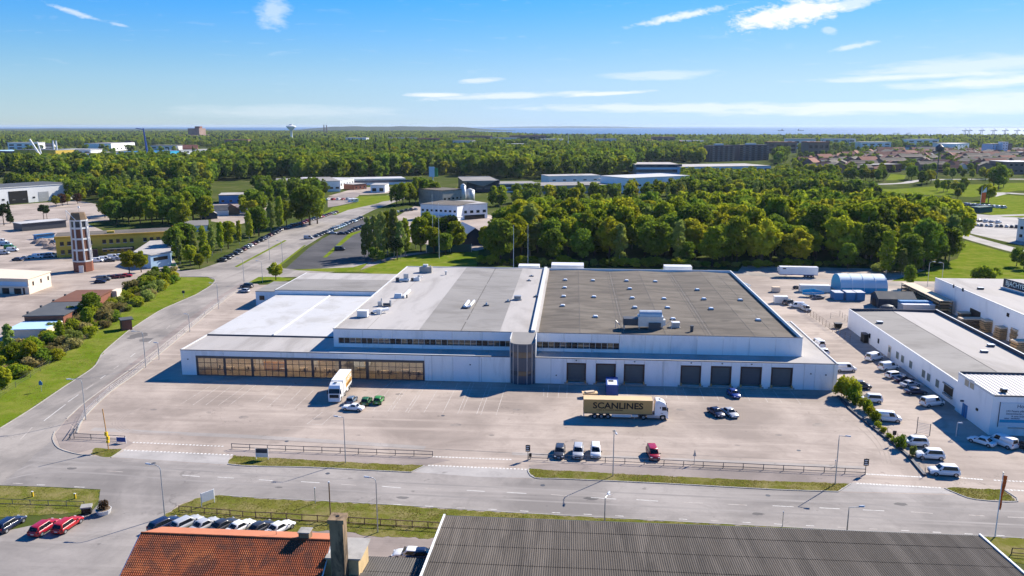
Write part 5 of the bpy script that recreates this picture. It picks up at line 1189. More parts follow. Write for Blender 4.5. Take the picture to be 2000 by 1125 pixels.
carpx('sedan', 'charcoal', 1999, 875, 118, 'dark car at the far end of the shaded parking')
# --- bottom left
carpx('estate', 'navy', 20, 1030, 84, 'dark blue estate car parked beside the grass bank')
carpx('estate', 'crimson', 88, 1036, 84, 'deep red estate car parked next to a bright red one')
carpx('estate', 'red', 133, 1031, 84, 'bright red estate car parked next to a deep red one')
for i, (u, v, c_, lb) in enumerate([(322, 1030, 'navy', 'dark blue car with silver roof rails behind the tiled house'), (366, 1028, 'silver', 'silver hatchback with dark roof glass behind the tiled house'), (401, 1032, 'silver', 'silver car with its roof just showing behind the tiled house'), (437, 1033, 'charcoal', 'dark car between a silver and a white car behind the tiled house'), (470, 1036, 'white', 'white car behind the ridge of the tiled house'), (509, 1038, 'charcoal', 'charcoal car low behind the ridge of the tiled house'), (547, 1038, 'white', 'white car with black glass roof behind the small roof vent')]):
    carpx('estate' if i in (0, 1) else 'sedan', c_, u, v, 62, lb)
carpx('sedan', 'navy', 826, 1092, 8, 'dark blue car parked between the corrugated roofs')
carpx('sedan', 'white', 800, 1090, 178, 'white car nosing out from behind the small corrugated roof')
# --- by the side road
carpx('suv', 'charcoal', 482, 562, 170, 'black car parked beside the annex near the roadside tree')
carpx('hatch', 'silver', 477, 571, 172, 'silver-green hatchback parked beside the annex')
# --- long rows by the main road and the dark lot
rg = random.Random(21)
def row(a, b, n, deg_off, cols, label, group, kinds=('hatch', 'sedan', 'estate', 'suv')):
    A, B_ = Vector(at(*a)), Vector(at(*b)); an = math.atan2(B_.y - A.y, B_.x - A.x) + R(deg_off)
    for i in range(n):
        q = A + (B_ - A) * (i / (n - 1)); c_ = rg.choice(cols)
        lb = label % {'charcoal': 'dark grey', 'sand': 'sand coloured', 'paleblue': 'pale blue'}.get(c_, c_)
        far_car(rg.choice(kinds), c_, q.x + rg.uniform(-.2, .2), q.y + rg.uniform(-.3, .3), an + rg.uniform(-.05, .05), lb, group, Z_ROAD + .01)
row((433, 511), (542, 453), 17, 62, ['black', 'charcoal', 'navy', 'maroon', 'white', 'grey', 'black'], '%s car in the long row beside the road, below the willow', 'cars in the long row beside the main road')
row((547, 450), (655, 416), 22, 62, ['maroon', 'charcoal', 'crimson', 'black', 'grey', 'maroon'], '%s car in the long row beside the road, past the willow', 'cars in the long row beside the main road')
row((617, 463), (704, 428), 20, 62, ['navy', 'charcoal', 'navy', 'paleblue', 'slate', 'silver'], '%s car in the row along the upper edge of the dark lot', 'cars along the upper edge of the dark parking lot')
row((676, 457), (706, 444), 6, 62, ['navy', 'charcoal', 'slate'], '%s car in the short row beside the grass island', 'cars in the short row by the grass island')
for k, c_, u, v, d, lb in [('van', 'silver', 603, 467, 10, 'pale van standing alone on the dark lot'), ('sedan', 'silver', 650, 457, 10, 'silver car beside a dark one in the dark lot'), ('sedan', 'navy', 667, 458, 10, 'navy car beside a silver one in the dark lot'), ('van', 'charcoal', 664, 489, 8, 'black van standing on the dark lot past the grass island')]:
    x, y = at(u, v); far_car(k, c_, x, y, R(d), lb, None, Z_LOT + .014)
row((641, 391), (690, 390), 6, 60, ['white', 'red', 'white', 'navy', 'paleblue'], '%s car on the small grey lot above the lawn', 'cars on the small grey lot')
row((776, 415), (812, 410), 5, 60, ['white', 'sand', 'charcoal', 'silver'], '%s car parked by the white factory yard', 'cars by the white factory yard')
row((1880, 440), (1985, 445), 12, 85, ['charcoal', 'navy', 'black', 'silver', 'white', 'grey'], '%s car on the pale lot beyond the grove', 'cars on the pale lot beyond the grove')
row((1880, 430), (1950, 436), 7, 85, ['charcoal', 'black', 'white', 'silver'], '%s car in the rear row of the pale lot beyond the grove', 'cars on the pale lot beyond the grove')
row((1868, 399), (1925, 406), 10, 85, ['white', 'silver', 'grey', 'white'], '%s car among the white vans beyond the grove', 'cars and vans beyond the grove', ('van', 'minivan', 'hatch'))
row((1895, 402), (1960, 407), 8, 85, ['white', 'silver', 'paleblue', 'navy'], '%s car in the second row among vans beyond the grove', 'cars and vans beyond the grove', ('van', 'minivan', 'sedan'))
for u, v, c_ in [(190, 512, 'white'), (205, 509, 'white'), (215, 511, 'charcoal'), (222, 505, 'white'), (232, 508, 'silver'), (240, 504, 'white')]:
    x, y = at(u, v); far_car('van' if c_ == 'white' else 'sedan', c_, x, y, R(rg.uniform(0, 30)), {'white': 'white van', 'charcoal': 'dark car', 'silver': 'silver car'}[c_] + ' parked in front of the brick tower', 'vehicles in front of the brick tower')
for u, v, c_, k in [(35, 509, 'navy', 'sedan'), (50, 506, 'silver', 'sedan'), (75, 504, 'white', 'van'), (90, 503, 'slate', 'van'), (100, 502, 'white', 'van')]:
    x, y = at(u, v); far_car(k, c_, x, y, R(rg.uniform(-10, 25)), {'navy': 'navy', 'silver': 'silver', 'white': 'white', 'slate': 'slate-blue'}[c_] + ' vehicle parked near the lawn patch by the brick tower', 'vehicles near the lawn by the brick tower')
for u, v, c_ in [(3, 474, 'white'), (12, 480, 'paleblue'), (20, 486, 'green'), (25, 491, 'white'), (8, 497, 'silver')]:
    x, y = at(u, v); far_car('van', c_, x, y, R(15), {'white': 'white', 'paleblue': 'pale blue', 'green': 'green and white', 'silver': 'silver'}[c_] + ' lorry in the yard beside the rubble heaps', 'lorries in the yard beside the rubble heaps')
for u, v, c_, k in [(196, 553, 'navy', 'hatch'), (203, 548, 'grey', 'van'), (222, 544, 'maroon', 'sedan'), (234, 543, 'maroon', 'sedan'), (246, 541, 'crimson', 'sedan')]:
    x, y = at(u, v); far_car(k, c_, x, y, R(20), {'navy': 'navy', 'grey': 'grey', 'maroon': 'maroon', 'crimson': 'red'}[c_] + ' car parked behind the brick shed by the fence', 'cars behind the brick shed')

# --- lorries
def wheelset(t, xs, wy, r, twin=False, mats=('rubber', 'rim')):
    for x in xs:
        for s in (-1, 1):
            mb = MB(); mb.tube([(x, s * wy - s * .32, r), (x, s * wy, r)], r, 18); wl = mb.build('wheel', mats[0], t, False)
            mb = MB(); mb.tube([(x, s * wy - s * .05, r), (x, s * wy + s * .012, r)], r * .56, 12); mb.build('rim', mats[1], wl, False)
def lorry(u, v, deg, label, body, top, text=None, sub=None, ad=False, xy=None, xr=-8.1):
    """articulated lorry: tractor nose toward +x, trailer behind"""
    x, y = xy or at(u, v); t = thing('articulated_lorry', label, 'lorry', (x, y, Z_LOT), R(deg))
    w = 1.25; sh_ = xr + 8.1
    mb = MB(); mb.box(xr, 5.3, -w, w, 1.18, 3.92); tb = mb.build('trailer_box', body, t, False)
    mb = MB(); mb.box(xr - .01, 5.31, -w - .012, w + .012, 3.925, 3.99); mb.build('roof_sheet', top, tb, False)
    mb = MB(); mb.box(xr - .03, 5.32, -w - .02, w + .02, 1.06, 1.175); mb.build('side_rail', 'steel_dk' if not ad else 'offwhite', tb, False)
    for s in (-1, 1):
        for xx in (xr - .02, 5.26):
            mb = MB(); mb.box(xx, xx + .06, min(s * (w - .05), s * (w + .02)), max(s * (w - .05), s * (w + .02)), 1.18, 3.92); mb.build('corner_post', top, tb, False)
    mb = MB(); mb.box(xr + .1, 5.0, -.45, .45, .75, 1.05); mb.build('chassis', 'steel_dk', t, False)
    for s in (-1, 1):
        mb = MB(); mb.box(-2.6 if xr < -5 else 1.0, 1.2 if xr < -5 else 2.4, min(s * 1.2, s * 1.24), max(s * 1.2, s * 1.24), .45, 1.0); mb.build('side_guard', 'offwhite', t, False)
        mb = MB(); mb.tube([(1.9, s * .9, .0), (1.9, s * .9, 1.1)], .07, 6); mb.build('landing_leg', 'steel', t, False)
    mb = MB(); mb.box(1.3, 2.5, -1.22, -.75, .55, 1.0); mb.build('tool_box', 'offwhite', t, False)
    mb = MB(); mb.box(xr, xr + .15, -1.15, 1.15, .45, .62); mb.build('rear_bumper', 'offwhite', t, False)
    wheelset(t, (-5.9, -4.6, -3.3) if xr < -5 else (-.6, .7), 1.22, .50); wheelset(t, (3.6,), 1.22, .50); wheelset(t, (7.35,), 1.2, .50)
    # tractor
    mb = MB(); mb.box(2.6, 8.2, -.5, .5, .55, .95); mb.build('frame', 'steel_dk', t, False)
    mb = MB()
    prof = [(5.75, .95), (5.75, 3.35), (6.0, 3.86), (6.6, 3.95), (7.55, 3.55), (7.95, 3.05), (8.30, 1.95), (8.36, .45), (7.95, .45), (7.9, .95), (7.65, 1.12), (7.05, 1.12), (6.8, .95)]
    n = len(prof); L_ = [(px_, -1.24 if z < 3.4 else -1.12, z) for px_, z in prof]; R_ = [(px_, 1.24 if z < 3.4 else 1.12, z) for px_, z in prof]
    mb.mesh(L_ + R_, [(i, (i + 1) % n, n + (i + 1) % n, n + i) for i in range(n)][::1] + [tuple(range(n))[::-1], tuple(range(n, 2 * n))])
    cb = mb.build('cab', 'white', t, False)
    mb = MB(); mb.mesh([(8.02, -1.1, 2.95), (8.02, 1.1, 2.95), (8.315, 1.15, 2.02), (8.315, -1.15, 2.02), (7.9, -1.1, 2.95), (7.9, 1.1, 2.95), (8.2, 1.15, 2.02), (8.2, -1.15, 2.02)], [(0, 3, 2, 1), (4, 5, 6, 7), (0, 1, 5, 4), (3, 7, 6, 2)]); mb.build('windscreen', 'glass_dark', cb, False)
    for s in (-1, 1):
        mb = MB(); yy = s * 1.248; mb.mesh([(7.15, yy, 2.0), (8.12, yy, 2.05), (7.92, yy, 2.75), (7.15, yy, 2.78)], [(0, 1, 2, 3) if s < 0 else (3, 2, 1, 0)]); mb.build('side_window', 'glass_dark', cb, False)
        mb = MB(); mb.box(6.75, 6.9, min(yy, yy + s * .004), max(yy, yy + s * .004), 2.35, 2.75); mb.build('slot_window', 'glass_dark', cb, False)
        mb = MB(); mb.box(8.15, 8.3, min(s * 1.28, s * 1.5), max(s * 1.28, s * 1.5), 1.9, 2.65); mb.build('mirror', 'rubber', cb, False)
        mb = MB(); mb.box(4.3, 6.75, min(s * .75, s * 1.2), max(s * .75, s * 1.2), .4, 1.0); mb.build('fuel_tank', 'steel', t, False)
        mb = MB(); mb.box(8.33, 8.385, min(s * .75, s * 1.1), max(s * .75, s * 1.1), .85, 1.05); mb.build('headlight', 'headlight', cb, False)
        mb = MB(); mb.box(6.9, 7.4, min(yy, yy + s * .01), max(yy, yy + s * .01), 1.42, 1.5); mb.build('door_vent', 'rubber', cb, False)
    mb = MB(); mb.box(8.33, 8.40, -.95, .95, 1.12, 1.82); mb.build('grille', 'rubber', cb, False)
    mb = MB(); mb.box(6.6, 6.95, -.3, .3, 3.93, 4.0); mb.build('roof_hatch', 'steel_dk', cb, False)
    mb = MB(); mb.box(8.3, 8.42, -1.2, 1.2, .28, .62); mb.build('bumper', 'white', cb, False)
    if text:
        lettering(text, 1.72, 'ink', tb, (-1.4, -w - .008, 2.72), (R(90), 0, 0), .05, .006, sx=1.12)
        lettering(sub, .36, 'ink', tb, (-3.0, -w - .008, 1.86), (R(90), 0, 0), .004, .006)
    return t, tb
lorry(1219.5, 815, 0.5, 'articulated lorry with tan trailer lettered SCANLINES and white cab', 'gold', 'gold_top', 'SCANLINES', 'ÖNSKE & STENSBERG SKEPPSMA')
tl, tb = lorry(*([0, 0]), -87, 'white articulated lorry with orange lettering standing by the showroom', 'offwhite', 'white', ad=True, xy=(-49.3, 162.4), xr=-2.4)
mb = MB(); mb.box(-2.3, 3.0, 1.252, 1.262, 1.5, 3.7); mb.build('advert_panel', 'adv_bg', tb, False)
lettering('LOGISTIK', 1.2, 'white', tb, (.35, 1.268, 2.95), (R(90), 0, R(180)), .04, .006, sx=1.0)
lettering('Fraktbolaget', .8, 'brown', tb, (.35, 1.268, 1.95), (R(90), 0, R(180)), .02, .006, sx=1.0)

# ------------------------------------------------------------------ houses along the bottom edge
def wave(x, y0, y1, fz, pitch, amp, mb, x0, x1, n=4):
    pass
def corrugated(parent, x0, x1, rows, pitch, amp, mat, name='sheet_row'):
    """corrugated sheets: rows is a list of (y, z) from the far edge to the near one; each row laps over the next"""
    n = int((x1 - x0) / pitch * 4)
    for k in range(len(rows) - 1):
        (ya, za), (yb, zb) = rows[k], rows[k + 1]; mb = MB(); lift = .05
        A, B_ = [], []
        for i in range(n + 1):
            x = x0 + (x1 - x0) * i / n; c = amp * (0, 1, 0, -1)[i % 4]
            A.append((x, ya + .0, za + c)); B_.append((x, yb - .12, zb + c + lift))
        mb.loft([A, B_], closed=False, caps=False); mb.build(name, mat, parent)
M['corr'] = srf('weathered_fibre_cement', (.078, .066, .055), .9, .26, .5, (3, .25, 1), dirt=(.25, .5, .66, (.055, .047, .04), .85), big=(.12, .46, .62, (.125, .107, .09), .8))
M['corr2'] = srf('weathered_fibre_cement_dark', (.10, .092, .085), .9, .22, .5, (3, .25, 1), dirt=(.3, .5, .66, (.06, .055, .05), .8))
sh = thing('storage_shed', 'long shed with a weathered dark corrugated roof below the road', 'shed', (17, 90, 0))
corrugated(sh, -16.6, 52.6, [(98.2, 4.9), (94.6, 5.15), (89.8, 5.45)], .27, .034, 'corr'); corrugated(sh, -16.55, 52.65, [(89.9, 5.45), (85.2, 5.75), (80.2, 6.1), (74, 6.45), (68, 6.8)], .27, .034, 'corr')
mb = MB(); mb.box(-16.3, 52.2, 68, 97.8, 0, 4.7); mb.build('wall', 'wood', sh)
mb = MB(); mb.mesh([(-16.85, 98.4, 4.85), (-16.6, 98.4, 4.85), (-16.6, 68, 6.9), (-16.85, 68, 6.9), (-16.85, 98.4, 5.05), (-16.6, 98.4, 5.05), (-16.6, 68, 7.1), (-16.85, 68, 7.1)], [(0, 3, 2, 1), (4, 5, 6, 7), (0, 1, 5, 4), (1, 2, 6, 5), (3, 0, 4, 7)]); mb.build('verge_board', 'white', sh)
mb = MB(); mb.mesh([(52.66, 98.4, 4.85), (52.9, 98.4, 4.85), (52.9, 68, 6.9), (52.66, 68, 6.9), (52.66, 98.4, 5.08), (52.9, 98.4, 5.08), (52.9, 68, 7.12), (52.66, 68, 7.12)], [(0, 3, 2, 1), (4, 5, 6, 7), (0, 1, 5, 4), (1, 2, 6, 5), (3, 0, 4, 7)]); mb.build('verge_board', 'white', sh)
mb = MB(); mb.box(-16.6, 52.6, 98.22, 98.4, 4.7, 4.86); mb.build('gutter', 'steel_dk', sh)
lt = thing('lean_to', 'small dark corrugated lean-to between the tiled house and the long shed', 'shed', (-22, 86, 0))
corrugated(lt, -26.4, -17.3, [(90.0, 3.3), (86, 3.7), (80, 4.3)], .3, .05, 'corr2')
mb = MB(); mb.box(-26.3, -17.4, 80, 89.8, 0, 3.2); mb.build('wall', 'plaster', lt)
mb = MB(); mb.box(-25.6, -23.4, 83.2, 84.8, 3.9, 4.12); mb.build('hatch', 'corr2', lt)
# tiled house
M['tile'] = srf('red_pantile', (.30, .078, .030), .85, .25, 1.6, dirt=(.5, .46, .60, (.13, .048, .03), .85), big=(.22, .5, .62, (.42, .13, .045), .8))
M['tile_flat'] = srf('painted_sheet_orange', (.50, .185, .095), .7, .08, .5)
hs_ = thing('tiled_house', 'plastered house with an orange pantile roof beside the junction', 'house', (-40, 84, 0))
RX0, RX1, RY, RZ = -52.6, -28.6, 86.6, 7.25
nrow, sl = 30, .34
for k in range(nrow):
    ya = RY - .15 - k * .29; za = RZ - .05 - k * .152; mb = MB(); A, B_ = [], []
    n = int((RX1 - RX0) / .24 * 4)
    for i in range(n + 1):
        x = RX0 + (RX1 - RX0) * i / n; c = .05 * (0, 1, .35, -.6)[i % 4]
        A.append((x, ya, za + c)); B_.append((x, ya - .33, za - .155 + c + .035))
    mb.loft([A, B_], closed=False, caps=False)
    mb.build('tile_course', 'tile', hs_)['kind'] = 'stuff'
mb = MB(); mb.mesh([(RX0, RY, RZ), (RX1, RY, RZ), (RX1 - .3, RY + 2.7, RZ - .62), (RX0 + 1.2, RY + 2.7, RZ - .62), (RX0, RY, RZ - .1), (RX1, RY, RZ - .1), (RX1 - .3, RY + 2.7, RZ - .74), (RX0 + 1.2, RY + 2.7, RZ - .74)], [(0, 1, 2, 3), (7, 6, 5, 4), (2, 6, 7, 3), (1, 5, 6, 2), (0, 3, 7, 4)]); mb.build('rear_roof', 'tile_flat', hs_)
mb = MB(); mb.tube([(RX0, RY - .05, RZ + .0), (RX1, RY - .05, RZ + .0)], .13, 8); mb.build('ridge', 'tile', hs_)
mb = MB(); P5 = [(RY + 2.4, 0), (RY + 2.4, RZ - .8), (RY, RZ - .15), (RY - 8.7, RZ - 4.75), (RY - 8.7, 0)]
for x0, x1 in ((RX0 + .25, RX1 - .25),):
    mb.loft([[(x0, y, z) for y, z in P5], [(x1, y, z) for y, z in P5]])
mb.build('wall', 'plaster', hs_)
mb = MB(); mb.mesh([(RX1 - .02, RY, RZ - .02), (RX1 + .12, RY, RZ - .02), (RX1 + .12, RY - 8.7, RZ - 4.6), (RX1 - .02, RY - 8.7, RZ - 4.6), (RX1 - .02, RY, RZ - .22), (RX1 + .12, RY, RZ - .22), (RX1 + .12, RY - 8.7, RZ - 4.8), (RX1 - .02, RY - 8.7, RZ - 4.8)], [(0, 3, 2, 1)[::-1], (0, 1, 5, 4), (1, 2, 6, 5), (2, 3, 7, 6)]); mb.build('verge_board', 'white', hs_)
mb = MB(); mb.mesh([(RX0 - .12, RY, RZ - .02), (RX0 + .02, RY, RZ - .02), (RX0 + .02, RY - 8.7, RZ - 4.6), (RX0 - .12, RY - 8.7, RZ - 4.6), (RX0 - .12, RY, RZ - .22), (RX0 + .02, RY, RZ - .22), (RX0 + .02, RY - 8.7, RZ - 4.8), (RX0 - .12, RY - 8.7, RZ - 4.8)], [(0, 1, 2, 3), (4, 7, 3, 0), (3, 7, 6, 2)]); mb.build('verge_board', 'white', hs_)
for z, y in ((4.6, 84.2), (3.2, 82.6)):
    mb = MB(); mb.box(RX1 - .26, RX1 - .2, y, y + 1.0, z - .6, z + .6); mb.build('window', 'glass_dark', hs_)
mb = MB(); mb.box(RX1 - .2, -24.7, 84.2, 88.6, 0, 6.2); mb.build('side_wing', 'plaster', hs_)
mb = MB(); mb.box(RX1 - .1, -24.4, 84.0, 88.9, 6.21, 6.4); mb.build('wing_roof', 'concrete', hs_)
M['soot'] = srf('sooty_render', (.25, .175, .105), .95, .3, .9, (1, 1, .4), dirt=(.6, .48, .62, (.05, .038, .028), .85))
mb = MB(); mb.box(-27.5, -25.9, 82.6, 84.15, 0, 11.6); mb.build('chimney_stack', 'soot', hs_)
mb = MB(); mb.box(-27.65, -25.75, 82.45, 84.3, 11.6, 12.1); mb.build('chimney_cap', 'soot', hs_)
mb = MB(); mb.tube([(-26.7, 83.4, 12.1), (-26.7, 83.4, 12.16)], .22, 10); mb.build('flue', 'ink', hs_)
mb = MB(); xx, yy = at(594, 1052, RZ); mb.box(xx - .65, xx + .65, yy - .1, yy + 1.1, RZ - .6, RZ + .75); mb.build('roof_vent', 'soot', hs_)
mb = MB(); mb.box(xx - .75, xx + .75, yy - .2, yy + 1.2, RZ + .76, RZ + .88); mb.build('vent_cap', 'concrete', hs_)
mb = MB(); mb.tube([(-36, RY + 1.3, RZ - .3), (-36, RY + 1.3, RZ + .5), (-36.6, RY + 1.2, RZ + .2), (-37.3, RY + 1.2, RZ + .4)], .04, 5); mb.build('aerial', 'steel_dk', hs_)

# ------------------------------------------------------------------ street furniture
def lamp(u, v, label, h=8.2, arm=(-1.6, 0), curved=True, z=0.0, group=None, xy=None):
    x, y = xy or at(u, v); t = thing('street_lamp', label, 'street lamp', (x, y, z), 0, group)
    ax, ay = arm; mb = MB()
    path = [(0, 0, 0), (0, 0, h * .5), (0, 0, h - .7)] + ([(ax * .08, ay * .08, h - .25), (ax * .35, ay * .35, h), (ax, ay, h + .12)] if curved else [(0, 0, h), (ax, ay, h + .02)])
    mb.tube(path, [.10, .085, .07, .06, .055, .05][:len(path)] if curved else [.10, .085, .07, .06, .05], 7); mb.build('pole', 'steel', t, False)
    an = math.atan2(ay, ax); mb = MB(); ca, sa = math.cos(an), math.sin(an)
    mb.loft([[(ax + ca * s_ - sa * w_, ay + sa * s_ + ca * w_, h + zz) for w_, zz in ((-.10 * k, .06), (.10 * k, .06), (.13 * k, .14), (.06 * k, .24), (-.06 * k, .24), (-.13 * k, .14))] for s_, k in ((-.05, .6), (.25, 1.3), (.6, 1.2), (.75, .5))]); mb.build('lamp_head', 'lamp', t, False)
    mb = MB(); mb.box(ax + ca * .1 - .15, ax + ca * .1 + .5 * abs(ca) + .15, ay - .1, ay + .1, h + .03, h + .055); mb.build('lens', 'headlight', t, False)
    return t
lamp(322, 1010, 'tall street lamp with a curved arm beside the junction grass', 8.1, (-1.6, .2))
lamp(738, 1040, 'tall street lamp with a curved arm by the wooden rail fence', 8.2, (-1.0, .1))
lamp(675, 904, 'street lamp on the verge beside the long rail fence and board sign', 8.2, (-1.0, .1), False)
lamp(1197, 930, 'street lamp on the verge near the red car', 8.3, (.2, -2.1))
lamp(1631, 946, 'street lamp with a right-angled arm at the end of the long verge', 8.3, (.9, -.3), False)
lamp(1180, 1015, 'lamp post rising behind the corrugated shed roof near the verge lamp', 6.2, (.4, 1.0), False, xy=(5.0, 102.5))
lamp(1638, 1036, 'lamp post with a right-angled arm behind the right end of the shed roof', 6.2, (1.4, .2), False, xy=(37.6, 102.2))
lamp(168, 820, 'lamp post on the footpath near the corner railing', 8.4, (-1.8, -.6))
lamp(285, 718, 'lamp post beside the side road opposite the warehouse corner', 8.9, (-1.8, -.3))
lamp(427, 603, 'lamp post beside the side road next to the annex', 8.2, (-1.6, -.3)); lamp(371, 648, 'short lamp post on the footpath between the warehouse and side road', 5, (-.6, 0)); lamp(311, 702, 'thin post on the footpath opposite the bus bay', 4.2, (-.3, 0))
lamp(477, 555, 'lamp post at the junction by the roadside tree', 9.5, (-1.6, 0)); lamp(513, 552, 'thin lamp post behind the roadside tree', 8, (-1.4, 0)); lamp(527, 508, 'lamp post on the road divider beyond the junction', 9.5, (-1.5, 0)); lamp(552, 512, 'lamp post at the corner of the dark parking lot', 9, (-1.5, 0))
lamp(1811, 560, 'thin grey lamp post on the lawn side of the back lane', 9, (1.2, 0)); lamp(1838, 562, 'thin grey lamp post with a paired head near the back lane', 9, (-1.0, 0))
lamp(1867, 853, 'low light post in the shaded parking by the banner wall', 2.6, (.1, 0), False)
# warning lamp post with yellow box
x, y = at(212, 879); t = thing('signal_post', 'tan post with a yellow box and lamp on the small triangle of grass', 'post', (x, y, 0))
mb = MB(); mb.tube([(0, 0, 0), (-.1, 0, 4), (-.3, 0, 7.7)], .09, 7); mb.build('pole', 'amber', t, False)
M['signal'] = srf('signal_yellow', (.70, .45, .02), .5, .05, 1)
for dx, z0, z1 in ((-.1, 2.7, 3.4), (.12, 2.0, 2.6), (.05, 1.4, 1.8)):
    mb = MB(); mb.box(dx - .22, dx + .22, -.2, .2, z0, z1); mb.build('box', 'signal', t, False)
for (bu, bv), h, r, lb in [((616, 983), 2.4, .07, 'short grey reflector post in the lower verge'), ((646, 1018), 6.0, .09, 'thin wooden pole in the lower verge beside the chimney'), ((1528, 1029), 2.2, .05, 'slim marker post beside the road behind the shed roof'), ((1631, 911), 1.0, .05, 'short stake behind the rail fence by the end sign')]:
    x, y = at(bu, bv); t = thing('marker_post', lb, 'post', (x, y, 0)); mb = MB(); mb.tube([(0, 0, 0), (0, 0, h)], r, 6); mb.build('post', 'wood' if h > 4 else 'steel', t, False)
    mb = MB(); mb.tube([(0, 0, h), (0, 0, h + .22)], r * 1.6, 6); mb.build('cap', 'lamp', t, False)
# flag
x, y = at(1943, 1049); t = thing('flagpole', 'tall white flagpole with a long orange banner flag', 'flag', (x, y, 0))
mb = MB(); mb.tube([(0, 0, 0), (0, 0, 9.6)], [.09, .05], 8); mb.build('pole', 'white', t, False)
mb = MB(); A = [(.05 + .05 * math.sin(i), .02 * math.sin(i * 2), 9.3 - i * .42) for i in range(13)]; B_ = [(.62 * (1 - .055 * i) + .12 * math.sin(i * .8), .14 * math.sin(i * .9), 9.3 - i * .42 - .12) for i in range(13)]
mb.loft([A, B_], closed=False, caps=False); mb.build('flag', 'orange', t, False); mb = MB(); mb.tube([(0, 0, 9.6), (0, 0, 9.75)], .1, 8); mb.build('finial', 'steel', t, False)
# sign boards
def board(u, v, rz, w, z0, z1, label, cols, posts=2, pmat='white', name='sign_board'):
    x, y = at(u, v); t = thing(name, label, 'sign', (x, y, 0), rz)
    n = len(cols)
    for i, c_ in enumerate(cols):
        mb = MB(); a, b = z1 - (z1 - z0) * i / n, z1 - (z1 - z0) * (i + 1) / n; mb.box(-w / 2, w / 2, -.04, .04, b + .003, a); mb.build('panel', c_, t, False)
    for s in ((-1, 1) if posts == 2 else (0,)):
        mb = MB(); mb.tube([(s * (w / 2 + .06), .06, 0), (s * (w / 2 + .06), .06, z1 + .05)], .06, 6); mb.build('post', pmat, t, False)
    return t
board(512, 898, 0, 2.0, .5, 2.0, 'navy and white company board standing on the roadside verge', ['sign_navy', 'offwhite'])
board(407, 986, R(50), 1.9, .7, 2.2, 'white blank board on the grass at the junction', ['white'], name='notice_board')
board(237, 866, 0, 1.6, .3, 1.15, 'blue sign panel at the end of the corner railing', ['blue'], name='direction_board')
b1 = board(1031, 898, 0, .8, 1.5, 2.7, 'dark company sign on a pole at the middle entrance', ['ink'], 1, 'steel_dk', 'pole_sign'); b2 = board(1690, 926, 0, .8, 1.5, 2.7, 'dark company sign on a pole at the right-hand entrance', ['ink'], 1, 'steel_dk', 'pole_sign')
for b_ in (b1, b2):
    for i, z in enumerate((1.75, 2.1, 2.45)): mb = MB(); mb.box(-.3, .25 - .1 * (i % 2), -.055, -.045, z - .08, z + .08); mb.build('sign_stripe', 'offwhite', b_, False)
x, y = at(1036, 897); t = thing('meter_box', 'small dark box on a stub beside the middle entrance sign', 'box', (x, y, 0)); mb = MB(); mb.box(-.2, .2, -.15, .15, .5, 1.1); mb.build('case', 'ink', t, False); mb = MB(); mb.box(-.05, .05, -.05, .05, 0, .5); mb.build('stub', 'steel_dk', t, False)
x, y = at(1356, 906); t = thing('road_sign', 'tall triangular grey sign on a post behind the rail fence', 'sign', (x, y, 0)); mb = MB(); mb.mesh([(-.28, -.03, 1.4), (.28, -.03, 1.4), (0, -.03, 2.6), (-.28, .03, 1.4), (.28, .03, 1.4), (0, .03, 2.6)], [(0, 1, 2), (5, 4, 3), (0, 3, 4, 1), (1, 4, 5, 2), (2, 5, 3, 0)]); mb.build('panel', 'steel', t, False); mb = MB(); mb.tube([(0, .06, 0), (0, .06, 2.0)], .05, 6); mb.build('post', 'steel', t, False)
x, y = at(81, 765); t = thing('road_sign', 'small blue arrow sign on the lawn beside the side road', 'sign', (x, y, 0)); mb = MB(); mb.mesh([(-.4, -.03, 1.5), (.4, -.03, 1.5), (.4, -.03, 2.1), (0, -.03, 2.6), (-.4, -.03, 2.1), (-.4, .03, 1.5), (.4, .03, 1.5), (.4, .03, 2.1), (0, .03, 2.6), (-.4, .03, 2.1)], [(0, 1, 2, 3, 4), (9, 8, 7, 6, 5), (0, 5, 6, 1), (1, 6, 7, 2), (2, 7, 8, 3), (3, 8, 9, 4), (4, 9, 5, 0)]); mb.build('panel', 'blue_mid', t, False); mb = MB(); mb.tube([(0, .06, 0), (0, .06, 2.0)], .05, 6); mb.build('post', 'steel', t, False)
x, y = at(359, 582); t = thing('road_sign', 'small dark square sign standing in the lawn by the bus bay', 'sign', (x, y, 0)); mb = MB(); mb.box(-.45, .45, -.04, .04, 1.6, 2.5); mb.build('panel', 'sign_navy', t, False); mb = MB(); mb.tube([(0, .07, 0), (0, .07, 2.1)], .06, 6); mb.build('post', 'steel', t, False)
x, y = at(339, 542); t = thing('direction_sign', 'green direction sign on a pole beside the side street', 'sign', (x, y, 0)); mb = MB(); mb.box(-.7, 1.3, -.05, .05, 4.4, 5.2); mb.build('panel', 'green_paint', t, False); mb = MB(); mb.tube([(0, .08, 0), (0, .08, 5.2)], .07, 6); mb.build('post', 'white', t, False)
# bus shelter
t = thing('bus_shelter', 'dark brick bus shelter with a flat roof beside the lay-by', 'bus shelter', (-125.6, 209.8, 0), R(38))
mb = MB(); mb.box(-1.5, -1.35, -1.6, 1.6, 0, 2.9); mb.build('back_wall', 'brown', t, False)
for s in (-1, 1): mb = MB(); mb.box(-1.34, 1.2, min(s * 1.45, s * 1.6), max(s * 1.45, s * 1.6), 0, 2.9); mb.build('side_wall', 'brick', t, False)
mb = MB(); mb.box(-1.7, 1.7, -1.9, 1.9, 2.905, 3.15); mb.build('roof', 'slate', t, False); mb = MB(); mb.box(-1.3, -.9, -1.2, 1.2, .45, .52); mb.build('bench', 'wood', t, False); mb = MB(); mb.box(-1.25, -1.0, -1.0, -.9, 0, .45); mb.box(-1.25, -1.0, .9, 1.0, 0, .45); mb.build('bench_leg', 'steel_dk', t, False)
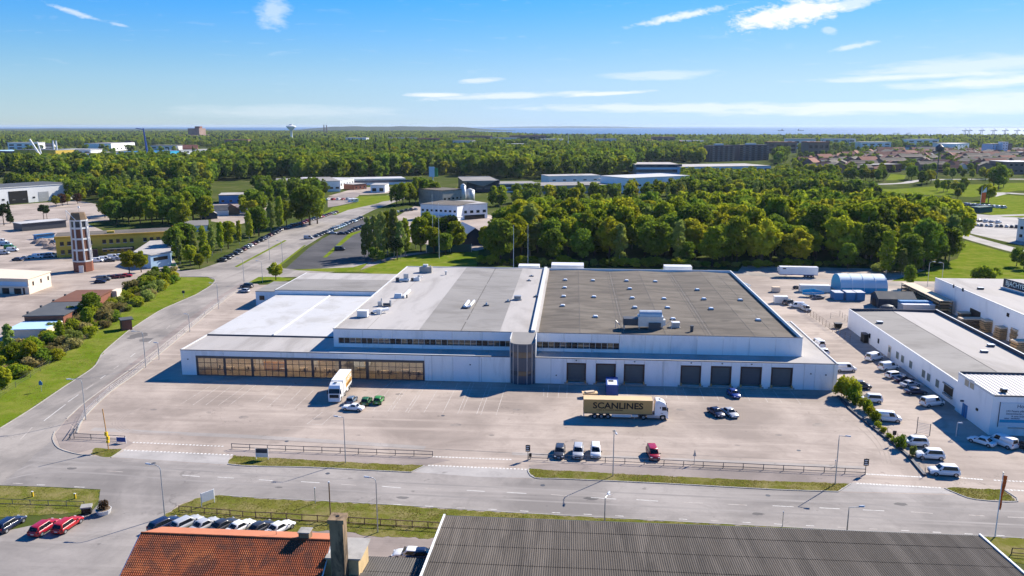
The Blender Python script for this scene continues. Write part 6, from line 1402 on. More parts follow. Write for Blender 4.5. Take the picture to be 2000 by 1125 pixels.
# planter, service box, bollards in the lower left
x, y = at(203, 1003); t = thing('planter', 'round white planter with a bare brown shrub at the yard entrance', 'planter', (x, y, 0))
mb = MB(); mb.tube([(0, 0, 0), (0, 0, .75)], [.85, 1.1], 16); mb.build('tub', 'offwhite', t, False); mb = MB(); mb.tube([(0, 0, .74), (0, 0, .78)], 1.0, 16); mb.build('soil', 'soil', t, False)
me = leaf_mesh('dry_shrub', 5, [((0, 0, 1.1), .7), ((.3, .1, 1.7), .45), ((-.3, .2, 1.5), .5)], 500, .12, 'leaf_f'); obj('shrub', me, t)
mb = MB(); 
for i in range(9): a = i * .7; mb.tube([(0, 0, .7), (math.cos(a) * .4, math.sin(a) * .4, 1.8 + .2 * (i % 3))], .03, 4)
mb.build('twigs', 'bark', t, False)['kind'] = 'stuff'
x, y = at(170, 1003); t = thing('service_cabinet', 'grey service cabinet with a slanted lid at the end of the grass bank', 'cabinet', (x, y, 0), R(20)); mb = MB(); mb.box(-.65, .65, -.4, .4, 0, 1.0); mb.build('case', 'ink', t, False); mb = MB(); mb.loft([[(-.75, -.5, 1.0), (.75, -.5, 1.0), (.75, .5, 1.0), (-.75, .5, 1.0)], [(-.75, -.5, 1.2), (.75, -.5, 1.2), (.75, .5, 1.35), (-.75, .5, 1.35)]]); mb.build('lid', 'concrete', t, False)
for u, v in ((64, 970), (147, 974)):
    x, y = at(u, v); t = thing('bollard', 'short yellow marker bollard on the lower left grass bank', 'bollard', (x, y, 0), 0, 'yellow bollards on the grass bank'); mb = MB(); mb.box(-.14, .14, -.08, .08, 0, .8); mb.build('post', 'signal', t, False); mb = MB(); mb.box(-.15, .15, -.09, .09, .8, .9); mb.build('cap', 'offwhite', t, False)
# rail fences: posts and two rails
def rail_fence(a, b, n, label, h=1.0, rails=(.55, .95), mat='steel_dk', r=.04, rr=.035):
    A, B_ = Vector(at(*a)), Vector(at(*b)); t = thing('rail_fence', label, 'fence', (A.x, A.y, 0)); d = (B_ - A)
    for i in range(n + 1):
        q = d * (i / n); mb = MB(); mb.tube([(q.x, q.y, 0), (q.x + random.uniform(-.05, .05), q.y, h)], r, 6); mb.build('post', mat, t, False)
    for z in rails:
        pts = [(d.x * i / n, d.y * i / n, z + random.uniform(-.03, .03)) for i in range(n + 1)]
        mb = MB(); mb.tube(pts, rr, 6); mb.build('rail', mat, t, False)
    return t
rail_fence((453, 877), (845, 892), 11, 'long dark rail fence between the forecourt and the verge with the board sign', 1.05, (.35, 1.0), 'steel_dk', .06, .055)
rail_fence((1033, 897), (1690, 927), 17, 'long dark rail fence between the parked cars and the right-hand verge', 1.05, (.35, 1.0), 'steel_dk', .06, .055)
rail_fence((145, 857), (245, 862), 3, 'short dark rail fence at the corner beside the blue sign panel', 1.1, (.35, 1.05), 'steel_dk', .06, .05)
rail_fence((137, 858), (152, 836), 2, 'angled dark rail at the corner of the footpath', 1.0, (.35, .95), 'steel_dk', .07, .06)
rail_fence((350, 999), (500, 1012), 6, 'weathered rail fence on the lower verge beside the white notice board', 1.0, (.2, .9), 'wood', .07, .06)
rail_fence((500, 1012), (868, 1034), 12, 'weathered wooden rail fence along the lower verge behind the chimney', 1.1, (.15, 1.0), 'wood', .08, .07)
rail_fence((-10, 984), (165, 990), 5, 'thin dark rail fence on the lower left grass bank', .9, (.1, .85), 'steel_dk', .05, .04)
rail_fence((1975, 1083), (2060, 1090), 2, 'dark rail fence at the end of the corrugated shed', 1.0, (.3, .95), 'wood', .07, .06)
# chain fence along the side road footpath
def mesh_fence(pts, label, h=1.6, step=3.0, mat='steel', wires=3, r=.03):
    Q = px(pts); t = thing('wire_fence', label, 'fence', (*Q[0], 0)); o = Vector(Q[0]); L_ = [Vector(q) - o for q in Q]
    pos = []
    for a, b in zip(L_[:-1], L_[1:]):
        n = max(1, int((b - a).length / step))
        for i in range(n): pos.append(a + (b - a) * (i / n))
    pos.append(L_[-1])
    for q in pos: mb = MB(); mb.tube([(q.x, q.y, 0), (q.x, q.y, h)], .045, 5); mb.build('post', mat, t, False)
    for k in range(wires): z = h * (k + 1) / wires - .04; mb = MB(); mb.tube([(q.x, q.y, z) for q in pos], r * .6, 4); mb.build('wire', mat, t, False)
    return t
mesh_fence([(152, 838), (165, 812), (215, 764), (262, 731), (292, 706), (345, 662), (400, 615), (442, 583)], 'low wire fence along the footpath beside the side road', 1.1, 7)
mesh_fence([(0, 778), (60, 738), (130, 690), (190, 650), (255, 600), (330, 560)], 'thin wire fence between the shrubs and the roadside lawn', 1.5, 5, 'steel_dk', 3)

# ------------------------------------------------------------------ right-hand side: neighbouring buildings and yard
lb_ = thing('workshop_building', 'long low white workshop with a grey flat roof and a row of small windows', 'building', (78.6, 160, 0))
LX0, LX1, LY0, LY1, LH = 78.6, 102.6, 159.9, 227.4, 5.4
mb = MB(); mb.box(LX0 + .01, LX1 - .01, LY0, LY1 - .02, 0, 4.75); mb.build('wall', 'wall', lb_)
mb = MB(); mb.box(LX0, LX0 + .25, LY0, LY1, 4.76, LH); mb.build('parapet', 'wall', lb_); mb = MB(); mb.box(LX1 - .25, LX1, LY0, LY1, 4.76, LH + .3); mb.build('parapet', 'trim_and_shade', lb_); mb = MB(); mb.box(LX0 + .26, LX1 - .26, LY1 - .25, LY1, 4.76, LH + .2); mb.build('parapet', 'trim_and_shade', lb_)  # right parapet: shade of its inner face put into the dark colour
mb = MB(); mb.box(LX0 - .04, LX0 + .28, LY0, LY1, LH + .003, LH + .08); mb.build('coping', 'trim_white', lb_); mb = MB(); mb.box(LX1 - .3, LX1 + .04, LY0, LY1 + .03, LH + .303, LH + .38); mb.build('coping', 'trim_white', lb_)
for a, b, mt in ((LX0 + .26, 90.5, 'roof_mid'), (90.5, LX1 - .26, 'roof_pale')):
    mb = MB(); za, zb = (4.85, 5.1) if a < 80 else (5.1, 4.85); mb.face([(a, LY0, za), (b, LY0, zb), (b, LY1 - .26, zb), (a, LY1 - .26, za)]); mb.build('roof_field', mt, lb_)
mb = MB(); mb.box(90.44, 90.56, LY0, LY1 - .3, 5.105, 5.14); mb.build('ridge_seam', 'tar', lb_)
def wallwin(parent, x, y, z0, z1, w_, glass='pane_pale', fr='trim_white', name='window'):
    mb = MB(); mb.box(x - .05, x - .005, y - w_ / 2 - .08, y + w_ / 2 + .08, z0 - .08, z1 + .08); wn = mb.build(name, fr, parent)
    mb = MB(); mb.box(x - .075, x - .052, y - w_ / 2, y - .03, z0, z1); mb.build('pane', glass, wn); mb = MB(); mb.box(x - .075, x - .052, y + .03, y + w_ / 2, z0, z1); mb.build('pane', glass, wn)
M['pane_pale'] = gloss('reflective_pale_pane', (.22, .24, .20), .1, .8)
for u, v in [(1753, 694), (1763, 701), (1779, 712), (1804, 730), (1814, 737), (1831, 749)]:
    y, z = on_x(u, v, LX0); wallwin(lb_, LX0, y, z - .8, z + .8, 1.5)
for u, v in [(1716, 666), (1699, 656)]:
    y, z = on_x(u, v, LX0); wallwin(lb_, LX0, y, z - .6, z + .6, 1.0, 'glass_dark')
y, z = on_x(1737, 690, LX0); mb = MB(); mb.box(LX0 - .06, LX0 - .005, y - .9, y + .9, 0, 3.2); dr = mb.build('door', 'cream', lb_); mb = MB(); mb.box(LX0 - .09, LX0 - .062, y - .6, y + .6, 1.6, 2.8); mb.build('pane', 'pane_pale', dr)
y, z = on_x(1852, 766, LX0); mb = MB(); mb.box(LX0 - .06, LX0 - .005, y - 2.0, y + 2.0, 1.6, 3.3); wn = mb.build('opening', 'ink', lb_); mb = MB(); mb.box(LX0 - .5, LX0 - .07, y - 2.2, y + 1.6, 1.2, 1.55); mb.build('ledge', 'concrete', wn); mb = MB(); mb.box(LX0 - .4, LX0 - .08, y - 2.2, y + 2.2, 3.4, 3.6); mb.build('hood', 'concrete', wn)
for u, v in ((1718, 631), (1935, 676), (1922, 688)):
    x, y = at(u, v, 5.0); t = thing('roof_hatch', {1718: 'small dark rooflight near the far end of the workshop roof', 1935: 'white-lidded rooflight nearest the dark parapet of the workshop', 1922: 'white-lidded rooflight beside another on the workshop roof'}[u], 'rooflight', (x, y, 4.9)); mb = MB(); mb.box(-.7, .7, -.5, .5, 0, .5); mb.build('upstand', 'steel_dk', t, False); mb = MB(); mb.box(-.75, .75, -.55, .55, .5, .62); mb.build('lid', 'white', t, False)
# two-storey block with the banner
bk = thing('office_block', 'white two-storey block with a ribbed grey roof and a large banner', 'building', (77.8, 146.4, 0))
mb = MB(); mb.box(77.8, 110, 146.4, 159.88, 0, 7.55); mb.build('wall', 'wall', bk)
mb = MB(); mb.box(77.7, 78.0, 146.3, 159.9, 7.555, 8.0); mb.build('coping', 'trim_white', bk); mb = MB(); mb.box(78.01, 110, 146.3, 146.55, 7.555, 7.8); mb.build('coping', 'trim_and_shade', bk); mb = MB(); mb.box(78.01, 110, 159.6, 159.87, 7.555, 8.2); mb.build('parapet', 'trim_and_shade', bk)
n = 150; mb = MB(); A = [(78.05 + 31.9 * i / n, 146.6, 7.62 + (.09 if i % 4 < 2 else 0)) for i in range(n + 1)]; B_ = [(x, 159.55, z + .1) for x, y, z in A]
mb.loft([A, B_], closed=False, caps=False); mb.build('ribbed_roof', srf('ribbed_steel_roof', (.50, .47, .45), .6, .06, .5), bk)
for u, v in ((1889, 746), (1899, 751)):
    x, y = 77.8, on_x(u, v, 77.8)[0]; z = on_x(u, v, 77.8)[1]; wallwin(bk, 77.8, y, z - .8, z + .8, 1.5)
y, z = on_x(1884, 803, 77.8); mb = MB(); mb.box(77.73, 77.795, y - 1.0, y + 1.0, 0, 2.6); dr = mb.build('door', 'blue_mid', bk); mb = MB(); mb.box(77.70, 77.728, y - .03, y + .03, 0, 2.55); mb.build('door_joint', 'ink', dr)
y, z = on_x(1882, 783, 77.8); mb = MB(); mb.box(77.2, 77.79, y - .15, y + .15, z - .15, z + .15); mb.build('wall_lamp', 'steel_dk', bk)
y, z = on_x(1909, 800, 77.8); mb = MB(); mb.box(77.6, 77.79, y - .3, y + .3, z - .2, z + .25); mb.build('vent_grille', 'ink', bk)
bn_ = thing('banner', 'large white banner with dark lettering and a turquoise stripe on the block wall', 'banner', (79.2, 146.3, 1.8))
mb = MB(); mb.box(0, 14, -.03, .06, 0, 4.6); mb.build('cloth', srf('banner_cloth', (.62, .70, .76), .7, .03, .5), bn_, False)
mb = MB(); mb.box(.2, 14, -.045, -.034, .75, 1.35); mb.build('stripe', 'cyan', bn_, False)
M['banner_ink'] = srf('banner_ink', (.10, .15, .22), .6, .05, 1)
for s, sz, zz, xx in (('Hocken rum', .95, 3.95, 3.0), ('HG Fasens plåttt', .52, 3.0, 1.2), ('Stensnickerier, täta', .50, 2.5, 1.2), ('& unna bostäder', .46, 2.0, 2.2), ('atkant   stenkliniken', .34, 1.6, 1.0)):
    lettering(s, sz, 'banner_ink', bn_, (xx, -.05, zz), (R(90), 0, 0), .012, .004, 'LEFT')
for x in (0, 14): mb = MB(); mb.box(x - .04, x + .04, -.05, .08, -.1, 4.7); mb.build('rail', 'steel_dk', bn_, False)
mb = MB(); mb.box(81, 110, 146.05, 146.3, 1.5, 1.62); mb.build('handrail', 'steel', bk)
x, y = at(1960, 765, 7.8); t = thing('roof_cowl', 'dark boxy roof cowl with a pale lid on the ribbed roof', 'roof vent', (x, y, 7.75)); mb = MB(); mb.box(-.5, .5, -.4, .4, 0, .6); mb.build('case', 'ink', t, False); mb = MB(); mb.box(-.3, .55, -.45, .45, .6, .75); mb.build('lid', 'white', t, False)
# timber merchant's hall
tm_ = thing('timber_hall', 'big white hall with a pale roof carrying a dark name sign', 'building', (117, 214, 0))
W8 = [(116.6, 261.5), (116.6, 205), (150, 205), (175, 262)]
mb = MB(); mb.prism(W8, 0, 8.4); mb.build('wall', 'wall', tm_); mb = MB(); mb.prism([(116.9, 261.2), (116.9, 205.3), (149.8, 205.3), (174.5, 261.7)], 8.405, 8.5); mb.build('roof', 'roof_pale', tm_)
mb = MB(); mb.box(116.5, 116.85, 205, 261.6, 8.41, 8.62); mb.build('coping', 'trim_white', tm_)
for u, v, w_ in ((1863, 559, .8), (1881, 566, 1.0), (1969, 615, 1.2)):
    y, z = on_x(u, v, 116.6); mb = MB(); mb.box(116.5, 116.59, y - w_ / 2, y + w_ / 2, z - .5, z + .5); mb.build('window', 'glass_dark', tm_)
mb = MB(); yd = on_x(1905, 595, 116.6)[0]; mb.box(116.48, 116.59, yd - 3.5, yd + 2.5, 0, 4.2); mb.build('gate_opening', 'ink', tm_)
x, y = at(1915, 565, 8.5); t = thing('rooflight_box', 'flat dark rooflight on the pale hall roof', 'rooflight', (x, y, 8.5)); mb = MB(); mb.box(-.8, .8, -.5, .5, 0, .5); mb.build('upstand', 'ink', t, False); mb = MB(); mb.box(-.8, .85, -.55, .55, .5, .6); mb.build('lid', 'white', t, False)
xa, ya = at(1959, 562, 8.5); sg = thing('roof_sign', 'dark rooftop sign with pale letters reading BJACHYE', 'sign', (xa, ya, 8.5), R(-80))
mb = MB(); mb.box(0, 10.2, -.12, .12, .4, 2.9); mb.build('panel', 'sign_navy', sg, False)
lettering('BJACHYE', 2.1, 'cream_ink', sg, (4.9, -.14, 1.72), (R(90), 0, 0), .02, .01, sx=.92)
for x in (.4, 3.5, 6.8, 9.8): mb = MB(); mb.tube([(x, .3, 0), (x, .15, 3.0)], .07, 5); mb.build('strut', 'steel_dk', sg, False)
mb = MB(); mb.box(-.3, 16, -.6, -.2, 0, .35); mb.build('plinth', 'offwhite', sg, False)
# timber stacks: every bundle a thing, its boards parts
def stack(u, v, rz, L_, W_, layers, label, mat='plank', group='timber stacks beside the white hall', h=.42, gap=.16, xy=None):
    x, y = xy or at(u, v); t = thing('timber_stack', label, 'timber stack', (x, y, 0), rz, group); z = 0.0
    for k in range(layers):
        for s in (-.35, 0, .35):
            mb = MB(); mb.box(L_ * s - .06, L_ * s + .06, -W_ / 2, W_ / 2, z, z + gap); mb.build('bearer', 'wood', t, False)
        z += gap; dx = random.uniform(-.25, .25)
        mb = MB(); mb.box(-L_ / 2 + dx, L_ / 2 + dx, -W_ / 2 + .02, W_ / 2 - .02, z, z + h); mb.build('board_bundle', mat if k < layers - 1 else 'plank_pale', t, False); z += h
    return t
stack(1905, 618, R(12), 7.0, 2.6, 5, 'loose tan timber stack leaning at the hall door'); stack(1940, 648, R(4), 6.5, 2.6, 6, 'tall stack of grey-brown boards in the middle of the shaded yard')
stack(1984, 672, R(80), 3.2, 3.0, 7, 'tall dark stack of boards by the far parapet', xy=(117.6, 213)); stack(1898, 640, R(3), 7.5, 2.2, 5, 'low dark pallet of planks under a tarpaulin', 'wood')
stack(1818, 616, R(15), 3.2, 1.6, 2, 'small brown crate stack between the long rack and the workshop', 'wood'); stack(1790, 611, R(8), 4.6, 2.2, 3, 'brown timber crate stack behind the workshop parapet', 'plank', xy=at(1778, 618))
stack(1745, 612, R(5), 2.0, 1.4, 1, 'low pale boards beside the crate stack behind the workshop', 'plank_pale'); stack(1700, 618, R(0), 2.2, 1.4, 2, 'dark red pallet pile beside the mesh cage', 'rust')
for i, (u, v, rz, L_, W_, ly, lb) in enumerate([(1868, 612, 80, 4, 2, 5, 'timber stack standing closest to the end of the long rack'), (1888, 628, 5, 5, 2.2, 5, 'brown timber stack between the rack and the hall door'), (1925, 634, 70, 5, 2.4, 6, 'timber stack in the shade facing the dark doorway'), (1962, 662, 8, 5, 2.6, 6, 'timber stack next to the small hall window'), (1975, 650, 85, 4, 2.2, 7, 'tall timber stack against the hall wall'), (1996, 690, 10, 5, 2.6, 6, 'timber stack nearest the ribbed-roof block')]):
    stack(u, v, R(rz), L_, W_, ly, lb, random.choice(['plank', 'wood', 'plank']))
for i in range(14):
    x, y = 105.5 + random.uniform(0, 9), 176 + i * 3.1 + random.uniform(-1, 1); t = thing('pallet', 'loose wooden pallet lying in the shaded timber yard', 'pallet', (x, y, 0), random.uniform(0, 3), 'pallets in the timber yard')
    for k in range(5): mb = MB(); mb.box(-.6, .6, -.5 + k * .22, -.36 + k * .22, .1, .14); mb.build('slat', 'plank_pale', t, False)
    for k in (-.5, 0, .5): mb = MB(); mb.box(k - .05, k + .05, -.5, .5, 0, .099); mb.build('bearer', 'wood', t, False)
# long roofed rack of timber
xr, yr = at(1862, 598); t = thing('timber_rack', 'long timber rack with a pale plank roof beside the hall', 'rack', (113.2, 262, 0), R(90))
mb = MB(); mb.box(-17, 12, -2.0, 2.0, 4.3, 4.5); mb.build('roof', 'plank_pale', t, False)
for k in range(4): mb = MB(); mb.box(-17, 11.5, -1.8, 1.8, .5 + k * .95, .95 + k * .95); mb.build('board_layer', 'plank' if k % 2 else 'wood', t, False)
for x in (-16.8, -8, 0, 6, 11.6):
    for s in (-1.9, 1.9): mb = MB(); mb.box(x - .12, x + .12, s - .08, s + .08, 0, 4.3); mb.build('post', 'steel_dk', t, False)
# blue arch tent
t = thing('arch_tent', 'blue barrel-vaulted storage tent with a white sunlit top', 'tent', (92.6, 277.2, 0))
prof = [(math.cos(a) * 5.4, 1.5 + math.sin(a) * 4.1) for a in [math.pi * i / 14 for i in range(15)]]; prof = [(5.4, 0)] + prof + [(-5.4, 0)]
mb = MB(); mb.loft([[(x, 5.4 + c, z) for c, z in prof] for x in (0, 15.6)], closed=False, caps=False); mb.build('canopy', srf('tent_fabric', (.50, .62, .68), .55, .05, .5, (.3, 3, 1)), t, False, True)
mb = MB(); mb.box(-.02, 15.62, -.03, 0.0, 0, 1.7); mb.build('skirt', 'cyan', t, False)
for x, d in ((-.01, 1), (15.61, -1)): mb = MB(); mb.face([(x, 5.4 + c * .995, z * .995) for c, z in (prof if d < 0 else prof[::-1])]); mb.build('end_wall', 'cyan', t, False)
for x in (0, 3.9, 7.8, 11.7, 15.6): mb = MB(); mb.tube([(x, 5.4 + c * 1.004, z * 1.004) for c, z in prof], .06, 5); mb.build('hoop', 'white', t, False)
# containers, trailers and odds and ends
def container(u, v, rz, L_, W_, H_, mat, label, group=None, roof='steel', xy=None, z=0.0):
    x, y = xy or at(u, v); t = thing('container', label, 'container', (x, y, z), rz, group); mb = MB(); n = max(6, int(L_ / .28))
    for s in (-1, 1):
        for i in range(n): mb.box(-L_ / 2 + L_ * i / n + .02, -L_ / 2 + L_ * (i + .55) / n, min(s * (W_ / 2 - .02), s * (W_ / 2 + .03)), max(s * (W_ / 2 - .02), s * (W_ / 2 + .03)), .15, H_ - .1)
    mb.box(-L_ / 2, L_ / 2, -W_ / 2, W_ / 2, .12, H_ - .06); mb.build('shell', mat, t, False)
    mb = MB(); mb.box(-L_ / 2 - .02, L_ / 2 + .02, -W_ / 2 - .04, W_ / 2 + .04, H_ - .06, H_); mb.build('roof', roof, t, False)
    for s in (-1, 1):
        mb = MB(); mb.box(L_ / 2 + .005, L_ / 2 + .05, min(s * .03, s * (W_ / 2 - .06)), max(s * .03, s * (W_ / 2 - .06)), .25, H_ - .15); mb.build('door', mat, t, False)
    mb = MB(); mb.box(-L_ / 2, L_ / 2, -W_ / 2 + .1, W_ / 2 - .1, 0, .12); mb.build('skid', 'steel_dk', t, False)
    return t
container(1634, 584, R(-90), 4.5, 2.9, 2.6, 'blue_mid', 'blue container standing apart from the others by the tent', 'blue containers by the tent'); container(1657, 585, R(-90), 4.5, 2.9, 2.8, 'blue_mid', 'blue container beside its twin next to the dark shed', 'blue containers by the tent'); container(1676, 585, R(-90), 4.5, 2.7, 2.8, 'blue_mid', 'blue container between its twin and the dark gabled shed', 'blue containers by the tent')
container(1197, 768, R(-91), 5.8, 2.5, 2.6, 'blue', 'dark blue container with a white lid panel in front of the docks', None, 'blue', xy=(8.9, 165.2))
t = bpy.data.objects['container.003']; mb = MB(); mb.box(-.6, 2.6, -1.0, 1.0, 2.605, 2.66); mb.build('lid_panel', 'white', t, False); mb = MB(); mb.box(-.4, .7, -.8, .3, 2.665, 2.68); mb.build('panel_mark', 'ink', t, False)
x, y = at(1147, 773); t = thing('skip', 'tan open skip with a pale load behind the lettered lorry', 'skip', (x + .5, y - .8, 0), R(5), None, .78); mb = MB(); mb.loft([[(-1.5, -.8, .1), (1.5, -.8, .1), (1.5, .8, .1), (-1.5, .8, .1)], [(-2.1, -1.0, 1.4), (2.1, -1.0, 1.4), (2.1, 1.0, 1.4), (-2.1, 1.0, 1.4)]]); mb.build('bin', 'gold_top', t, False); mb = MB(); mb.obox((0, 0), .3, 2.6, 1.2, 1.35, 1.7); mb.build('load', 'plank_pale', t, False); mb = MB(); mb.box(-1.2, 1.2, -.7, .7, 0, .11); mb.build('skid', 'steel_dk', t, False)
# dark gabled shed and white metal one
t = thing('gabled_shed', 'navy gabled shed with a grey roof beside the blue containers', 'shed', (99, 257, 0))
G5 = [(-3.6, 0), (-3.6, 2.9), (0, 4.3), (3.6, 2.9), (3.6, 0)]
def gable(t, x0, x1, cy_, hw, he, hr, wall, roof):
    mb = MB(); mb.loft([[(x, cy_ + c * hw, z) for c, z in ((-1, 0), (-1, he), (0, hr), (1, he), (1, 0))] for x in (x0, x1)]); mb.build('wall', wall, t, False)
    for s in (-1, 1):
        mb = MB(); e = 1.06; mb.mesh([(x0 - .15, cy_, hr + .08), (x1 + .15, cy_, hr + .08), (x1 + .15, cy_ + s * hw * e, he - .02), (x0 - .15, cy_ + s * hw * e, he - .02), (x0 - .15, cy_, hr + .2), (x1 + .15, cy_, hr + .2), (x1 + .15, cy_ + s * hw * e, he + .1), (x0 - .15, cy_ + s * hw * e, he + .1)], [(0, 1, 2, 3), (7, 6, 5, 4), (2, 6, 7, 3), (1, 5, 6, 2), (0, 3, 7, 4)]); mb.build('roof', roof, t, False)
gable(t, -2.5, 9, 0, 3.4, 2.9, 4.6, 'sign_navy', 'slate'); mb = MB(); mb.box(-2.58, -2.505, -1.3, 1.3, 0, 2.5); mb.build('door', 'ink', t, False)
t = thing('steel_shed', 'low silver shed with a blue-white stepped roof in the yard', 'shed', (101.5, 247, 0)); mb = MB(); mb.box(0, 9.5, 0, 4.2, 0, 2.6); mb.build('wall', 'duct', t, False); mb = MB(); mb.box(-.1, 9.6, -.1, 2.0, 2.61, 2.75); mb.build('roof', 'white', t, False); mb = MB(); mb.box(-.1, 9.6, 2.1, 4.3, 2.61, 3.3); mb.build('roof', 'blue_mid', t, False)
t = thing('mesh_cage', 'grey domed mesh cage standing on the yard', 'cage', (96.5, 246, 0)); mb = MB(); mb.loft([[(math.cos(a) * r_ * 2.4, math.sin(a) * r_ * 1.7, z) for a in [k * math.pi / 6 for k in range(12)]] for r_, z in ((1, 0), (1, 1.7), (.7, 2.5), (.15, 2.9))]); mb.build('cover', 'steel_dk', t, False); mb = MB(); mb.box(-2.5, 2.5, -1.8, 1.8, 0, .12); mb.build('base', 'steel', t, False)
# white semi-trailer parked under the grove
t = thing('parked_trailer', 'white refrigerated trailer parked in the shade of the grove', 'trailer', (85.7, 305.6, 0), R(-2)); mb = MB(); mb.box(-7, 7, -1.25, 1.25, 1.2, 4.05); tb = mb.build('trailer_box', 'white', t, False); mb = MB(); mb.box(-7.02, 7.02, -1.27, 1.27, .95, 1.19); mb.build('side_rail', 'blue', t, False); mb = MB(); mb.box(-6, -4.8, -1.262, -1.252, 3.2, 3.6); mb.build('logo_mark', 'ink', tb, False); mb = MB(); mb.box(-7.6, -7.03, -.9, .9, 2.2, 3.6); mb.build('cooling_unit', 'offwhite', t, False)
wheelset(t, (4.0, 5.2, 2.8), 1.2, .5)
for s in (-.8, .8): mb = MB(); mb.tube([(-4.5, s, 0), (-4.5, s, 1.0)], .08, 6); mb.build('landing_leg', 'steel', t, False)
# tarpaulined boat, tippers, small trailers and machines
x, y = at(1588, 580); t = thing('covered_boat', 'boat on a trailer under a turquoise tarpaulin', 'boat', (x, y, 0), R(-10)); mb = MB(); mb.loft([[(-3.4, -.9, 1.5), (-3.4, .9, 1.5), (-3.4, .6, .7), (-3.4, -.6, .7)], [(0, -1.2, 1.8), (0, 1.2, 1.8), (0, .7, .6), (0, -.7, .6)], [(3.4, -.2, 1.7), (3.4, .2, 1.7), (3.4, .1, 1.1), (3.4, -.1, 1.1)]]); mb.build('hull', 'offwhite', t, False); mb = MB(); mb.loft([[(-3.5, -1.1, 1.0), (-3.5, 1.1, 1.0), (-3.5, 0.1, 2.3), (-3.5, -.1, 2.3)], [(0, -1.4, 1.1), (0, 1.4, 1.1), (0, .1, 2.9), (0, -.1, 2.9)], [(3.3, -.5, 1.3), (3.3, .5, 1.3), (3.3, .05, 2.0), (3.3, -.05, 2.0)]]); mb.build('tarpaulin', 'cyan', t, False); wheelset(t, (-.6,), 1.1, .33)
mb = MB(); mb.box(-2.5, 4.2, -.08, .08, .4, .55); mb.build('drawbar', 'steel', t, False)
container(1590, 574, R(-2), 10, 2.5, 2.5, 'offwhite', 'long pale site cabin behind the turquoise boat cover', None, 'white', xy=at(1590, 570))
container(1515, 595, R(-3), 4.2, 2.2, 2.4, 'offwhite', 'small white caravan-like cabin near the warehouse corner', None, 'white', xy=at(1524, 592)); container(1532, 567, R(0), 2.6, 1.8, 1.8, 'cream', 'little beige crate box at the edge of the tree shade', None, 'plank_pale', xy=at(1515, 570))
carpx('van', 'white', 1556, 601, 175, 'white van half behind the scrap trailers by the warehouse', scale=.95); carpx('van', 'silver', 1573, 607, -80, 'pale van with an open back by the scrap trailers', scale=.95); carpx('suv', 'charcoal', 1542, 595, 30, 'dark jeep beside the white cabin near the warehouse'); carpx('hatch', 'grey', 1598, 584, 20, 'grey compact loader car beside the turquoise boat cover'); carpx('hatch', 'black', 1557, 564, 15, 'black quad-like small car at the edge of the tree shade', scale=.75)
x, y = at(1788, 580); t = thing('forklift', 'dark green forklift at work by the timber rack', 'forklift', (x, y, 0), R(170)); mb = MB(); mb.box(-1.2, 1.0, -.6, .6, .35, 1.2); mb.build('body', 'green_paint', t, False); mb = MB()
for sx in (-.9, .8):
    for sy in (-.5, .5): mb.box(sx - .05, sx + .05, sy - .05, sy + .05, 1.2, 2.3)
mb.box(-1.0, .9, -.6, .6, 2.3, 2.4); mb.build('cage', 'ink', t, False); mb = MB(); mb.box(1.1, 1.25, -.5, -.35, 0, 2.9); mb.box(1.1, 1.25, .35, .5, 0, 2.9); mb.box(1.25, 2.3, -.35, -.2, .1, .18); mb.box(1.25, 2.3, .2, .35, .1, .18); mb.build('mast', 'steel_dk', t, False); wheelset(t, (-.8, .7), .62, .33)
x, y = at(1767, 582); t = thing('tarpaulin_heap', 'crumpled white tarpaulin heap on the yard', 'tarpaulin', (x, y, 0), R(30)); me = MB(); rg = random.Random(4)
rings = [[(-2.2 + 4.4 * i / 6, math.cos(a) * (.9 + .3 * rg.random()) * math.sin(math.pi * (i + .6) / 7.2), abs(math.sin(a)) * (1.2 + .5 * rg.random()) * math.sin(math.pi * (i + .6) / 7.2)) for a in [math.pi * k / 6 for k in range(7)]] for i in range(7)]; me.loft(rings, closed=False, caps=False); me.build('sheet', 'white', t, False); mb = MB(); mb.box(-1.5, 1.5, -.4, .4, 0, .5); mb.build('load', 'plank', t, False)
# lattice mast lying at the warehouse corner, scrap skip in the mesh pen
t = thing('lattice_mast', 'bluish steel lattice section lying at the rear corner of the warehouse', 'mast', (53.5, 258, 6.4), R(104))
for dy in (-.5, .5):
    for z in (.05, .9): mb = MB(); mb.tube([(-8, dy, z), (5, dy, z)], .09, 5); mb.build('chord', 'blue_pale', t, False)
for i in range(13): mb = MB(); mb.tube([(-8 + i, -.5, .05 if i % 2 else .9), (-7 + i, .5, .9 if i % 2 else .05)], .06, 4); mb.build('brace', 'blue_pale', t, False)
mesh_fence([(1572, 610), (1600, 630), (1640, 658), (1660, 668)], 'rusty mesh fence running from the scrap trailers to the workshop', 2.0, 2.6, 'wood', 4, .05)
mesh_fence([(1622, 622), (1640, 618), (1660, 634)], 'low mesh pen around the dark bin by the workshop corner', 1.8, 2.5, 'steel_dk', 3)
x, y = at(1636, 641); t = thing('waste_bin', 'black wheeled waste bin inside the mesh pen', 'bin', (x, y, 0)); mb = MB(); mb.loft([[(-.8, -.6, .15), (.8, -.6, .15), (.8, .6, .15), (-.8, .6, .15)], [(-1.0, -.75, 1.4), (1.0, -.75, 1.4), (1.0, .75, 1.4), (-1.0, .75, 1.4)]]); mb.build('bin', 'ink', t, False); mb = MB(); mb.box(-1.05, 1.05, -.8, .8, 1.4, 1.55); mb.build('lid', 'steel_dk', t, False)
x, y = at(1690, 668); t = thing('gas_cage', 'dark gas bottle cage against the workshop wall', 'cage', (x - .3, y, 0)); mb = MB(); mb.box(-.6, .6, -1.2, 1.2, .05, 2.3); mb.build('cage', 'ink', t, False); mb = MB(); mb.box(-.65, .65, -1.25, 1.25, 2.31, 2.4); mb.build('roof', 'steel_dk', t, False)
